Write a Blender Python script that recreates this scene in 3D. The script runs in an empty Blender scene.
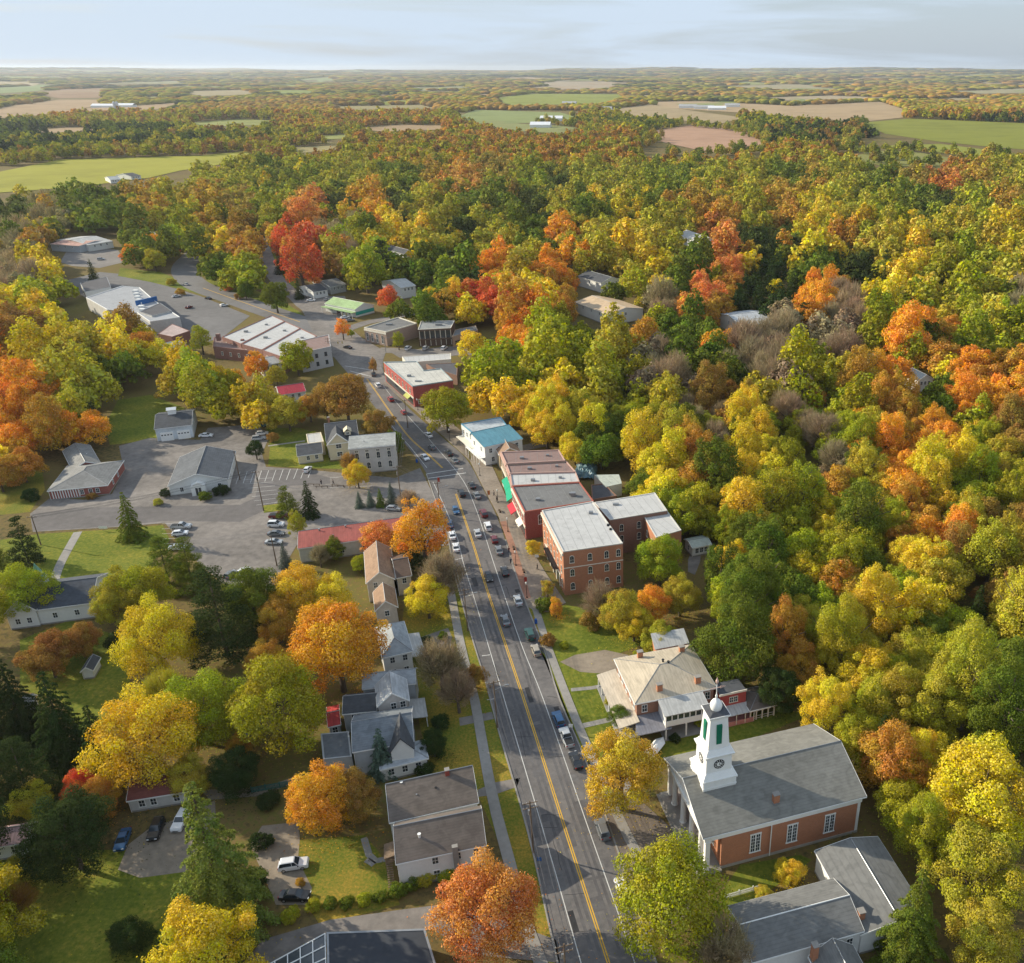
import bpy, bmesh, math, random
import numpy as np
from mathutils import Vector, Matrix
sc = bpy.context.scene
C = sc.collection
R = math.radians
# ------------------------------------------------------------------ camera, sky, sun, exposure
CAM_H = 118.0
FPX, PPX, PPY, HORIZ = 880.0, 642.0, 481.0, 68.0
PITCH = math.atan((PPY-HORIZ)/FPX)
cam_d = bpy.data.cameras.new('camera')
cam = bpy.data.objects.new('camera', cam_d); C.objects.link(cam)
cam.location = (0, 0, CAM_H); cam.rotation_euler = (math.pi/2-PITCH, 0, 0)
cam_d.sensor_width = 36; cam_d.lens = FPX/1024*36
cam_d.shift_x = -(PPX-512)/1024; cam_d.shift_y = (PPY-481.5)/1024
cam_d.clip_start = 1; cam_d.clip_end = 90000
sc.camera = cam
SUN_AZ, SUN_EL = -72.5, 24.0
sd = bpy.data.lights.new('sun', 'SUN'); sun = bpy.data.objects.new('sun', sd); C.objects.link(sun)
sd.energy = 5.0; sd.angle = R(0.55); sd.color = (1, .89, .69)
dvec = Vector((math.sin(R(SUN_AZ))*math.cos(R(SUN_EL)), math.cos(R(SUN_AZ))*math.cos(R(SUN_EL)), math.sin(R(SUN_EL))))
sun.rotation_euler = dvec.to_track_quat('Z', 'Y').to_euler(); sun.location = (0, 0, 400)
w = bpy.data.worlds.new('World'); sc.world = w; w.use_nodes = True
nt = w.node_tree; nt.nodes.clear()
N = nt.nodes.new; Lk = nt.links.new
wo = N('ShaderNodeOutputWorld'); bg = N('ShaderNodeBackground'); sky = N('ShaderNodeTexSky')
sky.sky_type = 'NISHITA'; sky.sun_disc = False; sky.sun_elevation = R(SUN_EL); sky.sun_rotation = R(SUN_AZ % 360)
sky.altitude = 100; sky.air_density = 1.0; sky.dust_density = 1.6; sky.ozone_density = 1.5
bg.inputs[1].default_value = 0.08
# thin cloud sheets high above, laid out on a plane overhead
tc = N('ShaderNodeTexCoord'); sep = N('ShaderNodeSeparateXYZ'); Lk(tc.outputs['Generated'], sep.inputs[0])
mp = N('ShaderNodeMapping'); mp.inputs['Scale'].default_value = (1.3, 1.3, 16.0); mp.inputs['Location'].default_value = (.4, 0, .3); Lk(tc.outputs['Generated'], mp.inputs[0])
nz = N('ShaderNodeTexNoise'); nz.inputs['Scale'].default_value = 1.6; nz.inputs['Distortion'].default_value = .4; nz.inputs['Detail'].default_value = 6; nz.inputs['Roughness'].default_value = .55; Lk(mp.outputs[0], nz.inputs[0])
cr = N('ShaderNodeValToRGB'); cr.color_ramp.elements[0].position = .43; cr.color_ramp.elements[1].position = .56
cr.color_ramp.elements[0].color = (.6, .6, .6, 1); cr.color_ramp.elements[1].color = (.95, .95, .95, 1); Lk(nz.outputs[0], cr.inputs[0])
mx = N('ShaderNodeMix'); mx.data_type = 'RGBA'; Lk(cr.outputs[0], mx.inputs['Factor']); Lk(sky.outputs[0], mx.inputs['A'])
mx.inputs['B'].default_value = (5.7, 6.8, 8.1, 1)
Lk(mx.outputs['Result'], bg.inputs[0]); Lk(bg.outputs[0], wo.inputs[0])
sc.view_settings.view_transform = 'Standard'; sc.view_settings.look = 'None'; sc.view_settings.gamma = 1
sc.view_settings.exposure = 0.52
sc.render.engine = 'CYCLES'
cy = sc.cycles
cy.max_bounces = 4; cy.diffuse_bounces = 2; cy.glossy_bounces = 2; cy.transmission_bounces = 2; cy.transparent_max_bounces = 4; cy.volume_bounces = 0
cy.volume_step_rate = 4; cy.caustics_reflective = False; cy.caustics_refractive = False

# ------------------------------------------------------------------ calibration: photograph measurements -> ground coordinates
def at(x, y, z=0.0):
    u = (x-PPX)/FPX; v = (y-PPY)/FPX
    down = math.sin(PITCH)+v*math.cos(PITCH); fwd = math.cos(PITCH)-v*math.sin(PITCH)
    t = (CAM_H-z)/down
    return Vector((u*t, fwd*t, z))
def proj(X, Y, Z):
    dz = Z-CAM_H; dep = Y*math.cos(PITCH)-dz*math.sin(PITCH); up = Y*math.sin(PITCH)+dz*math.cos(PITCH)
    return PPX+FPX*X/dep, PPY-FPX*up/dep, FPX/dep
def base_height(xb, yb, yt):
    b = at(xb, yb); lo, hi = 0, 60
    for _ in range(40):
        m = (lo+hi)/2
        if proj(b.x, b.y, m)[1] > yt: lo = m
        else: hi = m
    return lo
def ridge_rise(A, Cc, ze, rx, ry, f=.5):
    """height of the ridge above the eave that puts it where it was measured"""
    a = at(*A, ze); c = at(*Cc, ze); m = a.lerp(c, f)
    lo, hi = 0, 15
    for _ in range(40):
        k = (lo+hi)/2
        if proj(m.x, m.y, ze+k)[1] > ry: lo = k
        else: hi = k
    return lo

# ------------------------------------------------------------------ materials
MATS = {}
def mat(name, col, rough=.8, kind=None, amt=.18, scale=1.2, col2=None, spec=.25, metal=0, bump=0):
    if name in MATS: return MATS[name]
    m = bpy.data.materials.new(name); m.use_nodes = True; MATS[name] = m
    t = m.node_tree; b = t.nodes['Principled BSDF']
    b.inputs['Roughness'].default_value = rough; b.inputs['Specular IOR Level'].default_value = spec; b.inputs['Metallic'].default_value = metal
    n = t.nodes.new; l = t.links.new
    tc = n('ShaderNodeTexCoord')
    co = tc.outputs['Object']
    if kind == 'ground':
        g = n('ShaderNodeNewGeometry'); co = g.outputs['Position']
    n1 = n('ShaderNodeTexNoise'); n1.inputs['Scale'].default_value = scale; n1.inputs['Detail'].default_value = 6; n1.inputs['Roughness'].default_value = .65
    l(co, n1.inputs[0])
    n2 = n('ShaderNodeTexNoise'); n2.inputs['Scale'].default_value = scale*.13; n2.inputs['Detail'].default_value = 4; l(co, n2.inputs[0])
    av = n('ShaderNodeMath'); av.operation = 'ADD'; l(n1.outputs[0], av.inputs[0]); l(n2.outputs[0], av.inputs[1])
    mr = n('ShaderNodeMapRange'); mr.inputs['From Min'].default_value = .72; mr.inputs['From Max'].default_value = 1.28
    l(av.outputs[0], mr.inputs[0])
    mx = n('ShaderNodeMix'); mx.data_type = 'RGBA'; l(mr.outputs[0], mx.inputs['Factor'])
    c1 = [max(0, c*(1-amt)) for c in col]; c2 = [min(1, c*(1+amt)) for c in (col2 or col)]
    mx.inputs['A'].default_value = (*c1, 1); mx.inputs['B'].default_value = (*c2, 1)
    out = mx.outputs['Result']
    def linemix(fac, colr, s=1.0):
        nonlocal out
        m2 = n('ShaderNodeMix'); m2.data_type = 'RGBA'; l(out, m2.inputs['A']); m2.inputs['B'].default_value = (*colr, 1); l(fac, m2.inputs['Factor']); out = m2.outputs['Result']
    if kind == 'brick':
        sp = n('ShaderNodeSeparateXYZ'); l(co, sp.inputs[0]); a = n('ShaderNodeMath'); a.operation = 'ADD'; l(sp.outputs[0], a.inputs[0]); l(sp.outputs[1], a.inputs[1])
        cc = n('ShaderNodeCombineXYZ'); l(a.outputs[0], cc.inputs[0]); l(sp.outputs[2], cc.inputs[1])
        br = n('ShaderNodeTexBrick'); l(cc.outputs[0], br.inputs[0]); br.inputs['Scale'].default_value = 1
        br.inputs['Brick Width'].default_value = .25; br.inputs['Row Height'].default_value = .085; br.inputs['Mortar Size'].default_value = .008
        br.inputs['Color1'].default_value = (*[c*1.12 for c in col], 1); br.inputs['Color2'].default_value = (*[c*.85 for c in col], 1)
        br.inputs['Mortar'].default_value = (.32, .28, .25, 1)
        m2 = n('ShaderNodeMix'); m2.data_type = 'RGBA'; m2.inputs['Factor'].default_value = .55; l(out, m2.inputs['A']); l(br.outputs[0], m2.inputs['B']); out = m2.outputs['Result']
    if kind in ('shingle', 'siding', 'seam'):
        wv = n('ShaderNodeTexWave'); wv.wave_type = 'BANDS'; wv.bands_direction = 'Z' if kind != 'seam' else 'X'
        wv.inputs['Scale'].default_value = {'shingle': 1.6, 'siding': 1.3, 'seam': .55}[kind]; wv.inputs['Distortion'].default_value = .3 if kind == 'shingle' else 0; l(co, wv.inputs[0])
        rp = n('ShaderNodeMapRange'); rp.inputs['From Min'].default_value = .0; rp.inputs['From Max'].default_value = .25; rp.inputs['To Min'].default_value = .3; rp.inputs['To Max'].default_value = 0
        l(wv.outputs['Fac'], rp.inputs[0]); linemix(rp.outputs[0], [c*.55 for c in col])
    if kind in ('shingle', 'seam'):
        ms_ = n('ShaderNodeMapping'); ms_.inputs['Scale'].default_value = (.9, .16, .16) if kind == 'seam' else (.35, .35, .9); l(co, ms_.inputs[0])
        n4 = n('ShaderNodeTexNoise'); n4.inputs['Scale'].default_value = 1.5; n4.inputs['Detail'].default_value = 7; n4.inputs['Distortion'].default_value = 1.2; l(ms_.outputs[0], n4.inputs[0])
        rp = n('ShaderNodeMapRange'); rp.inputs['From Min'].default_value = .5; rp.inputs['From Max'].default_value = .68; rp.inputs['To Max'].default_value = .5; l(n4.outputs[0], rp.inputs[0]); linemix(rp.outputs[0], [c*.62 for c in col])
        rp = n('ShaderNodeMapRange'); rp.inputs['From Min'].default_value = .48; rp.inputs['From Max'].default_value = .3; rp.inputs['To Max'].default_value = .4; l(n4.outputs[0], rp.inputs[0]); linemix(rp.outputs[0], [min(1, c*1.35) for c in col])
    if kind == 'flatroof':
        n3 = n('ShaderNodeTexNoise'); n3.inputs['Scale'].default_value = .35; n3.inputs['Detail'].default_value = 5; n3.inputs['Distortion'].default_value = 1.5; l(co, n3.inputs[0])
        rp = n('ShaderNodeMapRange'); rp.inputs['From Min'].default_value = .55; rp.inputs['From Max'].default_value = .7; rp.inputs['To Max'].default_value = .45; l(n3.outputs[0], rp.inputs[0]); linemix(rp.outputs[0], [c*.6 for c in col])
    l(out, b.inputs['Base Color'])
    if bump:
        bp = n('ShaderNodeBump'); bp.inputs['Strength'].default_value = bump; bp.inputs['Distance'].default_value = .1; l(n1.outputs[0], bp.inputs['Height']); l(bp.outputs[0], b.inputs['Normal'])
    return m
def ground_mat(name, ramp, scale, scale2, rough=.95):
    """several colours mixed in irregular patches, fixed to the ground"""
    if name in MATS: return MATS[name]
    m = bpy.data.materials.new(name); m.use_nodes = True; MATS[name] = m
    t = m.node_tree; b = t.nodes['Principled BSDF']; b.inputs['Roughness'].default_value = rough; b.inputs['Specular IOR Level'].default_value = .1
    n = t.nodes.new; l = t.links.new
    g = n('ShaderNodeNewGeometry')
    a = n('ShaderNodeTexNoise'); a.inputs['Scale'].default_value = scale; a.inputs['Detail'].default_value = 9; a.inputs['Roughness'].default_value = .7; l(g.outputs['Position'], a.inputs[0])
    c = n('ShaderNodeTexNoise'); c.inputs['Scale'].default_value = scale2; c.inputs['Detail'].default_value = 5; l(g.outputs['Position'], c.inputs[0])
    s = n('ShaderNodeMath'); s.operation = 'MULTIPLY_ADD'; s.inputs[1].default_value = .6; l(a.outputs[0], s.inputs[0])
    s2 = n('ShaderNodeMath'); s2.operation = 'MULTIPLY'; s2.inputs[1].default_value = .4; l(c.outputs[0], s2.inputs[0]); l(s2.outputs[0], s.inputs[2])
    cr = n('ShaderNodeValToRGB'); e = cr.color_ramp.elements
    k = len(ramp)
    for i, cc in enumerate(ramp):
        p = .36+.28*i/(k-1)
        if i < 2: e[i].position = p; e[i].color = (*cc, 1)
        else: q = e.new(p); q.color = (*cc, 1)
    l(s.outputs[0], cr.inputs[0]); l(cr.outputs[0], b.inputs['Base Color'])
    return m
def leaf_mat(name, src):
    m = bpy.data.materials.new(name); m.use_nodes = True; MATS[name] = m
    t = m.node_tree; t.nodes.clear(); n = t.nodes.new; l = t.links.new
    o = n('ShaderNodeOutputMaterial')
    if src == 'obj': s = n('ShaderNodeObjectInfo'); c = s.outputs['Color']
    else: s = n('ShaderNodeAttribute'); s.attribute_name = 'col'; c = s.outputs['Color']
    a = n('ShaderNodeAttribute'); a.attribute_name = 'tint'; sp = n('ShaderNodeSeparateColor'); l(a.outputs['Color'], sp.inputs[0])
    h = n('ShaderNodeHueSaturation'); l(c, h.inputs['Color'])
    m1 = n('ShaderNodeMapRange'); m1.inputs['To Min'].default_value = .478; m1.inputs['To Max'].default_value = .528; l(sp.outputs[1], m1.inputs[0]); l(m1.outputs[0], h.inputs['Hue'])
    m2 = n('ShaderNodeMapRange'); m2.inputs['To Min'].default_value = .72; m2.inputs['To Max'].default_value = 1.28; l(sp.outputs[0], m2.inputs[0]); l(m2.outputs[0], h.inputs['Value'])
    m3 = n('ShaderNodeMapRange'); m3.inputs['To Min'].default_value = 1.05; m3.inputs['To Max'].default_value = .85; l(sp.outputs[2], m3.inputs[0]); l(m3.outputs[0], h.inputs['Saturation'])
    d = n('ShaderNodeBsdfDiffuse'); tr = n('ShaderNodeBsdfTranslucent'); l(h.outputs[0], d.inputs[0]); l(h.outputs[0], tr.inputs[0])
    ms = n('ShaderNodeMixShader'); ms.inputs[0].default_value = .27; l(d.outputs[0], ms.inputs[1]); l(tr.outputs[0], ms.inputs[2]); l(ms.outputs[0], o.inputs[0])
    return m
LEAF = leaf_mat('leaf', 'obj'); LEAFA = leaf_mat('leaf_mass', 'attr')
def paint_mat():
    m = bpy.data.materials.new('car_paint'); m.use_nodes = True; t = m.node_tree; b = t.nodes['Principled BSDF']
    s = t.nodes.new('ShaderNodeObjectInfo'); t.links.new(s.outputs['Color'], b.inputs['Base Color'])
    b.inputs['Roughness'].default_value = .32; b.inputs['Metallic'].default_value = .15; b.inputs['Coat Weight'].default_value = .5; b.inputs['Coat Roughness'].default_value = .1
    return m
PAINT = paint_mat()
def cloth_mat():
    m = bpy.data.materials.new('tinted'); m.use_nodes = True; t = m.node_tree; b = t.nodes['Principled BSDF']
    s = t.nodes.new('ShaderNodeObjectInfo'); t.links.new(s.outputs['Color'], b.inputs['Base Color']); b.inputs['Roughness'].default_value = .85
    return m
TINT = cloth_mat()
GLASS = mat('window_glass', (.03, .04, .05), .08, spec=.8, amt=.4, scale=.7)
WHITE = mat('white_paint', (.78, .78, .76), .55, amt=.05)
TRIM = mat('cream_trim', (.7, .66, .56), .6, amt=.08)
BRICK = mat('orange_brick', (.42, .17, .085), .9, 'brick', amt=.2)
BRICKR = mat('dark_red_brick', (.27, .055, .045), .9, 'brick', amt=.15)
BRICKB = mat('brown_brick', (.23, .13, .09), .9, 'brick', amt=.15)
METAL = mat('grey_metal', (.3, .31, .32), .45, metal=.6, amt=.1)
BLACK = mat('black_metal', (.02, .02, .022), .5, amt=.2)
WOOD = mat('weathered_wood', (.16, .115, .08), .9, amt=.3, scale=3)
BARK = mat('bark', (.12, .095, .075), .95, amt=.35, scale=3)
RUBBER = mat('tyre_rubber', (.02, .02, .02), .85)
ASPH = mat('asphalt', (.125,.118,.12), .92, 'ground', amt=.22, scale=.8, col2=(.145,.135,.13))
LOT = mat('worn_asphalt', (.165, .15, .14), .93, 'ground', amt=.26, scale=.5, col2=(.2, .18, .165))
CONC = mat('concrete', (.27, .255, .235), .9, 'ground', amt=.18, scale=.8)
GRAVEL = mat('gravel', (.24, .2, .155), .95, 'ground', amt=.25, scale=.9)
PAVBR = mat('brick_paving', (.3, .16, .11), .9, 'ground', amt=.25, scale=1.2)
GRASS = ground_mat('lawn_grass', [(.07, .095, .012), (.11, .14, .018), (.17, .18, .025), (.3, .24, .04)], 1.1, .07)
GRASSL = ground_mat('leafy_grass', [(.08, .11, .015), (.13, .15, .02), (.24, .18, .03), (.4, .25, .04)], 2.2, .09)
FLOOR = ground_mat('leaf_litter', [(.05, .06, .02), (.11, .085, .035), (.17, .12, .045), (.12, .12, .03), (.24, .16, .05)], .8, .02)
YEL = mat('yellow_line', (.62, .36, .03), .7, 'ground', amt=.12, scale=2)
WLN = mat('white_line', (.55, .55, .53), .7, 'ground', amt=.15, scale=2)

# ------------------------------------------------------------------ mesh helpers
class MB:
    def __init__(s): s.v = []; s.f = []; s.m = []; s.mats = []
    def mi(s, m):
        if m not in s.mats: s.mats.append(m)
        return s.mats.index(m)
    def add(s, vs, fs, m=None):
        k = len(s.v); s.v += [tuple(p) for p in vs]; i = s.mi(m) if m else 0
        for f in fs: s.f.append([k+j for j in f]); s.m.append(i)
    def box(s, x0, x1, y0, y1, z0, z1, m=None, M=None):
        vs = [Vector(p) for p in ((x0,y0,z0),(x1,y0,z0),(x1,y1,z0),(x0,y1,z0),(x0,y0,z1),(x1,y0,z1),(x1,y1,z1),(x0,y1,z1))]
        if M: vs = [M @ p for p in vs]
        s.add(vs, [(0,3,2,1),(4,5,6,7),(0,1,5,4),(1,2,6,5),(2,3,7,6),(3,0,4,7)], m)
    def prism(s, pts, z0, z1, m=None):
        n = len(pts); vs = [(p[0], p[1], z0) for p in pts]+[(p[0], p[1], z1) for p in pts]
        s.add(vs, [list(range(n))[::-1], list(range(n, 2*n))]+[(i, (i+1) % n, n+(i+1) % n, n+i) for i in range(n)], m)
    def slab(s, quad, t, m=None):
        """thick sheet under an outline in space"""
        q = [Vector(p) for p in quad]; n = (q[1]-q[0]).cross(q[-1]-q[0]).normalized()
        if n.z < 0: n = -n
        k = len(q); vs = q+[p-n*t for p in q]
        s.add(vs, [list(range(k)), list(range(k, 2*k))[::-1]]+[(i, i+k, (i+1) % k+k, (i+1) % k) for i in range(k)], m)
    def cyl(s, p0, p1, r0, r1=None, n=8, m=None, cap=True):
        p0 = Vector(p0); p1 = Vector(p1); r1 = r0 if r1 is None else r1
        d = (p1-p0).normalized(); a = d.orthogonal().normalized(); b = d.cross(a)
        vs = [p0+(a*math.cos(2*math.pi*i/n)+b*math.sin(2*math.pi*i/n))*r0 for i in range(n)]
        vs += [p1+(a*math.cos(2*math.pi*i/n)+b*math.sin(2*math.pi*i/n))*r1 for i in range(n)]
        fs = [(i, (i+1) % n, n+(i+1) % n, n+i) for i in range(n)]
        if cap: fs += [list(range(n))[::-1], list(range(n, 2*n))]
        s.add(vs, fs, m)
    def lathe(s, x, y, prof, n=16, m=None):
        vs = []; fs = []
        for (r, z) in prof: vs += [(x+r*math.cos(2*math.pi*i/n), y+r*math.sin(2*math.pi*i/n), z) for i in range(n)]
        for k in range(len(prof)-1): fs += [(k*n+i, k*n+(i+1) % n, (k+1)*n+(i+1) % n, (k+1)*n+i) for i in range(n)]
        fs += [list(range(n))[::-1], list(range((len(prof)-1)*n, len(prof)*n))]
        s.add(vs, fs, m)
    def mesh(s, name, m=None, smooth=False, bevel=0):
        me = bpy.data.meshes.new(name); me.from_pydata(s.v, [], s.f)
        for mm in (s.mats or [m]):
            me.materials.append(mm if mm else m)
        if len(s.mats) > 1: me.polygons.foreach_set('material_index', s.m)
        bm = bmesh.new(); bm.from_mesh(me); bmesh.ops.recalc_face_normals(bm, faces=bm.faces)
        if bevel: bmesh.ops.bevel(bm, geom=bm.edges[:], offset=bevel, segments=2, affect='EDGES', clamp_overlap=True)
        bm.to_mesh(me); bm.free()
        if smooth: me.polygons.foreach_set('use_smooth', [True]*len(me.polygons))
        me.update(); return me
    def build(s, name, m, parent=None, smooth=False, bevel=0):
        o = bpy.data.objects.new(name, s.mesh(name, m, smooth, bevel)); C.objects.link(o)
        if parent: o.parent = parent
        return o
def tag(o, label, cat, group=None):
    o['label'] = label; o['category'] = cat
    if group: o['group'] = group
    return o
def thing(name, label, cat, loc=(0, 0, 0), rz=0, group=None):
    o = bpy.data.objects.new(name, None); C.objects.link(o); o.empty_display_size = .5
    o.location = loc; o.rotation_euler = (0, 0, rz); return tag(o, label, cat, group)
def copy_tree(o, parent=None):
    c = o.copy(); C.objects.link(c)
    if parent: c.parent = parent
    for ch in o.children: copy_tree(ch, c)
    return c
def structure(o, k='structure'): o['kind'] = k; return o
def flat(name, pxs, z, m, thick=0, world=None):
    pts = world or [at(x, y, 0) for x, y in pxs]
    bm = bmesh.new(); vs = [bm.verts.new((p[0], p[1], z)) for p in pts]; f = bm.faces.new(vs)
    bmesh.ops.recalc_face_normals(bm, faces=[f])
    if f.normal.z < 0: f.normal_flip()
    if thick:
        r = bmesh.ops.extrude_face_region(bm, geom=[f]); 
        for e in r['geom']:
            if isinstance(e, bmesh.types.BMVert): e.co.z = z-thick
    bmesh.ops.triangulate(bm, faces=bm.faces[:]); bmesh.ops.recalc_face_normals(bm, faces=bm.faces) if thick else None
    me = bpy.data.meshes.new(name); bm.to_mesh(me); bm.free(); me.materials.append(m)
    o = bpy.data.objects.new(name, me); C.objects.link(o); return structure(o)
def ribbon(mb, pts, wdt, z, m=None):
    pts = [Vector((p[0], p[1], 0)) for p in pts]; L = []; Rr = []
    for i, p in enumerate(pts):
        t = (pts[min(i+1, len(pts)-1)]-pts[max(i-1, 0)]).normalized(); n = Vector((-t.y, t.x, 0))
        L.append(p+n*wdt/2); Rr.append(p-n*wdt/2)
    for i in range(len(pts)-1):
        mb.add([(q.x, q.y, z) for q in (L[i], Rr[i], Rr[i+1], L[i+1])], [(0, 1, 2, 3)], m)
def resample(pts, step=4.0):
    pts = [Vector((p[0], p[1], 0)) for p in pts]; P = [pts[0]]
    n = len(pts)
    for i in range(n-1):                                  # Catmull-Rom
        p0 = pts[max(i-1, 0)]; p1 = pts[i]; p2 = pts[i+1]; p3 = pts[min(i+2, n-1)]
        k = max(1, int((p2-p1).length/step))
        for j in range(1, k+1):
            t = j/k
            P.append(.5*((2*p1)+(p2-p0)*t+(2*p0-5*p1+4*p2-p3)*t*t+(3*p1-p0-3*p2+p3)*t**3))
    return P
# ------------------------------------------------------------------ terrain
def hill(x, y):
    d = math.hypot(x, y)
    if d < 1500: return 0.0
    k = min(1, (d-1500)/6000)
    h = 9*math.sin(x*.0011+1.3)*math.sin(y*.0009+.4)+6*math.sin(x*.0027+.5*math.sin(y*.002))*math.cos(y*.0021)
    far = max(0, (d-6500)/11000); far = min(far, 1.3)
    ridge = 62+20*math.sin(x*.00035+.6)+10*math.sin(x*.0011+2)+6*math.sin(x*.0031)
    return k*h+far**1.4*ridge-(3 if d > 1500 else 0)*k
def build_ground():
    ys = [-300, 0, 300, 700, 1100, 1500]+[1500+250*i for i in range(1, 25)]+[7500+600*i for i in range(1, 24)]+[24000, 28000]
    us = np.linspace(-1.25, 1.25, 61)
    vs = []; fs = []
    for y in ys:
        wd = max(900, y*1.0)
        for u in us: vs.append((u*wd+0.0, y, hill(u*wd, y)))
    n = len(us)
    for j in range(len(ys)-1):
        for i in range(n-1): fs.append((j*n+i, j*n+i+1, (j+1)*n+i+1, (j+1)*n+i))
    me = bpy.data.meshes.new('ground'); me.from_pydata(vs, [], fs); me.materials.append(FLOOR)
    me.polygons.foreach_set('use_smooth', [True]*len(me.polygons))
    o = bpy.data.objects.new('ground', me); C.objects.link(o); structure(o)
build_ground()
# ------------------------------------------------------------------ main street
EL = [(558.6,963),(529.3,834),(500,733),(486,681),(465.4,612.7),(452.7,560),(446.4,525),(436.6,501.6),(426.9,474),(410,450),(393,430),(378,411),(363,392),(350,375),(335,357)]
ER = [(650,948),(613,840),(584,758.6),(559,700),(543.5,650),(526,605),(513,568),(505,540),(497,517),(481.6,486),(466,458.6),(444,439),(415,414),(401,400),(389,386),(383,368),(384,352)]
def edge_pts(px, ext=60):
    p = [at(x, y) for x, y in px]; d = (p[0]-p[1]).normalized(); return [p[0]+d*ext]+p
def poly_from(l, r, name, z, m, step=5, thick=0):
    pts = resample(l, step)+resample(r, step)[::-1]
    return flat(name, None, z, m, thick, world=pts)
eL = edge_pts(EL); eR = edge_pts(ER)
main_road = poly_from(eL, eR, 'main_street_road', .05, ASPH)
# cross street, plaza and highway beyond
flat('crossroads_asphalt', [(333,356),(345,370),(362,390),(389,388),(381,366),(386,352),(362,338),(349,327),(330,318),(316,312),(300,318),(312,334)], .054, LOT)
highway = [at(x, y) for x, y in ((322,330),(300,322),(262,309),(228,297),(203,288),(190,280),(184,271),(186,263),(192,257),(198,251),(212,245))]
mb = MB(); ribbon(mb, resample(highway, 8), 15, .058); structure(mb.build('highway_road', mat('highway_asphalt', (.15,.145,.145), .92, 'ground', amt=.15, scale=.3)))
mb = MB(); ribbon(mb, resample([at(x, y) for x, y in ((322,330),(308,306),(290,292),(276,278),(268,262),(264,250),(258,238))], 8), 9, .062); structure(mb.build('side_street_road', LOT))
mb = MB(); ribbon(mb, resample([at(x, y) for x, y in ((378,350),(404,351),(440,354),(475,352))], 8), 8, .066); structure(mb.build('east_street_road', LOT))
mb = MB(); ribbon(mb, resample([at(x, y) for x, y in ((345,330),(365,323),(400,316),(430,309))], 8), 7, .07); structure(mb.build('back_street_road', LOT))
mb = MB()
ml = lambda px, wd, m, z, ext=60: ribbon(mb, resample(edge_pts(px, ext) if ext else [at(*p) for p in px], 4), wd, z, m)
WLl = [(581,963),(543,830),(504.5,700),(478,610.8),(462.5,560),(458,540),(446,510),(433,482)]
WLr = [(634.8,963),(612.3,896.4),(588.9,830),(543.5,700),(519,638),(492.7,560),(486.4,540),(473.8,503.5),(460,476),(428.8,439),(406,414),(391,396),(383,385)]
WLl2 = [(427,468),(411,448),(396,431),(380,410)]
YC = [(608.4,963),(565.4,830),(524,700),(486.9,589.3),(478,560),(471.8,540),(456,494)]
YC2 = [(442.5,468),(426,452.5),(409,437),(393,416),(377,393),(367,379)]
ml(WLl, .14, WLN, .056); ml(WLl2, .14, WLN, .056, 0); ml(WLr, .14, WLN, .056)
for off in (-.17, .17):
    for L_, e in ((YC, 60), (YC2, 0)):
        pts = resample(edge_pts(L_, e) if e else [at(*p) for p in L_], 4)
        q = []
        for i, p in enumerate(pts):
            t = (pts[min(i+1, len(pts)-1)]-pts[max(i-1, 0)]).normalized(); q.append(p+Vector((-t.y, t.x, 0))*off)
        ribbon(mb, q, .17, .056, YEL)
# crosswalks (bars across the street) and highway lines
def stripe(p, q, wd=.45, z=.06, m=None): ribbon(mb, [at(*p), at(*q)], wd, z, m or WLN)
stripe((427,474),(463,468.5),.35); stripe((428,478.5),(466,473),.35)
stripe((345,366),(377,371),.35); stripe((350,371),(373,377),.35)
for p, q in (((455,560),(463,558)),((463,597),(472,595)),((482,656),(490,655)),((487,700),(494,699))): stripe(p, q, .2)
for a, b_ in (((300,322),(262,309)),((262,309),(228,297)),((228,297),(203,288))):
    stripe(a, b_, .35, .066, YEL)
structure(mb.build('road_markings', WLN))
# tyre wear tracks and tar patches in the asphalt
mb = MB()
DARK = mat('worn_track_asphalt', (.105, .1, .102), .85, 'ground', amt=.3, scale=.6)
for px in ([(594,958),(553,828),(513,700),(483,608),(470,560),(464,538)], [(621,955),(578,832),(534,700),(500,600),(486,560)], [(601,958),(559,828),(518,700),(488,608)], [(628,955),(584,832),(539,700),(505,600)]):
    ribbon(mb, resample([at(*p) for p in px], 5), .5, .0535, DARK)
for p, q, wd in (((505,645),(528,640),.5),((540,760),(556,757),.5),((480,590),(505,585),.4),((585,880),(606,876),.5)):
    ribbon(mb, [at(*p), at(*q)], wd, .0545, DARK)
rw = random.Random(9); TAR = mat('tar_seal', (.035,.034,.036), .6, 'ground', amt=.3)
def lane(y, f):
    def xa(E_): 
        for (x0, y0), (x1, y1) in zip(E_, E_[1:]):
            if y1 <= y <= y0: return x0+(x1-x0)*(y-y0)/(y1-y0)
        return None
    a, b_ = xa(EL), xa(ER); return None if a is None or b_ is None else a+(b_-a)*f
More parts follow.
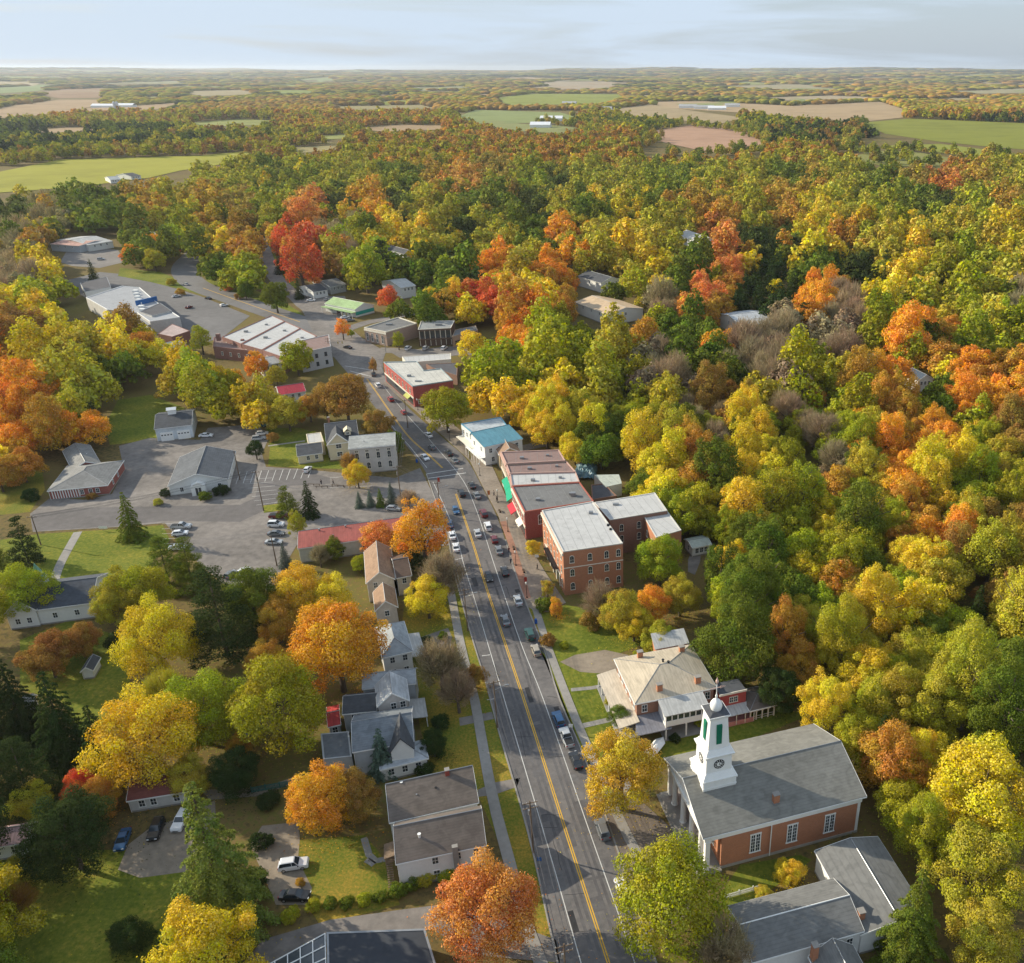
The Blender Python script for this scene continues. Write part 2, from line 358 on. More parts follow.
for k in range(70):
    y = rw.uniform(470, 945); f = rw.uniform(.05, .95)
    if lane(y, f) is None: continue
    if rw.random() < .5:                                                   # sealed crack across or along
        pts = []; yy = y; ff = f
        for j in range(6):
            if lane(yy, ff) is None: break
            pts.append(at(lane(yy, ff), yy)); 
            if k % 2: yy -= rw.uniform(3, 9)*(yy/900)**2; ff += rw.uniform(-.012, .012)
            else: ff += .05; yy += rw.uniform(-.6, .6)
            ff = min(.97, max(.03, ff))
        if len(pts) > 2: ribbon(mb, pts, rw.uniform(.07, .14), .0541+k*.00002, TAR)
    else:
        p = at(lane(y, f), y); a = road_az = math.radians(108.5); w2, l2 = rw.uniform(.4, 1.3), rw.uniform(.8, 4)
        u = Vector((math.cos(a), math.sin(a), 0)); v = Vector((-u.y, u.x, 0)); q = [p+u*l2+v*w2, p-u*l2+v*w2, p-u*l2-v*w2, p+u*l2-v*w2]
        mb.add([(c.x, c.y, .0538+k*.00001) for c in q], [(0, 1, 2, 3)], rw.choice([DARK, mat('pale_patch', (.13,.125,.125), .95, 'ground', amt=.25), TAR if w2 < .6 else DARK]))
structure(mb.build('road_wear', DARK))
# kerbs
def kerb(name, pts, side, m=CONC, wd=.3, h=.16):
    P = resample(pts, 5); mb = MB()
    for i in range(len(P)-1):
        a, b_ = P[i], P[i+1]; t = (b_-a).normalized(); n = Vector((-t.y, t.x, 0))*side*wd
        q = [a, b_, b_+n, a+n]
        mb.prism([(p.x, p.y) for p in q], 0.0, h, m)
    structure(mb.build(name, m))
kerb('street_kerb', eL[:10], 1); kerb('street_kerb', eR[:9], -1)
# pavements
SWL = [(560,1010),(530,935),(508,857),(491,790),(475,702),(467.5,673),(459.5,639),(451.5,596),(447,575)]
mb = MB(); ribbon(mb, resample([at(*p) for p in SWL], 5), 1.9, .13); structure(mb.build('left_pavement', CONC))
SWR = [(592,757),(578,725),(568,700),(549,650),(535.7,609)]
mb = MB(); ribbon(mb, resample([at(*p) for p in [(640,860),(614,808)]+SWR], 5), 1.7, .13); structure(mb.build('right_pavement', CONC))
flat('church_forecourt', [(613,845),(598,800),(604,786),(640,800),(690,845),(700,875),(690,915),(650,935),(632,900)], .09, mat('forecourt_gravel', (.17,.14,.115), .95, 'ground', amt=.25, scale=.8))
flat('downtown_pavement', [(526,606),(515,572),(507,541),(498,515),(483,487),(470,461),(474,452),(488,452),(492,466),(526,540),(545,572),(566,603),(548,612),(536,612)], .12, mat('pavement_slabs', (.25,.21,.17), .92, 'ground', amt=.25, scale=.9), .12)
flat('brick_verge_paving', [(525,600),(516,572),(508.5,545),(500,522),(506,521),(515,545),(523,570),(531,598)], .124, PAVBR)
flat('upper_downtown_pavement', [(444,437),(418,413),(400,398),(384,383),(388,379),(414,405),(424,409),(446,418),(462,432),(470,461),(466,457)], .12, mat('pavement_slabs2', (.24,.2,.16), .92, 'ground', amt=.25, scale=.9), .12)
flat('side_lane_asphalt', [(470,452),(497,436),(520,446),(545,440),(548,446),(520,452),(488,458)], .074, LOT)
# parking lots, lanes, drives
flat('left_parking_lot', [(33,532),(30,514),(50,498),(85,500),(112,494),(124,470),(119,446),(150,438),(200,440),(208,428),(258,424),(268,440),(262,454),(266,467),(300,469),(395,478),(420,468),(434,496),(446,527),(452,545),(428,548),(400,527),(345,536),(297,545),(288,560),(272,590),(232,590),(200,565),(165,523),(120,527)], .046, LOT)
flat('lot_street_asphalt', [(33,531),(31,515),(75,508),(240,505),(255,498),(262,470),(300,470),(330,478),(330,484),(290,486),(270,508),(240,522),(165,521),(120,526)], .0505, mat('old_asphalt', (.13,.12,.118), .92, 'ground', amt=.2, scale=.5))  # street strip in a darker asphalt tone than the lot
flat('parking_island_grass', [(262,506),(285,503),(288,510),(264,513)], .1, GRASS, .1)
mb = MB()
for i in range(11): stripe((236+7.2*i, 484-.6*i), (240+7.2*i, 472-.4*i), .14, .0545)
for i in range(7): stripe((243+2.2*i, 480+4.2*i), (272+1.5*i, 478+4*i), .12, .0565)
for i in range(5): stripe((162, 524+5*i), (186, 522.5+5.2*i), .12, .056)
for p, q in (((330,478),(375,474)),((330,488),(372,486)),((235,300),(205,290)),((240,305),(210,295))): stripe(p, q, .14, .056)
structure(mb.build('parking_lines', WLN))
flat('plaza_parking_lot', [(86,298),(60,282),(100,272),(130,275),(160,284),(200,296),(250,316),(222,338),(195,345),(165,322),(140,310)], .05, mat('plaza_asphalt', (.145,.14,.14), .92, 'ground', amt=.2, scale=.3))
flat('upper_parking_lot', [(60,262),(70,246),(95,248),(118,250),(125,262),(100,268),(72,266)], .051, mat('pale_asphalt', (.19,.175,.165), .92, 'ground', amt=.2, scale=.3))
flat('store_parking_lot', [(285,294),(310,296),(345,296),(352,318),(340,326),(318,322),(296,306)], .057, LOT)
flat('brown_building_yard', [(390,352),(455,346),(478,340),(478,352),(440,358),(400,358)], .048, LOT)
flat('bottom_lane_asphalt', [(240,970),(262,940),(330,920),(400,910),(440,905),(480,912),(556,940),(560,963),(470,955),(434,930),(326,936),(300,975)], .05, LOT)
flat('blue_car_drive', [(118,870),(128,845),(150,828),(190,815),(215,800),(216,822),(196,860),(185,872),(140,878)], .045, GRAVEL)
flat('suv_drive', [(262,872),(250,845),(262,826),(298,822),(300,838),(298,860),(312,888),(306,905),(276,905)], .045, GRAVEL)
flat('hotel_lawn_gravel', [(560,662),(575,655),(605,650),(628,655),(628,668),(605,674),(580,672)], .045, GRAVEL)
flat('cross_drive', [(452,637),(448,628),(413,640),(414,648),(450,650)], .05, LOT)
flat('second_cross_drive', [(493,783),(520,778),(517,787),(494,795),(478,797),(478,790)], .05, LOT)
flat('third_cross_drive', [(459,718),(492,712),(494,719),(460,726)], .048, LOT)
flat('long_drive', [(200,790),(262,788),(300,775),(300,780),(262,796),(210,800)], .047, GRAVEL)
mb = MB(); ribbon(mb, resample([at(*p) for p in ((778,446),(792,458),(812,474),(828,490),(838,506))], 4), 3.2, .05); structure(mb.build('creek_path', mat('path_dirt', (.16,.14,.125), .95, 'ground', amt=.2)))
flat('wood_path', [(688,560),(694,545),(702,546),(700,562),(695,575),(688,572)], .05, LOT)
mb = MB()
for pts, wd in (([(571,690),(592,688),(612,684)],1.1), ([(578,727),(600,722),(618,718)],1.4), ([(366,860),(370,862),(374,865)],1.0), ([(52,590),(60,565),(78,532)],2.2), ([(364,838),(369,855),(376,861),(392,858)],1.1), ([(268,446),(305,441)],1.2), ([(660,780),(640,770),(612,808)],1.5)):
    ribbon(mb, resample([at(*p) for p in pts], 3), wd, .06)
structure(mb.build('garden_paths', CONC))
# lawns
flat('hotel_lawn', [(536,612),(566,605),(625,615),(655,640),(615,655),(612,690),(625,720),(600,760),(592,757),(578,727),(556,668)], .03, GRASS)
flat('street_verge', [(540,650),(552,668),(580,735),(598,768),(586,760),(562,704),(545,655)], .1, GRASS, .08)
flat('street_verge', [(516,575),(520,574),(542,622),(549,650),(545,655),(528,608)], .1, GRASSL, .08)
flat('left_verge_lawn', [(452,562),(466,615),(486,683),(500,735),(529,836),(556,960),(540,985),(505,857),(480,800),(440,812),(400,640),(405,600),(440,560)], .028, GRASSL)
flat('civic_lawn', [(38,534),(120,529),(163,525),(170,540),(140,578),(100,595),(20,600),(0,570),(0,540)], .03, GRASS)
flat('back_garden_lawn', [(20,640),(70,620),(130,640),(130,700),(90,745),(60,700),(20,690)], .03, GRASS)
flat('bottom_left_lawn', [(-40,850),(60,850),(125,850),(190,872),(180,960),(120,1010),(-80,1010)], .03, GRASS)
flat('garden_lawn', [(298,840),(365,835),(385,860),(400,905),(320,925),(300,895)], .03, GRASSL)
flat('victorian_lawn', [(266,428),(300,428),(325,436),(330,462),(380,456),(395,462),(380,470),(300,468),(268,466),(270,448)], .045, GRASS)
flat('garage_lawn', [(110,445),(105,425),(118,400),(150,395),(185,408),(155,440),(120,444)], .03, GRASS)
flat('roadside_lawn', [(206,290),(225,290),(258,300),(320,326),(312,330),(290,322),(258,309),(225,296)], .052, GRASS)
flat('roadside_lawn', [(198,284),(212,278),(250,288),(285,303),(300,312),(306,322),(262,305),(228,294)], .053, GRASS)
flat('plaza_grass_strip', [(120,268),(160,272),(190,284),(232,300),(250,312),(200,294),(150,282),(118,276)], .055, GRASS)
flat('side_street_lawn', [(245,238),(262,236),(280,262),(300,285),(292,290),(268,268)], .03, GRASS)
flat('left_clearing_lawn', [(0,450),(40,455),(45,490),(30,512),(0,515)], .03, GRASSL)
flat('church_side_lawn', [(720,895),(740,865),(800,855),(812,860),(750,905),(728,915)], .03, GRASS)
flat('mansion_lawn', [(720,720),(780,708),(810,715),(700,760),(670,765),(640,745)], .03, GRASS)
flat('wood_clearing_lawn', [(798,343),(835,340),(838,346),(805,349)], .03, GRASS)
# ------------------------------------------------------------------ fields in the distance
FIELD_POLYS = []; FIELD_PX = []
def field(px, col, sub=8, name='field', zo=.45):
    if name != 'far_field': FIELD_PX.append(px)
    pts = [at(x, y) for x, y in px]
    FIELD_POLYS.append([(p.x, p.y) for p in pts])
    m = ground_mat(name+'_%d' % len(FIELD_POLYS), [[c*.8 for c in col], col, [min(1, c*1.15) for c in col], [c*.92 for c in col]], .012, .004)
    bm = bmesh.new(); f = bm.faces.new([bm.verts.new(p) for p in pts]); bmesh.ops.triangulate(bm, faces=[f])
    for _ in range(5):
        lng = [e for e in bm.edges if e.calc_length() > 180]
        if not lng: break
        bmesh.ops.subdivide_edges(bm, edges=lng, cuts=1); bmesh.ops.triangulate(bm, faces=bm.faces[:])
    for v in bm.verts: v.co.z = hill(v.co.x, v.co.y)+zo
    bmesh.ops.recalc_face_normals(bm, faces=bm.faces)
    me = bpy.data.meshes.new(name); bm.to_mesh(me); bm.free(); me.materials.append(m)
    o = bpy.data.objects.new(name, me); C.objects.link(o); structure(o)
GRN = (.19, .21, .03); TAN = (.30, .21, .12); PAL = (.22, .23, .07); BRN = (.24, .155, .09)
for px, c, nm in (
    ([(-20,178),(0,172),(60,160),(125,158),(200,156),(252,151),(245,158),(232,163),(180,171),(150,178),(80,187),(0,193),(-20,195)], (.26,.25,.035), 'green_field'),
    ([(-20,113),(0,108),(36,103),(60,100),(104,100),(102,106),(80,109),(140,106),(190,102),(150,111),(60,114),(0,118),(-20,120)], TAN, 'tan_field'),
    ([(34,95),(60,90),(105,88),(103,98),(60,99)], BRN, 'ploughed_field'),
    ([(642,133),(700,124),(757,129),(775,146),(722,153),(697,150),(665,143)], (.34,.21,.14), 'ploughed_field'),
    ([(650,101),(700,100),(790,106),(880,101),(905,110),(903,118),(862,122),(800,118),(745,113),(665,108)], (.33,.24,.14), 'tan_field'),
    ([(600,110),(650,104),(700,112),(745,118),(720,124),(650,118)], (.3,.23,.13), 'tan_field'),
    ([(862,123),(910,119),(1040,124),(1060,152),(1000,148),(940,142),(885,134)], (.18,.19,.03), 'green_field'),
    ([(495,98),(530,93),(620,93),(625,97),(600,103),(505,105)], (.2,.22,.04), 'green_field'),
    ([(540,84),(560,81),(615,83),(615,88),(560,90)], (.3,.24,.16), 'tan_field'),
    ([(850,158),(872,151),(915,152),(962,160),(940,168),(880,166)], (.19,.19,.06), 'green_field'),
    ([(880,146),(940,144),(1000,152),(1040,158),(1000,158),(930,152)], (.2,.21,.035), 'green_field'),
    ([(455,118),(475,109),(560,112),(580,118),(545,123),(480,124)], (.19,.22,.08), 'green_field'),
    ([(-20,92),(0,88),(40,85),(62,85),(40,91),(0,95)], (.16,.2,.07), 'green_field'),
    ([(300,80),(330,79),(335,82),(305,83)], (.19,.22,.08), 'green_field'),
    ([(480,118),(520,124),(560,126),(590,130),(560,134),(500,130)], (.2,.21,.08), 'green_field'),
    ([(760,96),(830,94),(890,97),(840,99),(780,99)], (.3,.24,.15), 'tan_field'),
    ([(700,86),(800,85),(840,88),(760,90)], (.27,.23,.13), 'tan_field'),
    ([(180,92),(240,90),(260,94),(200,96)], (.27,.22,.12), 'tan_field'),
    ([(330,106),(420,104),(440,108),(360,111)], (.24,.2,.09), 'tan_field'),
    ([(950,90),(1040,88),(1040,93),(980,94)], (.26,.23,.13), 'tan_field'),
    ([(400,88),(460,86),(480,89),(420,91)], (.23,.22,.1), 'tan_field'),
    ([(100,84),(180,82),(190,85),(120,87)], (.22,.21,.1), 'tan_field'),
    ([(345,129),(400,125),(450,126),(440,130),(385,132)], TAN, 'tan_field'),
    ([(185,123),(240,119),(285,121),(260,125),(205,127)], PAL, 'green_field'),
    ([(20,130),(70,127),(110,129),(60,133)], TAN, 'tan_field'),
    ([(300,138),(340,135),(372,137),(330,140)], PAL, 'green_field'),
    ([(280,148),(330,146),(350,150),(300,153)], (.26,.22,.1), 'tan_field')):
    field(px, c, name=nm)
def far_fields():
    g = random.Random(44)
    for i in range(58):
        y = g.uniform(74.5, 106)
        x = g.uniform(-10, 1030); w_ = g.uniform(18, 75)*(1.3 if y < 90 else .8); h_ = (y-68)*g.uniform(.035, .08)
        if any(abs(x-a) < w_*.8 and abs(y-b_) < 4 for a, b_ in ((100,106),(600,98),(760,106),(560,116))): continue
        sl = g.uniform(-.6, .6)
        c = g.choice([TAN, BRN, GRN, PAL, (.3,.24,.13), (.17,.21,.06)])
        field([(x-w_/2, y-sl), (x-w_*.1, y-h_), (x+w_/2, y-h_*.7+sl), (x+w_*.4, y+h_*.8), (x-w_*.3, y+h_)], c, name='far_field')
far_fields()
# ------------------------------------------------------------------ haze
def build_haze():
    mb = MB(); mb.box(-32000, 32000, -400, 29500, -12, 165)
    m = bpy.data.materials.new('haze_air'); m.use_nodes = True; t = m.node_tree; t.nodes.clear()
    o = t.nodes.new('ShaderNodeOutputMaterial'); v = t.nodes.new('ShaderNodeVolumePrincipled')
    v.inputs['Color'].default_value = (.82, .9, 1, 1); v.inputs['Density'].default_value = 3.4e-5; v.inputs['Anisotropy'].default_value = .3
    t.links.new(v.outputs[0], o.inputs['Volume'])
    h = mb.build('haze', m); h['kind'] = 'stuff'; h.display_type = 'WIRE'; return h
HAZE = build_haze()
# ------------------------------------------------------------------ buildings
FOOT = []      # footprints and picture outlines, kept clear of woodland
def reg(pts, z, soft=False):
    px = [proj(p[0], p[1], zz)[:2] for p in pts for zz in (0, z)]
    cx = sum(p[0] for p in pts)/len(pts); cy_ = sum(p[1] for p in pts)/len(pts)
    FOOT.append(([(p[0], p[1]) for p in pts], min(q[0] for q in px), max(q[0] for q in px), min(q[1] for q in px), max(q[1] for q in px), math.hypot(cx, cy_), soft))
class Bld:
    """a building in its own frame: x along its near side, y away from the viewer"""
    def __init__(s, name, label, cat, A, B, Cc, ze, o=.3, group=None, wall=None, root=None):
        a = at(*A, ze); b = at(*B, ze); c = at(*Cc, ze)
        u = (b-a).normalized(); v = Vector((-u.y, u.x, 0)); s.L = (b-a).length; s.W = (c-a).dot(v)
        if s.W < 0: raise Exception('bad corner order '+name)
        s.yaw = math.atan2(u.y, u.x); s.ze = ze; s.o = o; s.a = Vector((a.x, a.y, 0)); s.u = u; s.v = v
        s.root = root or thing(name, label, cat, (a.x, a.y, 0), s.yaw, group)
        s.x0, s.x1, s.y0, s.y1 = o, s.L-o, o, s.W-o
        reg([s.a, s.a+u*s.L, s.a+u*s.L+v*s.W, s.a+v*s.W], ze, name in ('wood_house', 'white_cottage', 'canopy_shed', 'white_edge_building'))
    def loc(s, x, y, z=0): return s.a+s.u*x+s.v*y+Vector((0, 0, z))
    def walls(s, m, axis=None, dz=0, z0=0, f=.5, name='wall'):
        mb = MB(); x0, x1, y0, y1, ze = s.x0, s.x1, s.y0, s.y1, s.ze-.12
        if axis == 'x':
            ym = y0+(y1-y0)*f; t = ze+dz-.12
            mb.add([(x0,y0,z0),(x1,y0,z0),(x1,y1,z0),(x0,y1,z0),(x0,y0,ze),(x1,y0,ze),(x1,y1,ze),(x0,y1,ze),(x0,ym,t),(x1,ym,t)],
                   [(0,3,2,1),(0,1,5,4),(2,3,7,6),(1,2,6,9,5),(3,0,4,8,7),(4,5,9,8),(6,7,8,9)])
        elif axis == 'y':
            xm = x0+(x1-x0)*f; t = ze+dz-.12
            mb.add([(x0,y0,z0),(x1,y0,z0),(x1,y1,z0),(x0,y1,z0),(x0,y0,ze),(x1,y0,ze),(x1,y1,ze),(x0,y1,ze),(xm,y0,t),(xm,y1,t)],
                   [(0,3,2,1),(0,1,5,8,4),(2,3,7,9,6),(1,2,6,5),(3,0,4,7),(5,6,9,8),(7,4,8,9)])
        else: mb.box(x0, x1, y0, y1, z0, ze)
        o_ = mb.build(name, m, s.root)
        fb = MB(); e = .06; fb.box(x0-e, x1+e, y0-e, y1+e, -.05, .35); fb.build('foundation', CONC, s.root)
        return o_
    def gable(s, m, axis, dz, f=.5, t=.22, ext=0.0, trim=None):
        mb = MB(); L, W, z = s.L, s.W, s.ze
        if axis == 'x':
            ym = W*f
            mb.slab([(-ext,0,z),(L+ext,0,z),(L+ext,ym,z+dz),(-ext,ym,z+dz)], t); mb.slab([(-ext,ym,z+dz),(L+ext,ym,z+dz),(L+ext,W,z),(-ext,W,z)], t)
            rc = ((-ext,ym,z+dz+.03),(L+ext,ym,z+dz+.03))
        else:
            xm = L*f
            mb.slab([(0,-ext,z),(xm,-ext,z+dz),(xm,W+ext,z+dz),(0,W+ext,z)], t); mb.slab([(xm,-ext,z+dz),(L,-ext,z),(L,W+ext,z),(xm,W+ext,z+dz)], t)
            rc = ((xm,-ext,z+dz+.03),(xm,W+ext,z+dz+.03))
        r = mb.build('roof', m, s.root)
        k = MB(); k.cyl(rc[0], rc[1], .09, n=6); k.build('ridge_cap', trim or METAL, r)
        g = MB()
        if axis == 'x': g.box(-ext, L+ext, -.09, .03, z-.28, z-.1); g.box(-ext, L+ext, W-.03, W+.09, z-.28, z-.1)
        else: g.box(-.09, .03, -ext, W+ext, z-.28, z-.1); g.box(L-.03, L+.09, -ext, W+ext, z-.28, z-.1)
        g.build('gutter', WHITE, r)
        # raking boards on the gable ends
        h = .28
        if axis == 'x':
            for xx in (-ext-.02, L+ext-.03):
                b = MB()
                for (y0_, z0_), (y1_, z1_) in (((0, z), (W*f, z+dz)), ((W, z), (W*f, z+dz))):
                    b.add([(xx,y0_,z0_-h),(xx,y1_,z1_-h),(xx,y1_,z1_+.03),(xx,y0_,z0_+.03),(xx+.05,y0_,z0_-h),(xx+.05,y1_,z1_-h),(xx+.05,y1_,z1_+.03),(xx+.05,y0_,z0_+.03)],[(0,1,2,3),(4,5,6,7),(0,1,5,4),(3,2,6,7),(0,3,7,4),(1,2,6,5)])
                b.build('bargeboard', trim or WHITE, r)
        else:
            for yy in (-ext-.02, W+ext-.03):
                b = MB()
                for (x0_, z0_), (x1_, z1_) in (((0, z), (L*f, z+dz)), ((L, z), (L*f, z+dz))):
                    b.add([(x0_,yy,z0_-h),(x1_,yy,z1_-h),(x1_,yy,z1_+.03),(x0_,yy,z0_+.03),(x0_,yy+.05,z0_-h),(x1_,yy+.05,z1_-h),(x1_,yy+.05,z1_+.03),(x0_,yy+.05,z0_+.03)],[(0,1,2,3),(4,5,6,7),(0,1,5,4),(3,2,6,7),(0,3,7,4),(1,2,6,5)])
                b.build('bargeboard', trim or WHITE, r)
        return r
    def hip(s, m, dz, inset=None, t=.22):
        L, W, z = s.L, s.W, s.ze; i = inset if inset is not None else min(L, W)/2; mb = MB()
        if L >= W: p, q = (i, W/2, z+dz), (L-i, W/2, z+dz)
        else: p, q = (L/2, i, z+dz), (L/2, W-i, z+dz)
        c = [(0,0,z),(L,0,z),(L,W,z),(0,W,z)]
        if (Vector(p)-Vector(q)).length < .3:
            p = q = (L/2, W/2, z+dz)
            for a, b in ((0,1),(1,2),(2,3),(3,0)): mb.slab([c[a], c[b], p], t)
        elif L >= W:
            mb.slab([c[0], c[1], q, p], t); mb.slab([c[1], c[2], q], t); mb.slab([c[2], c[3], p, q], t); mb.slab([c[3], c[0], p], t)
        else:
            mb.slab([c[0], c[1], p], t); mb.slab([c[1], c[2], q, p], t); mb.slab([c[2], c[3], q], t); mb.slab([c[3], c[0], p, q], t)
        r = mb.build('roof', m, s.root)
        k = MB()
        for a, e in ((c[0], p), (c[1], q if L >= W else p), (c[2], q), (c[3], p if L >= W else q)): k.cyl(a, e, .07, n=5)
        k.cyl(p, Vector(q)+Vector((.01, 0, 0)), .07, n=5); k.build('ridge_cap', METAL, r)
        g = MB(); g.box(-.05, L+.05, -.07, .0, z-.3, z-.02); g.box(-.05, L+.05, W, W+.07, z-.3, z-.02); g.box(-.07, 0, 0, W, z-.3, z-.02); g.box(L, L+.07, 0, W, z-.3, z-.02); g.build('gutter', WHITE, r)
        return r
    def shed(s, m, rise, side='N', t=.2):
        L, W, z = s.L, s.W, s.ze; h = dict(S=(rise, rise, 0, 0), N=(0, 0, rise, rise), E=(0, rise, rise, 0), W=(rise, 0, 0, rise))[side]
        mb = MB(); mb.slab([(0,0,z+h[0]),(L,0,z+h[1]),(L,W,z+h[2]),(0,W,z+h[3])], t); r = mb.build('roof', m, s.root)
        a, b_, c, d = s.x0, s.x1, s.y0, s.y1
        f = lambda x, y: z-.2+(h[0]*(1-x/L)*(1-y/W)+h[1]*(x/L)*(1-y/W)+h[2]*(x/L)*(y/W)+h[3]*(1-x/L)*(y/W))
        w = MB(); w.add([(a,c,z-.5),(b_,c,z-.5),(b_,d,z-.5),(a,d,z-.5),(a,c,f(a,c)),(b_,c,f(b_,c)),(b_,d,f(b_,d)),(a,d,f(a,d))], [(0,3,2,1),(4,5,6,7),(0,1,5,4),(1,2,6,5),(2,3,7,6),(3,0,4,7)])
        s.shedwall = w; return r
    def _M(s, side):
        x0, x1, y0, y1 = s.x0, s.x1, s.y0, s.y1
        if side == 'S': return Matrix.Translation((x0, y0, 0)), x1-x0
        if side == 'E': return Matrix.Translation((x1, y0, 0)) @ Matrix.Rotation(math.pi/2, 4, 'Z'), y1-y0
        if side == 'N': return Matrix.Translation((x1, y1, 0)) @ Matrix.Rotation(math.pi, 4, 'Z'), x1-x0
        return Matrix.Translation((x0, y1, 0)) @ Matrix.Rotation(-math.pi/2, 4, 'Z'), y1-y0
    def wins(s, side, fr, z, w=.95, h=1.5, m=None, arch=False, name='window', mull=True, hood=0):
        M, ln = s._M(side)
        for f in fr: window(s.root, M @ Matrix.Translation((f*ln, 0, z)), w, h, m or WHITE, arch, name, mull, hood)
    def door(s, side, f, w=1.0, h=2.1, m=None, frame=None):
        M, ln = s._M(side); M = M @ Matrix.Translation((f*ln, 0, .15))
        d = MB(); d.box(-w/2, w/2, -.07, -.01, 0, h, None, M); o_ = d.build('door', m or mat('door_paint', (.12,.1,.09), .5), s.root)
        k = MB(); k.box(-w/2-.12, -w/2, -.1, -.01, 0, h+.12, None, M); k.box(w/2, w/2+.12, -.1, -.01, 0, h+.12, None, M); k.box(-w/2, w/2, -.1, -.01, h, h+.12, None, M); k.build('frame', frame or WHITE, o_)
        k = MB(); k.box(w*.3, w*.36, -.13, -.07, .95, 1.05, None, M); k.build('handle', METAL, o_)
        return o_
    def chimney(s, x, y, z0, h, w=.8, d=.6, m=None, parent=None):
        mb = MB(); mb.box(x-w/2, x+w/2, y-d/2, y+d/2, z0, z0+h); c = mb.build('chimney', m or BRICK, parent or s.root)
        k = MB(); k.box(x-w/2-.08, x+w/2+.08, y-d/2-.08, y+d/2+.08, z0+h, z0+h+.14); k.build('cap', CONC, c)
        return c
    def vent(s, x, y, z0, h=.5, r=.12, m=None):
        mb = MB(); mb.cyl((x, y, z0), (x, y, z0+h), r, n=8); mb.cyl((x, y, z0+h), (x, y, z0+h+.08), r*1.5, n=8); mb.build('roof_vent', m or METAL, s.root)
    def ac(s, x, y, z0, w=1.3, d=1.1, h=.8):
        mb = MB(); mb.box(x-w/2, x+w/2, y-d/2, y+d/2, z0+.15, z0+h); mb.cyl((x, y, z0+h), (x, y, z0+h+.1), min(w, d)*.35, n=10); mb.box(x-w/2+.1, x-w/2+.25, y-d/2, y+d/2, z0, z0+.15); mb.box(x+w/2-.25, x+w/2-.1, y-d/2, y+d/2, z0, z0+.15); mb.build('rooftop_unit', METAL, s.root, bevel=.03)
def window(root, M, w, h, m, arch=False, name='window', mull=True, hood=0):
    f = MB(); t = .1
    f.box(-w/2-t, -w/2, -.09, .02, 0, h, None, M); f.box(w/2, w/2+t, -.09, .02, 0, h, None, M)
    f.box(-w/2-t-.05, w/2+t+.05, -.14, .02, -.12, 0, None, M)
    if arch:
        n = 7; pts = [(-(w/2+t)*math.cos(math.pi*i/n), h+(w/2+t)*math.sin(math.pi*i/n)*.8) for i in range(n+1)]
        inn = [(-(w/2)*math.cos(math.pi*i/n), h+(w/2)*math.sin(math.pi*i/n)*.8) for i in range(n+1)]
        for i in range(n):
            q = [pts[i], pts[i+1], inn[i+1], inn[i]]
            f.add([M @ Vector((p[0], -.09-hood, p[1])) for p in q]+[M @ Vector((p[0], .02, p[1])) for p in q], [(0,1,2,3),(4,5,6,7),(0,1,5,4),(2,3,7,6)])
    else: f.box(-w/2-t, w/2+t, -.09-hood, .02, h, h+t+hood, None, M)
    if mull:
        f.box(-.025, .025, -.075, 0, 0, h, None, M); f.box(-w/2, w/2, -.075, 0, h*.5-.025, h*.5+.025, None, M)
    fo = f.build(name, m, root)
    p = MB(); p.box(-w/2, w/2, -.045, .0, 0, h, None, M)
    if arch:
        pts = [(-(w/2)*math.cos(math.pi*i/7), h+(w/2)*math.sin(math.pi*i/7)*.8) for i in range(8)]
        p.add([M @ Vector((q[0], -.045, q[1])) for q in pts]+[M @ Vector((q[0], 0, q[1])) for q in pts], [list(range(8)), list(range(8, 16))[::-1]])
    p.build('pane', GLASS, fo)
    return fo
def edges(p):
    E = {}
    for key, d in (('S', (0, -1)), ('N', (0, 1)), ('E', (1, 0)), ('W', (-1, 0))):
        best = None
        for i in range(len(p.P)):
            M, ln = p.M(i); n = M.to_3x3() @ Vector((0, -1, 0)); sc_ = (n.x*d[0]+n.y*d[1])
            sc_ = sc_*(1+.03*min(ln, 20)) if sc_ > 0 else sc_
            if best is None or sc_ > best[0]: best = (sc_, i)
        E[key] = best[1]
    return E
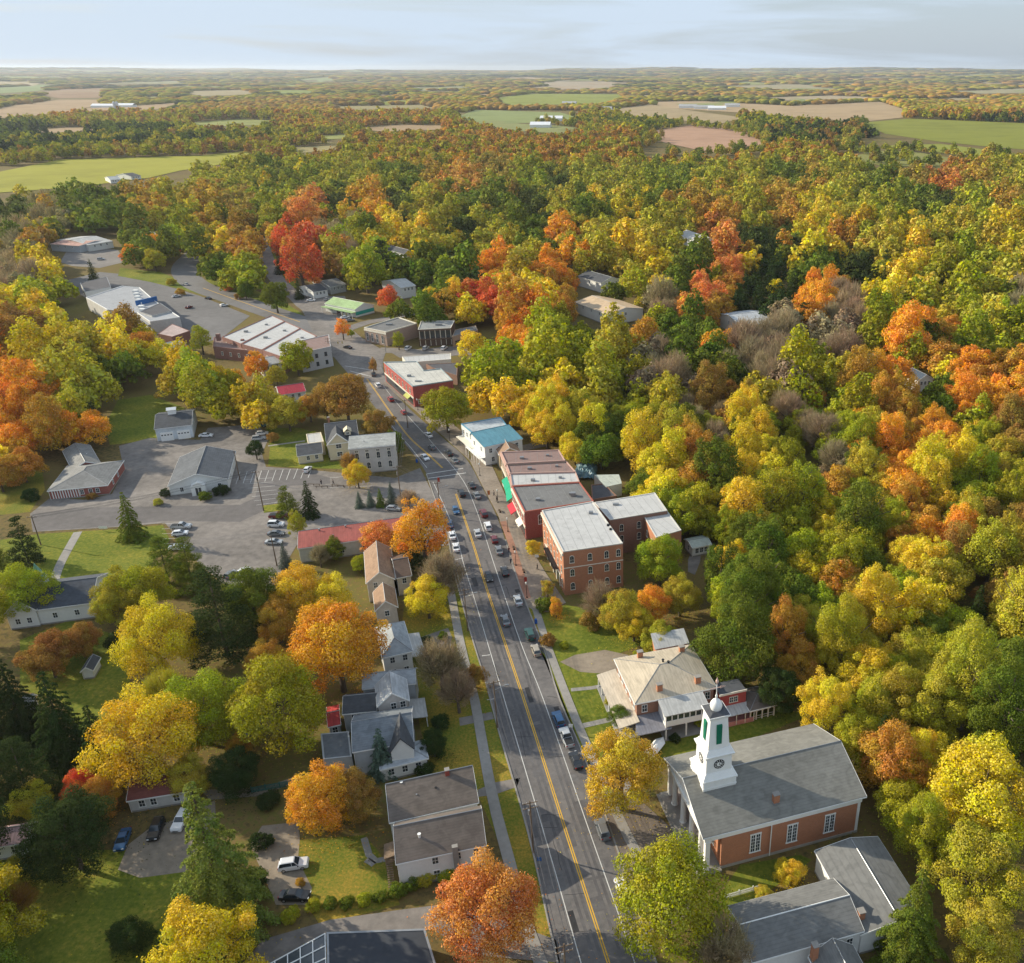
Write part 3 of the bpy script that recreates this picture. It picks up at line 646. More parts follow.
class Poly:
    """flat-roofed building on any outline measured at parapet height"""
    def __init__(s, name, label, px, z, wall, roof, group=None, cat='building', para=.45, cop=None, gap=.03, z0=0, trim=None, sag=0):
        P = [at(x, y, z) for x, y in px]
        if sum(P[i].x*P[(i+1) % len(P)].y-P[(i+1) % len(P)].x*P[i].y for i in range(len(P))) < 0: P = [P[0]]+P[1:][::-1]
        c = sum(P, Vector())/len(P); s.c = Vector((c.x, c.y, 0)); s.z = z
        P = [Vector((p.x-c.x, p.y-c.y, 0)) for p in P]; P = [p-p.normalized()*gap for p in P]; s.P = P
        s.root = thing(name, label, cat, s.c, 0, group); reg([p+s.c for p in P], z)
        n = len(P); mb = MB(); mb.prism([(p.x, p.y) for p in P], z0, z); s.wall = mb.build('wall', wall, s.root)
        I = []
        for i in range(n):
            a, b, d = P[i-1], P[i], P[(i+1) % n]; e1 = (b-a).normalized(); e2 = (d-b).normalized()
            n1 = Vector((-e1.y, e1.x, 0)); n2 = Vector((-e2.y, e2.x, 0)); k = (n1+n2); k = k/max(.3, k.dot(n1)); I.append(b+k*.3)
        s.I = I
        if para:
            k = MB()
            for i in range(n):
                a, b, c_, d = P[i], P[(i+1) % n], I[(i+1) % n], I[i]
                k.prism([(p.x, p.y) for p in (a, b, c_, d)], z-.02, z+para)
            k.build('parapet', cop or wall, s.root)
        else: I = P
        k = MB(); k.prism([(p.x, p.y) for p in I], z-.01, z+.06); s.roof = k.build('roof', roof, s.root)
        s.seams(not any(w_ in roof.name for w_ in ('dark', 'black', 'slate')))
    def seams(s, roof_ok, step=2.2):
        M, ln = s.M(edges(s)['S']); I = M.inverted(); q = MB(); P = [I @ p for p in s.I]; xs = [p.x for p in P]
        x = min(xs)+step
        while x < max(xs)-.3:
            ys = []
            for i in range(len(P)):
                a, b = P[i], P[(i+1) % len(P)]
                if (a.x > x) != (b.x > x): ys.append(a.y+(b.y-a.y)*(x-a.x)/(b.x-a.x))
            ys.sort()
            for y0, y1 in zip(ys[::2], ys[1::2]): q.box(x-.03, x+.03, y0+.3, y1-.3, s.z+.055, s.z+.075, None, M)
            x += step
        if q.v and roof_ok: q.build('roof_seams', mat('seam_grey', (.25,.25,.25), .8), s.root)
    def M(s, e):
        a, b = s.P[e], s.P[(e+1) % len(s.P)]; d = b-a
        return Matrix.Translation(a) @ Matrix.Rotation(math.atan2(d.y, d.x), 4, 'Z'), d.length
    def wins(s, e, fr, z, w=.95, h=1.5, m=None, arch=False, name='window', mull=True, hood=0):
        M, ln = s.M(e)
        for f in fr: window(s.root, M @ Matrix.Translation((f*ln, 0, z)), w, h, m or WHITE, arch, name, mull, hood)
    def strip(s, e, f0, f1, z0, z1, d0, m, name, out=0.0):
        M, ln = s.M(e); mb = MB(); mb.box(f0*ln, f1*ln, -d0, out, z0, z1, None, M); return mb.build(name, m, s.root)
    def awning(s, e, f0, f1, z, dep, h, m, name='awning'):
        M, ln = s.M(e); mb = MB(); a, b = f0*ln, f1*ln
        vs = [(a,0,z),(b,0,z),(b,-dep,z-h),(a,-dep,z-h),(a,0,z-.1),(b,0,z-.1),(b,-dep,z-h-.3),(a,-dep,z-h-.3)]
        mb.add([M @ Vector(v) for v in vs], [(0,1,2,3),(3,2,6,7),(0,3,7,4),(1,2,6,5),(4,5,6,7)]); return mb.build(name, m, s.root)
    def box(s, lx, ly, w, d, h, m, name): # on the roof, lx/ly fractions of the bounding box
        xs = [p.x for p in s.P]; ys = [p.y for p in s.P]; x = min(xs)+(max(xs)-min(xs))*lx; y = min(ys)+(max(ys)-min(ys))*ly
        mb = MB(); mb.box(x-w/2, x+w/2, y-d/2, y+d/2, s.z+.05, s.z+h); return mb.build(name, m, s.root, bevel=.03)
ROOFG = mat('grey_shingle', (.165,.165,.16), .92, 'shingle', amt=.14, scale=.8)
ROOFD = mat('charcoal_shingle', (.075,.08,.09), .92, 'shingle', amt=.16, scale=.8)
ROOFB = mat('brown_shingle', (.28,.185,.125), .92, 'shingle', amt=.16, scale=.8)
ROOFR = mat('red_metal_roof', (.30,.085,.07), .6, 'seam', amt=.15)
ROOFM = mat('pale_metal_roof', (.42,.42,.41), .5, 'seam', amt=.12)
ROOFT = mat('taupe_shingle', (.15,.125,.108), .92, 'shingle', amt=.16, scale=.8)
MEMB = mat('white_membrane', (.46,.46,.455), .85, 'flatroof', amt=.1, scale=.4)
MEMG = mat('grey_membrane', (.17,.17,.17), .9, 'flatroof', amt=.18, scale=.4)
MEMB2 = mat('brown_gravel_roof', (.24,.165,.15), .95, 'flatroof', amt=.12, scale=.4)
CHROOF = mat('church_slate', (.20,.195,.175), .9, 'shingle', amt=.16, scale=.6)
WSID = mat('white_siding', (.7,.7,.68), .7, 'siding', amt=.06)
CSID = mat('cream_siding', (.62,.55,.4), .7, 'siding', amt=.06)
GSID = mat('grey_siding', (.4,.42,.43), .7, 'siding', amt=.08)
BSID = mat('blue_grey_siding', (.42,.46,.5), .7, 'siding', amt=.08)
STONE = mat('pale_stone', (.5,.48,.45), .85, amt=.12, scale=.8)
GREEN = mat('green_shutter', (.01,.16,.09), .6, amt=.15)

# ---- the church
def church():
    ze = 8.4
    b = Bld('church', 'orange brick church with white columns and a tall white clock steeple', 'church', (703.6,838.4), (866.1,796.4), (662.5,758), ze, o=.45)
    L, W = b.L, b.W; dz = 3.85; WH = WHITE; px = 3.4
    mb = MB(); x0, x1, y0, y1 = px, L-.55, .6, W-.6; ze2 = ze-1.45
    mb.box(x0, x1, y0, y1, .5, ze2); b.x0, b.x1, b.y0, b.y1 = x0, x1, y0, y1
    wall = mb.build('wall', BRICK, b.root)
    m2 = MB(); m2.box(x0-.1, x1+.12, y0-.12, y1+.12, 0, .5); m2.build('foundation', mat('grey_stone', (.33,.31,.28), .9, amt=.15), b.root)
    e = MB(); e.box(.35, L-.4, .35, W-.35, ze2, ze-.55); e.box(.15, L-.2, .15, W-.15, ze-.55, ze-.28)
    e.build('entablature', WH, b.root)
    # pediments front and back
    for xa, xb in ((.45, .75), (L-.7, L-.5)):
        pd = MB(); pd.add([(xa,.5,ze-.28),(xa,W-.5,ze-.28),(xa,W/2,ze+dz-.3),(xb,.5,ze-.28),(xb,W-.5,ze-.28),(xb,W/2,ze+dz-.3)], [(0,1,2),(3,4,5),(0,1,4,3),(1,2,5,4),(0,2,5,3)])
        pd.build('pediment', WH, b.root)
    r = b.gable(CHROOF, 'x', dz, t=.28, ext=.15)
    pf = MB(); pf.box(-.9, px, -.1, W+.1, 0, .35); pf.box(-1.4, -.9, -.1, W+.1, 0, .18); pf.build('porch_floor', CONC, b.root)
    for y in (3.2, 7.4, 11.5, 15.7):
        c = MB(); c.lathe(.95, y, [(.62,.35),(.62,.5),(.52,.56),(.5,2.5),(.46,5),(.42,ze2-.35),(.52,ze2-.22),(.56,ze2)], 20); c.build('column', WH, b.root, smooth=False)
    for y in (.75, W-.75):
        c = MB(); c.box(.55, 1.35, y-.4, y+.4, .35, ze2); c.box(.45, 1.45, y-.5, y+.5, ze2-.35, ze2-.1); c.build('corner_pilaster', WH, b.root)
    for y in (y0, y1): 
        c = MB(); c.box(x1-.45, x1+.06, y-.06 if y == y0 else y-.4, y+.4 if y == y0 else y+.06, .5, ze2); c.build('corner_pilaster', WH, b.root)
    # windows: two tall lights side by side
    M, ln = b._M('S')
    for s_ in (6.0, 12.6, 19.5):
        X = s_+.0
        for side in ('S', 'N'):
            M, ln = b._M(side); c_ = X if side == 'S' else ln-X
            MM = M @ Matrix.Translation((c_, 0, 1.9)); f = MB()
            f.box(-.95, -.78, -.1, .02, 0, 3.7, None, MM); f.box(.78, .95, -.1, .02, 0, 3.7, None, MM); f.box(-.1, .1, -.1, .02, 0, 3.7, None, MM); f.box(-1.0, 1.0, -.12, .02, 3.7, 3.95, None, MM); f.box(-1.05, 1.05, -.17, .02, -.18, 0, None, MM)
            for k in range(1, 5): f.box(-.8, .8, -.07, 0, k*.74-.03, k*.74+.03, None, MM)
            for q in (-.44, .44): f.box(q-.025, q+.025, -.07, 0, 0, 3.7, None, MM)
            fo = f.build('window', WH, b.root); p = MB(); p.box(-.78, .78, -.04, 0, 0, 3.7, None, MM); p.build('pane', GLASS, fo)
    b.door('W', .5, 1.8, 3.2, mat('church_door', (.35,.33,.3), .5)); b.wins('W', [.2, .8], 2.2, 1.1, 3)
    d = MB(); d.cyl((12.0,.3,.3),(12.0,.3,ze2), .09, n=8); d.build('downpipe', WHITE, b.root)
    b.chimney(13.6, 2.6, ze+.7, 2.0, 1.0, .8)
    fl = MB(); fl.box(13.0, 14.2, 2.1, 3.1, ze+.6, ze+1.1); fl.build('chimney_flashing', METAL, b.root)
    # steeple
    cx, cy_ = 5.3, W/2+.1
    def sq(mb, h0, h1, z0, z1): 
        mb.add([(cx-h0,cy_-h0,z0),(cx+h0,cy_-h0,z0),(cx+h0,cy_+h0,z0),(cx-h0,cy_+h0,z0),(cx-h1,cy_-h1,z1),(cx+h1,cy_-h1,z1),(cx+h1,cy_+h1,z1),(cx-h1,cy_+h1,z1)], [(0,3,2,1),(4,5,6,7),(0,1,5,4),(1,2,6,5),(2,3,7,6),(3,0,4,7)])
    s1 = MB(); sq(s1, 2.9, 2.9, 9.5, 12.9); sq(s1, 2.98, 2.98, 11.5, 11.62); sq(s1, 3.08, 3.08, 12.9, 13.15); sq(s1, 2.95, 2.35, 13.15, 14.1); T = s1.build('steeple', WH, b.root)
    s2 = MB(); sq(s2, 2.25, 2.2, 14.1, 17.2); sq(s2, 2.45, 2.55, 17.2, 17.5); sq(s2, 2.6, 2.6, 17.5, 17.65); sq(s2, 2.4, 1.95, 17.65, 18.5); s2.build('clock_stage', WH, T)
    s3 = MB(); sq(s3, 1.85, 1.5, 18.5, 24.3); sq(s3, 1.55, 1.75, 24.3, 24.7); sq(s3, 1.82, 1.82, 24.7, 24.95); s3.build('belfry', WH, T)
    s4 = MB(); sq(s4, 1.75, 1.0, 24.95, 25.3); s4.build('belfry_roof', ROOFD, T)
    s5 = MB(); s5.lathe(cx, cy_, [(.85,25.2),(.9,25.4),(1.0,25.8),(.95,26.3),(.68,26.8),(.35,27.1),(.13,27.3),(.18,27.6),(.22,27.8),(.1,28.1),(.06,28.6),(.045,30.2)], 16)
    s5.build('dome', WH, T, smooth=True)
    s6 = MB(); s6.box(cx-1.1, cx+1.1, cy_-.04, cy_+.04, 29.3, 29.4); s6.add([(cx+.6,cy_-.02,29.1),(cx+1.5,cy_-.02,29.36),(cx+.6,cy_-.02,29.65),(cx+.6,cy_+.02,29.1),(cx+1.5,cy_+.02,29.36),(cx+.6,cy_+.02,29.65)],[(0,1,2),(3,4,5),(0,1,4,3),(1,2,5,4),(0,2,5,3)]); s6.lathe(cx, cy_, [(.05,30.1),(.24,30.4),(.26,30.7),(.12,31.0),(.02,31.5)], 10); s6.build('weather_vane', mat('pinkish_copper', (.55,.38,.32), .5), T)
    for a in range(4):
        Mr = Matrix.Translation((cx, cy_, 0)) @ Matrix.Rotation(a*math.pi/2, 4, 'Z')
        fr = MB(); n = 24
        for (r0, r1, d0, mm) in ((.0, 1.0, 2.27, WH), (.0, .93, 2.3, BLACK), (0, .42, 2.315, WH)):
            vs = [(r1*math.cos(2*math.pi*i/n), -d0, 15.7+r1*math.sin(2*math.pi*i/n)) for i in range(n)]+[(r1*math.cos(2*math.pi*i/n), -2.1, 15.7+r1*math.sin(2*math.pi*i/n)) for i in range(n)]
            fr.add([Mr @ Vector(v) for v in vs], [list(range(n))]+[(i, (i+1) % n, n+(i+1) % n, n+i) for i in range(n)], mm)
        for k in range(12):
            t = k*math.pi/6; p = Vector((.68*math.cos(t), 0, .68*math.sin(t))); RM = Mr @ Matrix.Translation((p.x, -2.31, 15.7+p.z)) @ Matrix.Rotation(-t, 4, 'Y')
            fr.box(-.13, .13, -.015, .01, -.045, .045, WH, RM)
        cf = fr.build('clock_face', WH, T)
        hd = MB()
        for t, ln in ((math.radians(65), .6), (math.radians(-35), .42)):
            RM = Mr @ Matrix.Translation((0, -2.33, 15.7)) @ Matrix.Rotation(-t, 4, 'Y'); hd.box(-.08, ln, -.015, .01, -.045, .045, None, RM)
        hd.build('clock_hands', BLACK, T)
        lv = MB(); lv.box(-.45, .45, -1.86, -1.6, 19.5, 23.3, None, Mr)
        for k in range(16): lv.box(-.45, .45, -1.9, -1.85, 19.55+k*.23, 19.66+k*.23, None, Mr)
        lv.build('louvre', GREEN, T)
    return b
church()
# ---- brick mansion north of the church
def mansion():
    b = Bld('brick_mansion', 'square brick mansion with a pale grey pyramid roof and long veranda', 'house', (634.9,704), (717,687.4), (612.5,659), 7.0, o=.5)
    b.walls(mat('mansion_brick', (.3,.15,.1), .9, 'brick', amt=.15)); b.hip(mat('mansion_metal', (.46,.395,.30), .6, 'seam', amt=.08), 2.3, inset=b.W/2 if b.L > b.W else b.L/2)
    L, W = b.L, b.W
    for fx, fy in ((.33,.13),(.80,.13),(.30,.88),(.82,.82)): b.chimney(L*fx, W*fy, 7.0, 2.0, 1.1, .8)
    b.wins('S', [.1, .62, .78, .92], 4.3, .95, 1.6); b.wins('S', [.1, .92], 1.0, .95, 1.6); b.wins('W', [.12,.3,.5,.7,.88], 4.3, .95, 1.6); b.wins('W', [.12,.3,.7,.88], 1.0, .95, 1.7); b.door('W', .5, 1.3, 2.4)
    b.wins('E', [.3,.7], 4.3); b.wins('N', [.2,.4,.6,.8], 4.3)
    for x, y in ((.5,.56),(.55,.5)): b.vent(L*x, W*y, 8.8, .8, .2, BLACK)
    # west veranda
    VR = mat('veranda_roof', (.48,.42,.34), .6, 'seam', amt=.1)
    v = MB(); v.slab([(-3.6,-1.5,3.1),(.5,-1.5,3.8),(.5,W+.8,3.8),(-3.6,W+.8,3.1)], .2); vr = v.build('veranda_roof', VR, b.root)
    for k in range(7):
        p = MB(); p.box(-3.4, -3.2, -1.2+k*(W+1.6)/6-.1, -1.2+k*(W+1.6)/6+.1, .3, 3.0); p.build('veranda_post', WHITE, b.root)
    f = MB(); f.box(-3.7, .45, -1.6, W+.9, 0, .3); f.build('veranda_floor', mat('porch_boards', (.3,.3,.3), .8), b.root)
    g = MB(); g.slab([(-1.2,-4.2,2.9),(6.2,-4.2,2.9),(6.2,.4,3.7),(.4,.4,3.7)], .2); g.build('south_veranda_roof', mat('slate_roof', (.2,.2,.23), .7, 'seam'), b.root)
    # two-storey south porch with a glazed upper gallery
    x0, x1 = L*.29, L*.80
    q = MB(); q.slab([(x0-.3,-4.3,6.2),(x1+.3,-4.3,6.2),(x1+.3,.45,7.0),(x0-.3,.45,7.0)], .2); q.build('porch_roof', ROOFM, b.root)
    q = MB(); q.box(x0, x1, -4.0, .4, 3.3, 4.6); q.box(x0, x1, -4.0, .4, 5.85, 6.1); q.box(x0, x0+.15, -4, .4, 4.6, 5.85); q.box(x1-.15, x1, -4, .4, 4.6, 5.85); po = q.build('porch_gallery', WHITE, b.root)
    n = 7
    for k in range(n+1):
        q = MB(); xx = x0+(x1-x0-.15)*k/n; q.box(xx, xx+.2, -4.01, -3.85, 4.6, 5.85); q.build('mullion', WHITE, po)
    q = MB(); q.box(x0+.1, x1-.1, -3.9, -3.84, 4.6, 5.85); q.build('pane', GLASS, po)
    for xx in (x0+.2, (x0+x1)/2, x1-.2):
        q = MB(); q.box(xx-.14, xx+.14, -3.9, -3.62, 0, 3.3); q.build('porch_post', WHITE, b.root)
    q = MB(); q.box(x0-.2, x1+.2, -4.2, .4, 0, .15); q.build('porch_floor', CONC, b.root)
    # rear wing
    z = 6.4; w1 = [at(x, y, z) for x, y in ((656.4,650),(688,644),(682.8,633.7),(652.5,638.6))]
    inv = Matrix.Rotation(-b.yaw, 4, 'Z') @ Matrix.Translation(-b.a)
    P = [inv @ p for p in w1]; q = MB(); q.prism([(p.x, p.y) for p in P], 0, z); q.build('rear_wing_wall', BRICK, b.root)
    q = MB(); q.slab([(P[0].x-.3,P[0].y,z+.2),(P[1].x+.3,P[1].y,z+.2),(P[2].x+.3,P[2].y+.3,z+1.2),(P[3].x-.3,P[3].y+.3,z+1.2)], .2); q.build('rear_wing_roof', ROOFM, b.root)
    # red east wing
    RED = mat('red_siding', (.36,.07,.06), .8, 'siding')
    z = 6.0; w2 = [at(x, y, z) for x, y in ((719.9,696.2),(746.3,690.3),(738,679),(714,684))]
    P = [inv @ p for p in w2]; P = [Vector((p.x, p.y, 0)) for p in P]; q = MB(); q.prism([(p.x, p.y) for p in P], 0, z); q.build('east_wing_wall', RED, b.root)
    q = MB(); q.prism([(p.x, p.y) for p in P], z, z+.12); q.build('east_wing_roof', ROOFD, b.root)
    q = MB(); d = (P[1]-P[0]).normalized(); nn = Vector((d.y, -d.x, 0)); ln = (P[1]-P[0]).length
    Mw = Matrix.Translation(P[0]) @ Matrix.Rotation(math.atan2(d.y, d.x), 4, 'Z')
    q.box(-.1, ln+.1, -.15, 0, z-.1, z+.35, None, Mw); q.build('cornice', TRIM, b.root)
    for f_ in (.45, .6): window(b.root, Mw @ Matrix.Translation((ln*f_, 0, 3.9)), .8, 1.2, TRIM)
    q = MB(); q.slab([Mw @ Vector(p) for p in ((.5,-2.6,2.7),(ln+1,-2.6,2.7),(ln+1,0,3.2),(.5,0,3.2))], .15); q.build('side_porch_roof', ROOFM, b.root)
    q = MB(); q.box(.6, ln+.9, -2.5, -2.4, 0.2, 1.1, None, Mw); q.box(.6, ln+.9, -2.5, 0, 0, .25, None, Mw); q.build('side_porch_rail', mat('pink_rail', (.5,.22,.2), .7), b.root)
    for k in range(4):
        q = MB(); xx = .7+k*(ln+.0)/3; q.box(xx, xx+.15, -2.52, -2.38, .2, 2.7, None, Mw); q.build('side_porch_post', TRIM, b.root)
    window(b.root, Mw @ Matrix.Translation((ln*.35, 0, 1.0)), .9, 1.3, TRIM); window(b.root, Mw @ Matrix.Translation((ln*.7, 0, 1.0)), .9, 1.3, TRIM)
mansion()
def pavilion():
    b = Bld('garden_pavilion', 'low open pavilion with brown roof and white arched posts beside the mansion', 'pavilion', (750,711), (777.5,704.5), (741,690), 3.0, o=.3)
    b.hip(ROOFT, 1.2); L, W = b.L, b.W
    for k in range(5):
        x = .4+(L-.8)*k/4
        q = MB(); q.box(x-.12, x+.12, .4, .64, 0, 2.9); q.build('post', TRIM, b.root)
        q = MB(); q.box(x-.12, x+.12, W-.64, W-.4, 0, 2.9); q.build('post', TRIM, b.root)
    q = MB()
    for k in range(4):
        xa = .4+(L-.8)*k/4; xb = .4+(L-.8)*(k+1)/4; n = 8; r = (xb-xa)/2-.12
        for i in range(n):
            t0 = math.pi*i/n; t1 = math.pi*(i+1)/n; xm = (xa+xb)/2
            A_ = (xm-r*math.cos(t0), 1.9+r*.6*math.sin(t0)); B_ = (xm-r*math.cos(t1), 1.9+r*.6*math.sin(t1))
            q.add([(A_[0],.45,A_[1]),(B_[0],.45,B_[1]),(B_[0],.45,2.9),(A_[0],.45,2.9),(A_[0],.58,A_[1]),(B_[0],.58,B_[1]),(B_[0],.58,2.9),(A_[0],.58,2.9)], [(0,1,2,3),(4,5,6,7),(0,1,5,4)])
        q.box(xa+.1, xb-.1, .5, .56, .3, .38); q.box(xa+.1, xb-.1, .5, .56, .85, .93)
    q.build('arcade', TRIM, b.root)
    q = MB(); q.box(.3, L-.3, W*.45, W-.5, 0, 2.85); q.build('back_room_wall', mat('brown_boards', (.2,.14,.1), .85), b.root)
pavilion()
# ---- annex houses south of the church
def annex():
    rr = ridge_rise((752,962.4), (728.5,905.4), 5.0, 739.6, 924.4)
    b = Bld('white_annex_house', 'white house with grey gable roof and tall brick chimney in the bottom right corner', 'house', (752,962.4), (864.6,930.7), (728.5,905.4), 5.0, o=.35)
    b.walls(WSID, 'x', rr); b.gable(ROOFG, 'x', rr, trim=WHITE); b.wins('S', [.55,.62,.8,.9], 2.2, .9, 1.5); b.wins('W', [.3,.7], 2.4); b.wins('E', [.5], 2.2)
    k = b.loc(0,0); b.chimney(b.L*.5, -1.5, 0, 7.2, .8, .9)
    b2 = Bld('grey_roof_hall', 'long low white hall with a plain sloping grey roof behind the church', 'building', (861,935), (930,917.8), (809,851.6), 4.6, o=.3)
    b2.walls(WSID); b2.gable(ROOFG, 'y', 1.1, f=.55); b2.wins('W', [.6,.8], 1.2, 1.6, 1.2); b2.chimney(1.2, 2.5, 4.6, 1.6, .9, .9)
    b3 = Bld('white_gable_wing', 'small white gable-ended house at the very bottom below the annex roofs', 'house', (822,985), (868,973), (812,955), 4.2, o=.3)
    b3.walls(WSID, 'y', 2.6); b3.gable(ROOFG, 'y', 2.6); b3.wins('S', [.5], 2.8, .9, 1.4)
annex()
# ---- the three-storey brick hotel
def hotel():
    z = 12.2
    p = Poly('brick_block', 'tall three-storey orange brick block with a flat white roof and arched windows', [(563,552.5),(623,544),(593,502),(541.7,511)], z, BRICK, MEMB, para=.25, cop=mat('pale_coping', (.55,.54,.5), .7))
    # edges run anticlockwise; find the near and the street side
    E = edges(p)
    for k, zz in enumerate((1.4, 5.3, 9.0)):
        p.wins(E['S'], [.14, .44, .72, .92], zz, .95, 1.55, TRIM, True, hood=.05)
        p.wins(E['W'], [.1,.26,.42,.58,.74,.9] if k else [.1, .9], zz, 1.0, 1.7, TRIM, True, hood=.05)
    for e, zz in (('S', 7.6),): p.strip(E[e], 0, 1, zz, zz+.22, .07, TRIM, 'string_course')
    p.strip(E['W'], 0, 1, 11.2, 11.9, .35, TRIM, 'cornice'); p.strip(E['W'], .15, .85, 3.6, 4.2, .2, TRIM, 'shop_cornice'); p.strip(E['W'], .2, .8, .3, 3.4, .06, GLASS, 'shop_window')
    for f in (.2,.35,.5,.65,.8): p.strip(E['W'], f-.01, f+.01, .1, 3.6, .15, TRIM, 'shop_pilaster')
    # iron balcony on the street side
    M, ln = p.M(E['W']); q = MB(); q.box(ln*.25, ln*.75, -1.3, 0, 4.3, 4.4, None, M)
    for k in range(30): q.box(ln*(.25+.5*k/29)-.02, ln*(.25+.5*k/29)+.02, -1.28, -1.24, 4.4, 5.3, None, M)
    q.box(ln*.25, ln*.75, -1.3, -1.24, 5.3, 5.36, None, M); q.build('balcony', BLACK, p.root)
    p.box(.6,.75,1.1,.9,.7,METAL,'rooftop_unit'); p.box(.82,.5,.7,.7,.5,BLACK,'roof_vent'); p.box(.85,.42,.6,.6,.5,BLACK,'roof_vent')
    w1 = Poly('brick_rear_wing', 'brick rear wing with white roof and an inner courtyard wall behind the three-storey block', [(609.7,520.5),(667.5,511),(655,493),(594,502.8)], 10.6, mat('rear_brick', (.26,.13,.09), .9, 'brick'), MEMB, para=.2, cop=mat('pale_coping', (.5,.5,.5)))
    for i in range(4):
        M, ln = w1.M(i); n = M.to_3x3() @ Vector((0, -1, 0))
        if n.y < -.7: w1.wins(i, [.2,.5,.8], 6.9, .95, 1.6, TRIM, True); w1.wins(i, [.2,.5], 3.6, .95, 1.6, TRIM, True)
    w1.box(.3,.55,1.6,.9,.5,METAL,'skylight')
    w2 = Poly('brick_end_wing', 'small brick end wing with its own white roof at the back of the hotel block', [(656,538),(681.5,530.6),(667.5,511.5),(643.5,516.6)], 9.6, BRICK, MEMB, para=.2, cop=mat('pale_coping', (.5,.5,.5)))
    for i in range(4):
        M, ln = w2.M(i); n = M.to_3x3() @ Vector((0, -1, 0))
        w2.wins(i, [.3,.7], 5.5, .9, 1.5, TRIM, True)
hotel()
# ---- the row of shops
def row():
    PINK = mat('pink_parapet', (.5,.33,.28), .9, amt=.1); RB = mat('shop_red_brick', (.36,.1,.07), .9, 'brick')
    specs = (('brown_roof_shop', 'northernmost row shop, brown flat roof beside the tan gable house', [(506,464.5),(565.5,461.3),(559,450.5),(500.5,452.6)], 8.6, mat('tan_brick', (.42,.3,.22), .9, 'brick'), MEMB2, PINK),
             ('brown_roof_shop', 'second row shop, brown roof next to the white one, green awning below', [(509.5,474.3),(576,472.5),(566.5,461.8),(506,464.8)], 8.2, RB, MEMB2, PINK),
             ('white_roof_shop', 'narrow row shop with a white roof in the middle of the row', [(511.5,486.5),(579.8,482.6),(576,472.8),(509.7,474.6)], 8.0, RB, MEMB, PINK),
             ('grey_roof_shop', 'large corner row shop with grey roof, dark red side wall and one arched window', [(524.5,512.8),(594,502),(580,483),(511.7,487)], 8.3, BRICKR, MEMG, RB))
    for k, (nm, lb, px, z, wl, rf, cp) in enumerate(specs):
        p = Poly(nm, lb, px, z, wl, rf, group='row of shops on the main street', para=.35, cop=cp)
        for i in range(4):
            M, ln = p.M(i); n = M.to_3x3() @ Vector((0, -1, 0))
            if n.x < -.6:
                p.strip(i, 0, 1, 3.4, 4.0, .18, TRIM, 'shop_cornice'); p.strip(i, .06, .94, .4, 3.2, .05, GLASS, 'shop_window')
                p.strip(i, 0, 1, z-.9, z-.2, .3, PINK if k < 3 else TRIM, 'cornice')
                nn = max(2, int(ln/2.6)); p.wins(i, [(j+.5)/nn for j in range(nn)], 5.0, .9, 1.7, TRIM, True)
                if k == 1:
                    a = p.awning(i, .0, 1.0, 4.4, 1.7, 1.2, mat('green_canvas', (.0,.30,.17), .7, amt=.05))
                    for j, f in enumerate((.35,.42,.49,.56,.63)):
                        q = MB(); q.box(f*ln-.18, f*ln+.18, -1.82, -1.7, 3.0, 3.22, None, M); q.build('awning_mark', WHITE, a)
                if k == 2: p.awning(i, 0.02, .98, 4.4, 1.7, 1.2, mat('green_canvas', (.0,.30,.17), .7, amt=.05))
                if k == 3: p.awning(i, .02, .36, 3.9, 1.8, 1.1, mat('red_canvas', (.45,.02,.04), .7, amt=.05)); p.awning(i, .6, .85, 3.9, 1.5, 1.0, mat('white_canvas', (.7,.68,.6), .7, amt=.05))
        if k == 3: p.wins(edges(p)['S'], [.22], 4.2, 1.2, 2.4, WHITE, True)
        p.box(.35,.4,1.2,1,.7,METAL,'rooftop_unit'); p.box(.72,.6,.9,.8,.6,METAL,'roof_vent')
        if k == 3: p.box(.75,.55,1.4,1.2,1.1,METAL,'rooftop_unit')
    p = Poly('dark_rear_shed', 'dark flat-roofed shed with raised edge behind the row of shops', [(592,500.5),(617,496.5),(604,484),(591,485.5)], 3.6, BRICKB, mat('dark_membrane', (.09,.09,.1), .9, 'flatroof'), para=.3)
    p = Poly('white_rear_shed', 'small pale-roofed shed at the edge of the trees behind the shops', [(606,487),(622,483.5),(619,474.5),(594,475)], 4.0, TRIM, mat('pale_green_membrane', (.42,.46,.42), .85, 'flatroof'), para=0)
    t = thing('blue_tarpaulin', 'crumpled blue tarpaulin draped over an outbuilding behind the shops', 'tarpaulin', at(586,474,0)); rn = random.Random(3)
    c = at(586,475,3); bm = bmesh.new(); bmesh.ops.create_grid(bm, x_segments=14, y_segments=14, size=1)
    for v in bm.verts:
        x, y = v.co.x, v.co.y; v.co = Vector((x*3.4+rn.uniform(-.3,.3), y*5+rn.uniform(-.3,.3), 2.7*(1-max(abs(x),abs(y))**4*.7)+rn.uniform(-.5,.4)))
    me = bpy.data.meshes.new('tarpaulin_sheet'); bm.to_mesh(me); bm.free(); me.materials.append(mat('blue_tarp', (.12,.2,.23), .45, amt=.3)); o = bpy.data.objects.new('sheet', me); C.objects.link(o); o.parent = t; reg([c+Vector((-4,-5,0)), c+Vector((4,5,0)), c+Vector((-4,5,0))], 3)
    # small tan gable house
    b = Bld('tan_gable_house', 'little tan-fronted gable house squeezed between the blue roof and the shops', 'house', (499,455), (521,452), (497,446), 5.2, o=.2); b.walls(mat('tan_siding', (.5,.4,.26), .8, 'siding'), 'y', 2.0); b.gable(ROOFB, 'y', 2.0); b.wins('S', [.5], 3)
row()
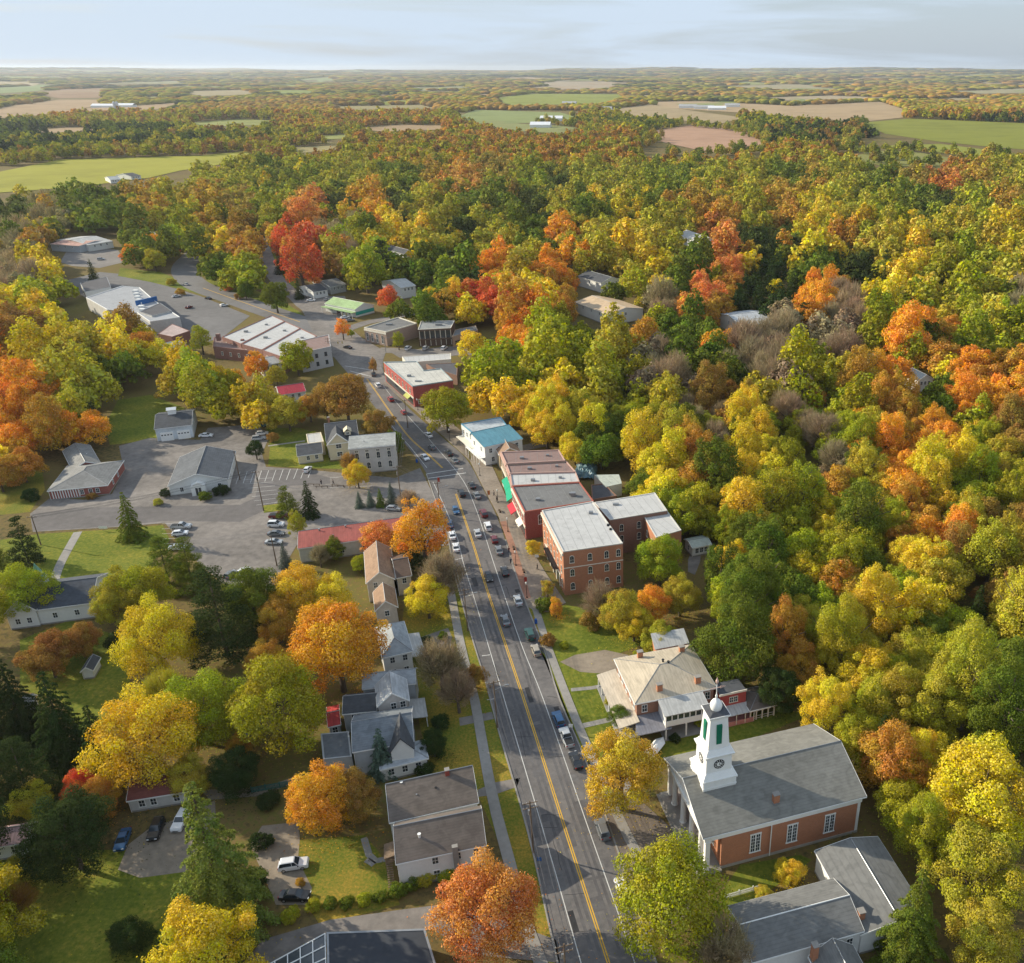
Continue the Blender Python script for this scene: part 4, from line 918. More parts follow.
def bluewhite():
    p = Poly('white_shop_house', 'white two-storey shop house with flat pale roof edged in blue', [(476,436.5),(508.5,427.8),(501,417.6),(461,424.4)], 7.2, WSID, mat('pale_blue_membrane', (.4,.44,.47), .8, 'flatroof'), para=.3, cop=mat('blue_trim', (.12,.3,.42), .6))
    BL = mat('blue_metal_roof', (.10,.25,.32), .45, 'seam', amt=.1)
    b = Bld('blue_roof_house', 'white clapboard house with a bright blue metal roof near the shops', 'house', (484,447), (523,438.5), (477.5,433), 7.0, o=.25)
    b.walls(WSID, 'x', 1.2, f=.9); b.gable(BL, 'x', 1.2, f=.9, trim=BL); b.wins('S', [.15,.38,.62,.85], 4.4); b.wins('S', [.2,.5,.8], 1.3); b.wins('W', [.25,.75], 4.4)
    for i in range(4):
        M, ln = p.M(i); n = M.to_3x3() @ Vector((0, -1, 0))
        if n.x < -.6: p.wins(i, [.15,.38,.62,.85], 4.4); p.strip(i, 0, 1, 3.0, 3.25, 2.2, TRIM, 'veranda_roof'); p.strip(i, .1, .9, .5, 2.6, .05, GLASS, 'shop_window')
    # porch rail
    M, ln = b._M('W'); q = MB(); q.box(0, ln, -2.2, 0, 3.0, 3.15, None, M); q.box(0, ln, -2.2, -2.12, 3.9, 3.98, None, M)
    for k in range(6): q.box(ln*k/5-.06, ln*k/5+.06, -2.2, -2.1, 0, 3.9, None, M)
    q.build('porch', WHITE, b.root)
bluewhite()
# ---- buildings round the crossroads
def crossroads():
    RB = mat('bright_red_brick', (.38,.07,.06), .9, 'brick'); DKW = mat('dark_brown_wall', (.12,.08,.06), .85)
    p = Poly('red_brick_block', 'long red brick block with a patched off-white roof on the main street', [(412.5,387),(453,381),(441,369),(424,371),(417,362),(383.5,362.6)], 8.2, RB, mat('patched_membrane', (.5,.49,.45), .85, 'flatroof', amt=.15), para=.4, cop=mat('teal_coping', (.3,.36,.38), .7))
    E = edges(p); p.wins(E['W'], [.06,.18,.3,.42,.54,.66,.78,.9], 4.8, 1.0, 1.7, TRIM, True); p.strip(E['W'], .03, .97, .4, 3.2, .06, GLASS, 'shop_window'); p.strip(E['W'], 0, 1, 3.4, 4, .2, TRIM, 'shop_cornice'); p.awning(E['W'], .78, .92, 3.9, 1.6, 1, mat('lime_canvas', (.45,.48,.12), .7)); p.wins(E['S'], [.15], 1.2, 1.5, 1.6)
    p.box(.45,.4,1.4,1.2,.8,METAL,'rooftop_unit'); p.box(.6,.2,2.5,.8,.5,METAL,'duct')
    p = Poly('white_roof_shed', 'low building with a long white roof just behind the red brick block', [(406,363),(451,359.5),(451,353.5),(402,357)], 4.5, TRIM, MEMB, para=.2)
    p = Poly('dark_roof_shed', 'low dark-roofed building between the red brick block and the trees', [(432,368),(457,376),(458,363),(426,364.5)], 4.0, BRICKB, mat('dark_membrane', (.09,.09,.1), .9), para=.2)
    p = Poly('tan_bank', 'tan stone-fronted corner building with a blank pinkish side wall at the crossroads', [(386,332.7),(417,324),(398.4,317.8),(364,328.3)], 6.5, mat('pinkish_brick', (.36,.26,.21), .9, 'brick'), MEMG, para=.5, cop=TRIM)
    for i in range(4):
        M, ln = p.M(i); n = M.to_3x3() @ Vector((0, -1, 0))
        if n.x < -.3 and n.y < 0: p.wins(i, [.12,.34,.56,.8], 1.0, 1.1, 3.4, WHITE, True); p.strip(i, 0, 1, 5.5, 6.3, .2, TRIM, 'cornice')
    p.box(.45,.5,3,1.2,.8,METAL,'rooftop_unit')
    p = Poly('brown_office', 'brown two-storey building with tall glazed bays east of the crossroads', [(417.8,330),(451,328.3),(454.7,321),(421,321.5)], 8, DKW, mat('weathered_membrane', (.25,.26,.26), .9, 'flatroof'), para=.3, cop=TRIM)
    E = edges(p)
    for k in range(6): p.strip(E['S'], .04+k*.16, .16+k*.16, 3.8, 7.2, .06, GLASS, 'window')
    for k in range(7): p.strip(E['S'], .03+k*.157, .045+k*.157, .3, 7.4, .15, TRIM, 'pilaster')
    p.strip(E['S'], 0, 1, 3.2, 3.6, .8, mat('dark_brown_wall', (.12,.08,.06)), 'canopy'); p.box(.6,.5,3,1.5,.9,METAL,'rooftop_unit')
    p = Poly('flat_shop', 'flat-roofed low shop at the right end of the crossroads group', [(452,337),(478,330.5),(475.7,326),(455,330)], 5, mat('tan_brick2', (.35,.27,.2), .9, 'brick'), MEMG, para=.25)
    E = edges(p); p.strip(E['S'], .1, .9, .4, 2.8, .06, GLASS, 'shop_window'); p.box(.5,.5,1.5,1.2,.8,METAL,'rooftop_unit'); p.box(.75,.5,1.5,1.2,.8,METAL,'rooftop_unit')
    b = Bld('green_roof_store', 'store with pale green roof and a teal band beside the crossroads lot', 'shop', (355,309.5), (374,304.5), (346,298), 4.5, o=.2)
    b.walls(WSID, 'y', 2.2); b.gable(mat('pale_green_roof', (.3,.42,.2), .7, 'seam'), 'y', 2.2); M, ln = b._M('S'); q = MB(); q.box(0, ln, -.12, 0, 1.2, 3.0, None, M); q.build('teal_band', mat('teal_board', (.02,.3,.25), .6), b.root); b.wins('W', [.2,.4,.6,.8], 1.2, 1.4, 1.4)
    M, ln = b._M('W'); q = MB(); q.box(-.5, ln+.5, -2.6, 0, 2.9, 3.2, None, M); q.build('canopy', mat('pale_green_roof', (.3,.42,.2)), b.root)
    for f in (0,.33,.66,1): q = MB(); q.box(f*ln-.08, f*ln+.08, -2.5, -2.34, 0, 2.9, None, M); q.build('post', WHITE, b.root)
    p = Poly('grey_corner_block', 'pale grey two-storey corner block with a brown flat roof at the crossroads', [(300,353.5),(331,347),(329,335),(300,341)], 8.5, mat('pale_grey_render', (.42,.42,.43), .85, amt=.1), MEMB2, para=.3)
    E = edges(p); p.wins(E['S'], [.2,.5,.8], 5.2, 1.0, 1.6, BLACK); p.wins(E['S'], [.2,.5,.8], 1.6, 1.0, 1.6, BLACK); p.wins(E['E'], [.2,.5,.8], 5.2)
    RBk = mat('row_brick', (.25,.12,.1), .9, 'brick')
    for k, (px, lb) in enumerate((([(222,337.5),(272,315.8),(285,321.6),(241,344.5)], 'brick shop with pale flat roof at the far end of the white-roofed row'), ([(241.5,344.8),(285.2,321.8),(300.5,328.6),(262,350.5)], 'middle brick shop of the white-roofed row by the crossroads'), ([(262.3,350.8),(300.7,328.8),(317,336.5),(283,358)], 'white-roofed brick shop of the row nearest the grey corner block'))):
        p = Poly('flat_roof_shop', lb, px, 7.0, RBk, MEMB, group='white-roofed brick shops', para=.35); E = edges(p)
        for e in set(E.values()): p.wins(e, [.2,.5,.8], 3.9, .9, 1.5, TRIM)
        p.box(.4,.4,1.6,1.2,.9,METAL,'rooftop_unit'); p.box(.65,.65,1.2,1,.7,METAL,'roof_vent')
        if k == 0: p.box(.05,.12,1.6,1.4,3.2,RBk,'chimney')
    p = Poly('brick_back_building', 'low brown-roofed brick building in front of the white-roofed row', [(213,347),(255,352),(252,342),(214,337.5)], 5.2, RBk, MEMB2, para=.3); E = edges(p); p.wins(E['S'], [.2,.4,.6,.8], 2.0, .9, 1.5)
    p.box(.65,.5,1.3,1.3,2.5,RBk,'chimney')
    # the shopping plaza
    p = Poly('supermarket', 'large flat-roofed supermarket with pale grey roof and blue fascia', [(86,298),(107,310),(137,313),(150,322),(180,317.5),(156,302),(140,288),(122,286.5)], 6.5, mat('plaza_wall', (.5,.49,.47), .85), mat('plaza_membrane', (.33,.34,.36), .85, 'flatroof', amt=.08), para=.4, cop=WHITE)
    for k in range(7): p.box(.28+.06*k, .82-.09*k, 2.6, 2, 1.2, WHITE, 'rooftop_unit')
    fa, fb = at(136,303,8), at(157,298,8); inv = p.c; q = MB(); d = (fb-fa).normalized(); nn = Vector((-d.y, d.x, 0))*.5
    q.prism([((v-inv).x, (v-inv).y) for v in (fa, fb, fb+nn, fa+nn)], 6.55, 9.0); q.build('blue_fascia', mat('blue_fascia', (.03,.13,.35), .6), p.root)
    p.strip(2, 0, 1, 4.2, 5.2, 1.2, METAL, 'canopy')
    p = Poly('dark_roof_store', 'dark-roofed store in front of the blue fascia of the supermarket', [(140,312),(152,316),(172,311),(160,303)], 7.2, mat('plaza_wall', (.5,.49,.47)), mat('dark_membrane', (.09,.09,.1), .9, 'flatroof'), para=.2, cop=METAL)
    p = Poly('rusty_roof_store', 'low building with a stained pinkish-white roof near the supermarket', [(158,334),(172,337),(190,331),(172,324)], 5, mat('brown_wall', (.2,.1,.08), .85), mat('rusty_roof', (.42,.33,.31), .8, 'flatroof', amt=.25), para=.15)
    p = Poly('pale_shed', 'pale flat-roofed shed half hidden under the trees by the plaza', [(155,352),(172,353),(186,343),(178,340),(160,344)], 4, TRIM, mat('pale_yellow_roof', (.52,.5,.4), .8, 'flatroof'), para=.1)
    p = Poly('dark_roof_shop', 'shop with a dark roof and white front north of the supermarket', [(85,292),(111,287),(107,277),(80,283)], 5, WSID, mat('dark_membrane', (.09,.09,.1)), para=.2, cop=METAL); E = edges(p); p.strip(E['S'], .1, .9, .6, 3, .06, GLASS, 'shop_window')
crossroads()
# ---- houses and small buildings
def house(name, label, A, B, Cc, ze, axis, dz, wall, roof, wS=(), wW=(), wE=(), z=None, o=.3, cat='house', hip=False, chim=None, group=None, f=.5, door=None, two=False, wm=None):
    b = Bld(name, label, cat, A, B, Cc, ze, o=o, group=group); b.walls(wall, None if hip else axis, dz, f=f)
    r = b.hip(roof, dz) if hip else b.gable(roof, axis, dz, f=f)
    zz = z if z is not None else (ze-2.0)
    for s_, w_ in (('S', wS), ('W', wW), ('E', wE)):
        b.wins(s_, w_, max(.9, zz), .9, 1.35, wm)
        if two: b.wins(s_, w_, .95, .9, 1.35, wm)
    if door: b.door(*door)
    q = MB(); q.cyl((b.x0-.06, b.y0-.1, .1), (b.x0-.06, b.y0-.1, ze-.2), .05, n=6); q.build('downpipe', WHITE, b.root)
    if b.L > 7: b.vent(b.L*.33, b.W*.5 if axis == 'y' else b.W*.4, ze+dz*.35, .5, .1); b.vent(b.L*.7, b.W*.45, ze+dz*.35, .45, .08, WHITE)
    if chim: b.chimney(b.L*chim[0], b.W*chim[1], ze, dz+.9, .7, .7)
    return b
rr = lambda A, Cc, ze, r: ridge_rise(A, Cc, ze, *r)
def houses():
    # big dark double-gabled house
    b = house('dark_roofed_house', 'white house with two parallel dark gable roofs beside the left pavement', (395.5,864), (486.5,844.8), (389.3,823.6), 5.8, 'x', 2.6, WSID, ROOFT, [.42,.68,.9], [.5], [.4,.7], two=True, f=.6, chim=None)
    b.vent(b.L*.28, b.W*.35, 7.2, .7, .2, WHITE)
    q = MB(); q.box(b.L*.62, b.L*.62+.9, -.35, .35, 0, 7.0); q.build('chimney', CONC, b.root)
    q = MB(); q.slab([(-1.9,3,4.2),(.25,3,4.6),(.25,6,4.6),(-1.9,6,4.2)], .15); q.box(-1.8,.25,3.1,5.9,3.1,3.25)
    for x, y in ((-1.7,3.2),(-1.7,5.7)): q.box(x-.08, x+.08, y-.08, y+.08, 0, 4.2)
    for k in range(12): q.box(-1.7, -.7, .4-.25*k+2.6, .62-.25*k+2.6, 3.0-.25*k, 3.08-.25*k)
    q.build('stair_porch', WOOD, b.root)
    b2 = house('dark_roofed_house', 'rear half of the double-gabled house, dark roof with red brick chimney near the ridge', (389,822.6), (479,802), (384.6,785.3), 5.6, 'x', 2.4, WSID, ROOFT, [], [.4,.7], [.3,.7], f=.72)
    b2.chimney(b2.L*.7, b2.W*.66, 7.2, 1.6, .7, .7, mat('red_chimney', (.3,.07,.05))); b2.vent(b2.L*.18, b2.W*.7, 7.3, .6, .18, WHITE); b2.vent(b2.L*.55, b2.W*.45, 6.8, .3, .15, BLACK)
    # cluster of grey houses left of the street
    b = house('grey_gable_house', 'pale house with blue-grey hipped roof next to the orange maple', (382,658), (413,651), (375.5,627), 6.0, 'x', 2.2, WSID, mat('blue_grey_shingle', (.3,.33,.35), .9, 'shingle'), [.3,.75], [.5], [.3,.7], hip=True, two=True); 
    q = MB(); q.slab([(b.L-.3,2,3.2),(b.L+2.8,2,2.8),(b.L+2.8,b.W-1,2.8),(b.L-.3,b.W-1,3.2)], .15); q.build('porch_roof', ROOFM, b.root)
    for k in range(4): q = MB(); y = 2.2+k*(b.W-3.4)/3; q.box(b.L+2.5, b.L+2.65, y-.07, y+.07, 0, 2.8); q.build('porch_post', WHITE, b.root)
    BG = mat('pale_blue_shingle', (.38,.41,.44), .85, 'shingle')
    b = house('blue_grey_house', 'house with a wide pale blue-grey roof between two grey gables', (362,689), (416,683), (361,673.5), 5.6, 'x', 1.7, BSID, BG, [], [.5], [.5])
    b = house('grey_front_gable_house', 'tall narrow pale house whose gable wall with one window faces the camera', (377,707), (409.5,700.5), (384,683), 6.6, 'y', 2.6, mat('pinkish_siding', (.5,.46,.43), .8, 'siding'), mat('pale_metal_shingle', (.45,.47,.49), .6, 'seam'), [.5,.82], [], [.5], z=5.2)
    q = MB(); q.slab([(b.L-.2,-1,3.1),(b.L+3,-1,2.7),(b.L+3,5,2.7),(b.L-.2,5,3.1)], .15); q.build('porch_roof', ROOFM, b.root)
    for k in range(4): q = MB(); y = -.7+k*1.8; q.box(b.L+2.7, b.L+2.85, y-.07, y+.07, 0, 2.7); q.build('porch_post', WHITE, b.root)
    house('slate_wing', 'dark slate-roofed wing with a red lean-to on its left end', (342,714), (377,710.5), (338,695), 5.0, 'x', 1.9, GSID, ROOFD, [.3,.6,.8], [.5])
    house('red_roof_leanto', 'small bright red-roofed lean-to at the back of the slate wing', (327.6,727), (341,724), (326.5,707), 3.2, 'x', .9, GSID, mat('bright_red_roof', (.4,.05,.05), .6, 'seam'), [.5])
    b = house('slate_cross_gable_house', 'large grey slate house with white gable facing the blue-grey conifer', (352,752), (414,741.5), (343,717), 6.0, 'x', 2.6, BSID, mat('mid_slate', (.17,.19,.21), .9, 'shingle'), [.75,.9], [], [.5], two=True)
    q = MB(); x0, x1 = b.L*.62, b.L*.98; xm = (x0+x1)/2
    q.add([(x0,-1.4,6),(x1,-1.4,6),(xm,-1.4,8.6),(x0,4.5,6),(x1,4.5,6),(xm,4.5,8.6),(x0,-1.4,0),(x1,-1.4,0),(x0,4.5,0),(x1,4.5,0)], [(6,7,1,2,0),(8,9,4,5,3),(0,3,8,6),(1,4,9,7),(0,2,5,3),(1,2,5,4)]); q.build('front_gable_wall', WSID, b.root)
    q = MB(); q.slab([(x0-.3,-1.8,5.8),(xm,-1.8,8.8),(xm,5.5,8.8),(x0-.3,5.5,5.8)], .2); q.slab([(xm,-1.8,8.8),(x1+.3,-1.8,5.8),(x1+.3,5.5,5.8),(xm,5.5,8.8)], .2); q.build('front_gable_roof', ROOFD, b.root)
    b = house('low_front_porch_house', 'low porch wing with pale hipped roof in front of the slate house', (380,770), (428.5,758), (375.5,751), 3.2, 'x', .9, WSID, mat('pale_blue_shingle', (.38,.41,.44)), [.2,.5,.8], [.5], hip=True)
    p = Poly('grey_flat_annex', 'grey flat-roofed annex with stone wall left of the slate house', [(323,760),(352,757),(349,731.5),(320.5,734)], 3.8, GSID, mat('slate_membrane', (.15,.165,.18), .9, 'flatroof'), para=.12)
    house('garden_shed', 'little white garden shed with dark roof standing alone on the left lawn', (80,672), (93,670.5), (80,659.5), 2.2, 'y', 1.0, WSID, ROOFD, [], cat='shed')
    # brown roofed houses by the orange trees
    b = house('brown_roof_house', 'house with a tan and brown gable roof behind the red-roofed hall', (366,583.5), (395,579), (364.3,551.5), 5.6, 'y', 2.6, mat('beige_siding', (.55,.5,.44), .8, 'siding'), ROOFB, [.3], [.5], z=3.9)
    house('brown_roof_wing', 'lower brown-roofed wing at the front of the tan and brown house', (375,611), (398,607), (372.5,592), 4.6, 'y', 2.2, mat('beige_siding', (.55,.5,.44)), ROOFB, [.5], [.5], z=2.6)
    house('dark_brown_house', 'dark brown-roofed house tucked behind the bright orange maple', (396,578), (412,575), (392,556), 5.4, 'x', 2.0, mat('beige_siding', (.55,.5,.44)), mat('dark_brown_shingle', (.13,.09,.07), .9, 'shingle'), [.5])
    b = house('red_roof_hall', 'long low pale hall with a faded red metal roof beside the parking lot', (297.5,548.5), (404,533.5), (296,533.5), 4.6, 'x', .9, mat('greenish_white_wall', (.5,.5,.45), .8, amt=.12), ROOFR, [.15,.4,.6,.8], [.5], f=.92, z=1.4)
    for k in range(3): b.vent(b.L*(.2+.25*k), b.W*.8, 5.3, .6, .2)
    # cream victorian with cross gables
    b = house('cream_victorian_house', 'cream house with steep dark roof, dormer and decorated front gable', (326,441.5), (359,437.5), (318,424), 6.0, 'x', 3.0, CSID, ROOFD, [.7,.88], [.5], [.5], two=True, chim=(.15,.7))
    q = MB(); q.add([(.5,-2.2,0),(7,-2.2,0),(7,-2.2,6),(3.75,-2.2,9.2),(.5,-2.2,6),(.5,4,0),(7,4,0),(7,4,6),(3.75,4,9.2),(.5,4,6)], [(0,1,2,3,4),(5,6,7,8,9),(0,4,9,5),(1,2,7,6),(4,3,8,9),(3,2,7,8)]); q.build('front_gable_wall', CSID, b.root)
    q = MB(); q.slab([(.1,-2.7,5.7),(3.75,-2.7,9.4),(3.75,5,9.4),(.1,5,5.7)], .2); q.slab([(3.75,-2.7,9.4),(7.4,-2.7,5.7),(7.4,5,5.7),(3.75,5,9.4)], .2); q.build('front_gable_roof', ROOFD, b.root)
    q = MB(); q.box(.2, 7.3, -2.75, -2.6, 5.65, 5.9)
    for sx in (-1, 1): q.add([(3.75,-2.75,9.45),(3.75+sx*3.7,-2.75,5.7),(3.75+sx*3.7,-2.75,5.3),(3.75,-2.75,9.0),(3.75,-2.6,9.45),(3.75+sx*3.7,-2.6,5.7),(3.75+sx*3.7,-2.6,5.3),(3.75,-2.6,9.0)], [(0,1,2,3),(4,5,6,7),(0,1,5,4),(3,2,6,7)])
    q.build('bargeboard', WHITE, b.root)
    for zz in (1.2, 4.0): window(b.root, Matrix.Translation((3.75,-2.2,zz)), 1.6, 1.4, WHITE)
    q = MB(); xx = b.L*.68; q.box(xx-1, xx+1, 1.0, 3.6, 7, 8.4); q.slab([(xx-1.3,.8,8.2),(xx,.8,9.3),(xx,4,9.3),(xx-1.3,4,8.2)], .15); q.slab([(xx,.8,9.3),(xx+1.3,.8,8.2),(xx+1.3,4,8.2),(xx,4,9.3)], .15); q.build('dormer', CSID, b.root); window(b.root, Matrix.Translation((xx,1.0,7.2)), .9, .8, WHITE)
    b = house('cream_wing', 'single-storey cream wing with dark roof on the left of the victorian house', (297,456), (323,452.5), (300,443.5), 3.2, 'x', 1.4, CSID, ROOFD, [.4,.75], [.5])
    p = Poly('cream_rear_block', 'pale flat-roofed rear block between the wing and the victorian house', [(308,444),(324,442),(321,432.5),(306,434.5)], 4.6, CSID, MEMB, para=.2)
    b = house('white_stone_building', 'tall pale stone building with arched windows at the lot beside the street', (348,449), (395.3,444.8), (351,437.5), 9.0, 'x', .9, STONE, mat('pale_slate', (.33,.34,.33), .85, 'shingle'), [], [], [], f=.9)
    for zz, ar in ((1.6, True), (5.0, True), (7.4, False)): b.wins('S', [.15,.38,.62,.86], zz, 1.0, 1.7 if ar else .6, TRIM, ar)
    b.wins('E', [.25,.5,.75], 1.6, 1.0, 1.7, TRIM, True); b.wins('E', [.25,.5,.75], 5.0, 1.0, 1.7, TRIM, True)
    # parking lot buildings on the left
    b = house('brick_clinic', 'low red brick building with spreading grey hipped roof on the left lot', (47,491), (107.5,485), (62,466), 3.3, 'x', 2.2, mat('clinic_brick', (.3,.08,.06), .9, 'brick'), mat('clinic_shingle', (.21,.21,.205), .92, 'shingle'), [.55,.7,.82], [.5], [.3,.6], hip=True, cat='building', z=1.1)
    M, ln = b._M('S'); q = MB()
    for k in range(11): q.box(ln*(.04+.045*k), ln*(.055+.045*k), -.1, .02, .4, 3.0, None, M)
    q.build('white_posts', WHITE, b.root)
    house('clinic_rear_wing', 'rear gable wing of the low brick clinic reaching toward the trees', (72,470), (101,463.5), (92,444.5), 3.3, 'y', 1.8, mat('clinic_brick', (.3,.08,.06)), mat('clinic_shingle', (.21,.21,.205)), [], [], [.3,.6], cat='building', z=1.1)
    b = house('white_garage', 'white two-door garage with dark roof and a small cupola', (154,429), (192,424.5), (159,412.5), 5.0, 'x', 2.2, mat('pale_blue_siding', (.55,.6,.64), .7, 'siding'), ROOFD, [], [], [.5], cat='garage', z=3)
    M, ln = b._M('S')
    for f in (.27, .74):
        q = MB(); q.box(ln*f-2, ln*f+2, -.08, 0, 0, 3.2, None, M); d = q.build('garage_door', WHITE, b.root)
        q = MB()
        for k in range(4): q.box(ln*f-1.7+k*.95, ln*f-1.15+k*.95, -.11, -.08, 2.0, 2.4, None, M)
        q.build('door_pane', GLASS, d)
    q = MB(); x, y = b.L*.45, b.W*.5; q.box(x-1.3, x+1.3, y-1, y+1, 6.6, 8.6); q.slab([(x-1.6,y-1.3,8.6),(x+1.6,y-1.3,8.6),(x+1.6,y,9.3),(x-1.6,y,9.3)], .12); q.slab([(x-1.6,y,9.3),(x+1.6,y,9.3),(x+1.6,y+1.3,8.6),(x-1.6,y+1.3,8.6)], .12); q.build('cupola', WHITE, b.root)
    b = house('white_gabled_office', 'white-fronted office with broad dark gable roof and glazed porch', (167.5,486), (228,479), (180,457), 3.6, 'y', 2.9, WSID, mat('office_shingle', (.11,.12,.135), .92, 'shingle'), [.2,.85], [.3,.6], [.3,.6], cat='building', z=1.1)
    q = MB(); x = b.L*.5; q.add([(x-2,-1.8,0),(x+2,-1.8,0),(x+2,-1.8,3.2),(x,-1.8,4.4),(x-2,-1.8,3.2),(x-2,.5,0),(x+2,.5,0),(x+2,.5,3.2),(x,.5,4.4),(x-2,.5,3.2)], [(0,1,2,3,4),(0,4,9,5),(1,2,7,6),(4,3,8,9),(3,2,7,8)]); q.build('entrance_porch', WHITE, b.root)
    q = MB(); q.box(x-.8, x-.1, -1.87, -1.8, .1, 2.6); q.box(x+.1, x+.8, -1.87, -1.8, .1, 2.6); q.build('glass_door', GLASS, b.root)
    # church hall at the left edge
    b = house('white_chapel', 'white chapel with long dark roof at the left edge', (34,610), (92,602.5), (44,580.5), 4.4, 'x', 2.8, WSID, mat('navy_shingle', (.07,.08,.1), .92, 'shingle'), [.3,.7], [.5], [.5], cat='building', z=1.5)
    b2 = house('chapel_front_wing', 'steep dark-roofed gable wing at the left end of the chapel', (4,614), (36,610), (12,586), 4.6, 'y', 3.2, WSID, mat('navy_shingle', (.07,.08,.1)), [.3,.7], cat='building', z=1.3)
    t = thing('chapel_turret', 'small white turret with green face and pointed dark cap on the chapel roof', 'turret', at(41,584,6)*1.0, b.yaw); t.location.z = 5.5
    q = MB(); q.box(-1.3,1.3,-1.3,1.3,0,2.2); q.build('turret_base', WHITE, t); q = MB(); q.add([(-1.2,-1.2,2.2),(1.2,-1.2,2.2),(1.2,1.2,2.2),(-1.2,1.2,2.2),(0,0,6.4)], [(0,1,4),(1,2,4),(2,3,4),(3,0,4)]); q.build('spire', mat('verdigris', (.16,.33,.27), .6), t)
    # bottom left
    b = house('maroon_roof_house', 'low pale house with maroon roof behind the blue car', (126,801), (188,791), (128,774), 3.0, 'x', 1.5, mat('grey_white_wall', (.55,.54,.52), .8, amt=.12), mat('maroon_shingle', (.17,.06,.05), .9, 'shingle'), [.2,.4,.8], [.5]); 
    house('edge_house', 'pale house with faded pink roof at the far left edge', (-22,850), (27,842), (-20,830), 3.2, 'x', 1.6, WSID, mat('faded_pink_roof', (.45,.3,.3), .7, 'seam'), [.3,.7], [])
    p = Poly('dark_flat_roof_building', 'dark flat-roofed building at the bottom edge beside the greenhouse frame', [(328,1010),(447,1000),(425.4,929),(326.4,932.7)], 4.2, mat('dark_wall', (.06,.06,.07), .6), mat('blue_black_membrane', (.04,.045,.055), .7, 'flatroof', amt=.1), para=.15, cop=METAL)
    g = thing('greenhouse', 'white-framed greenhouse with glass panes at the bottom edge', 'greenhouse', p.c); a0, a1, a2, a3 = [at(x, y, z)-p.c for x, y, z in ((325,933.5,4.1),(327,1012,4.1),(262,1030,2.4),(262,968,2.4))]
    fr = MB(); gl = MB()
    for k in range(7):
        t_ = k/6; fr.cyl(a0.lerp(a1, t_), a3.lerp(a2, t_), .09, n=4)
    for k in range(6):
        t_ = k/5; fr.cyl(a0.lerp(a3, t_), a1.lerp(a2, t_), .09, n=4)
    for p_ in (a0, a1, a2, a3): fr.cyl(p_, (p_.x, p_.y, 0), .09, n=4)
    fr.build('frame', WHITE, g); gl.slab([v-Vector((0,0,.1)) for v in (a0, a1, a2, a3)], .04); gl.build('glazing', mat('greenhouse_glass', (.05,.06,.07), .15, spec=.8), g)
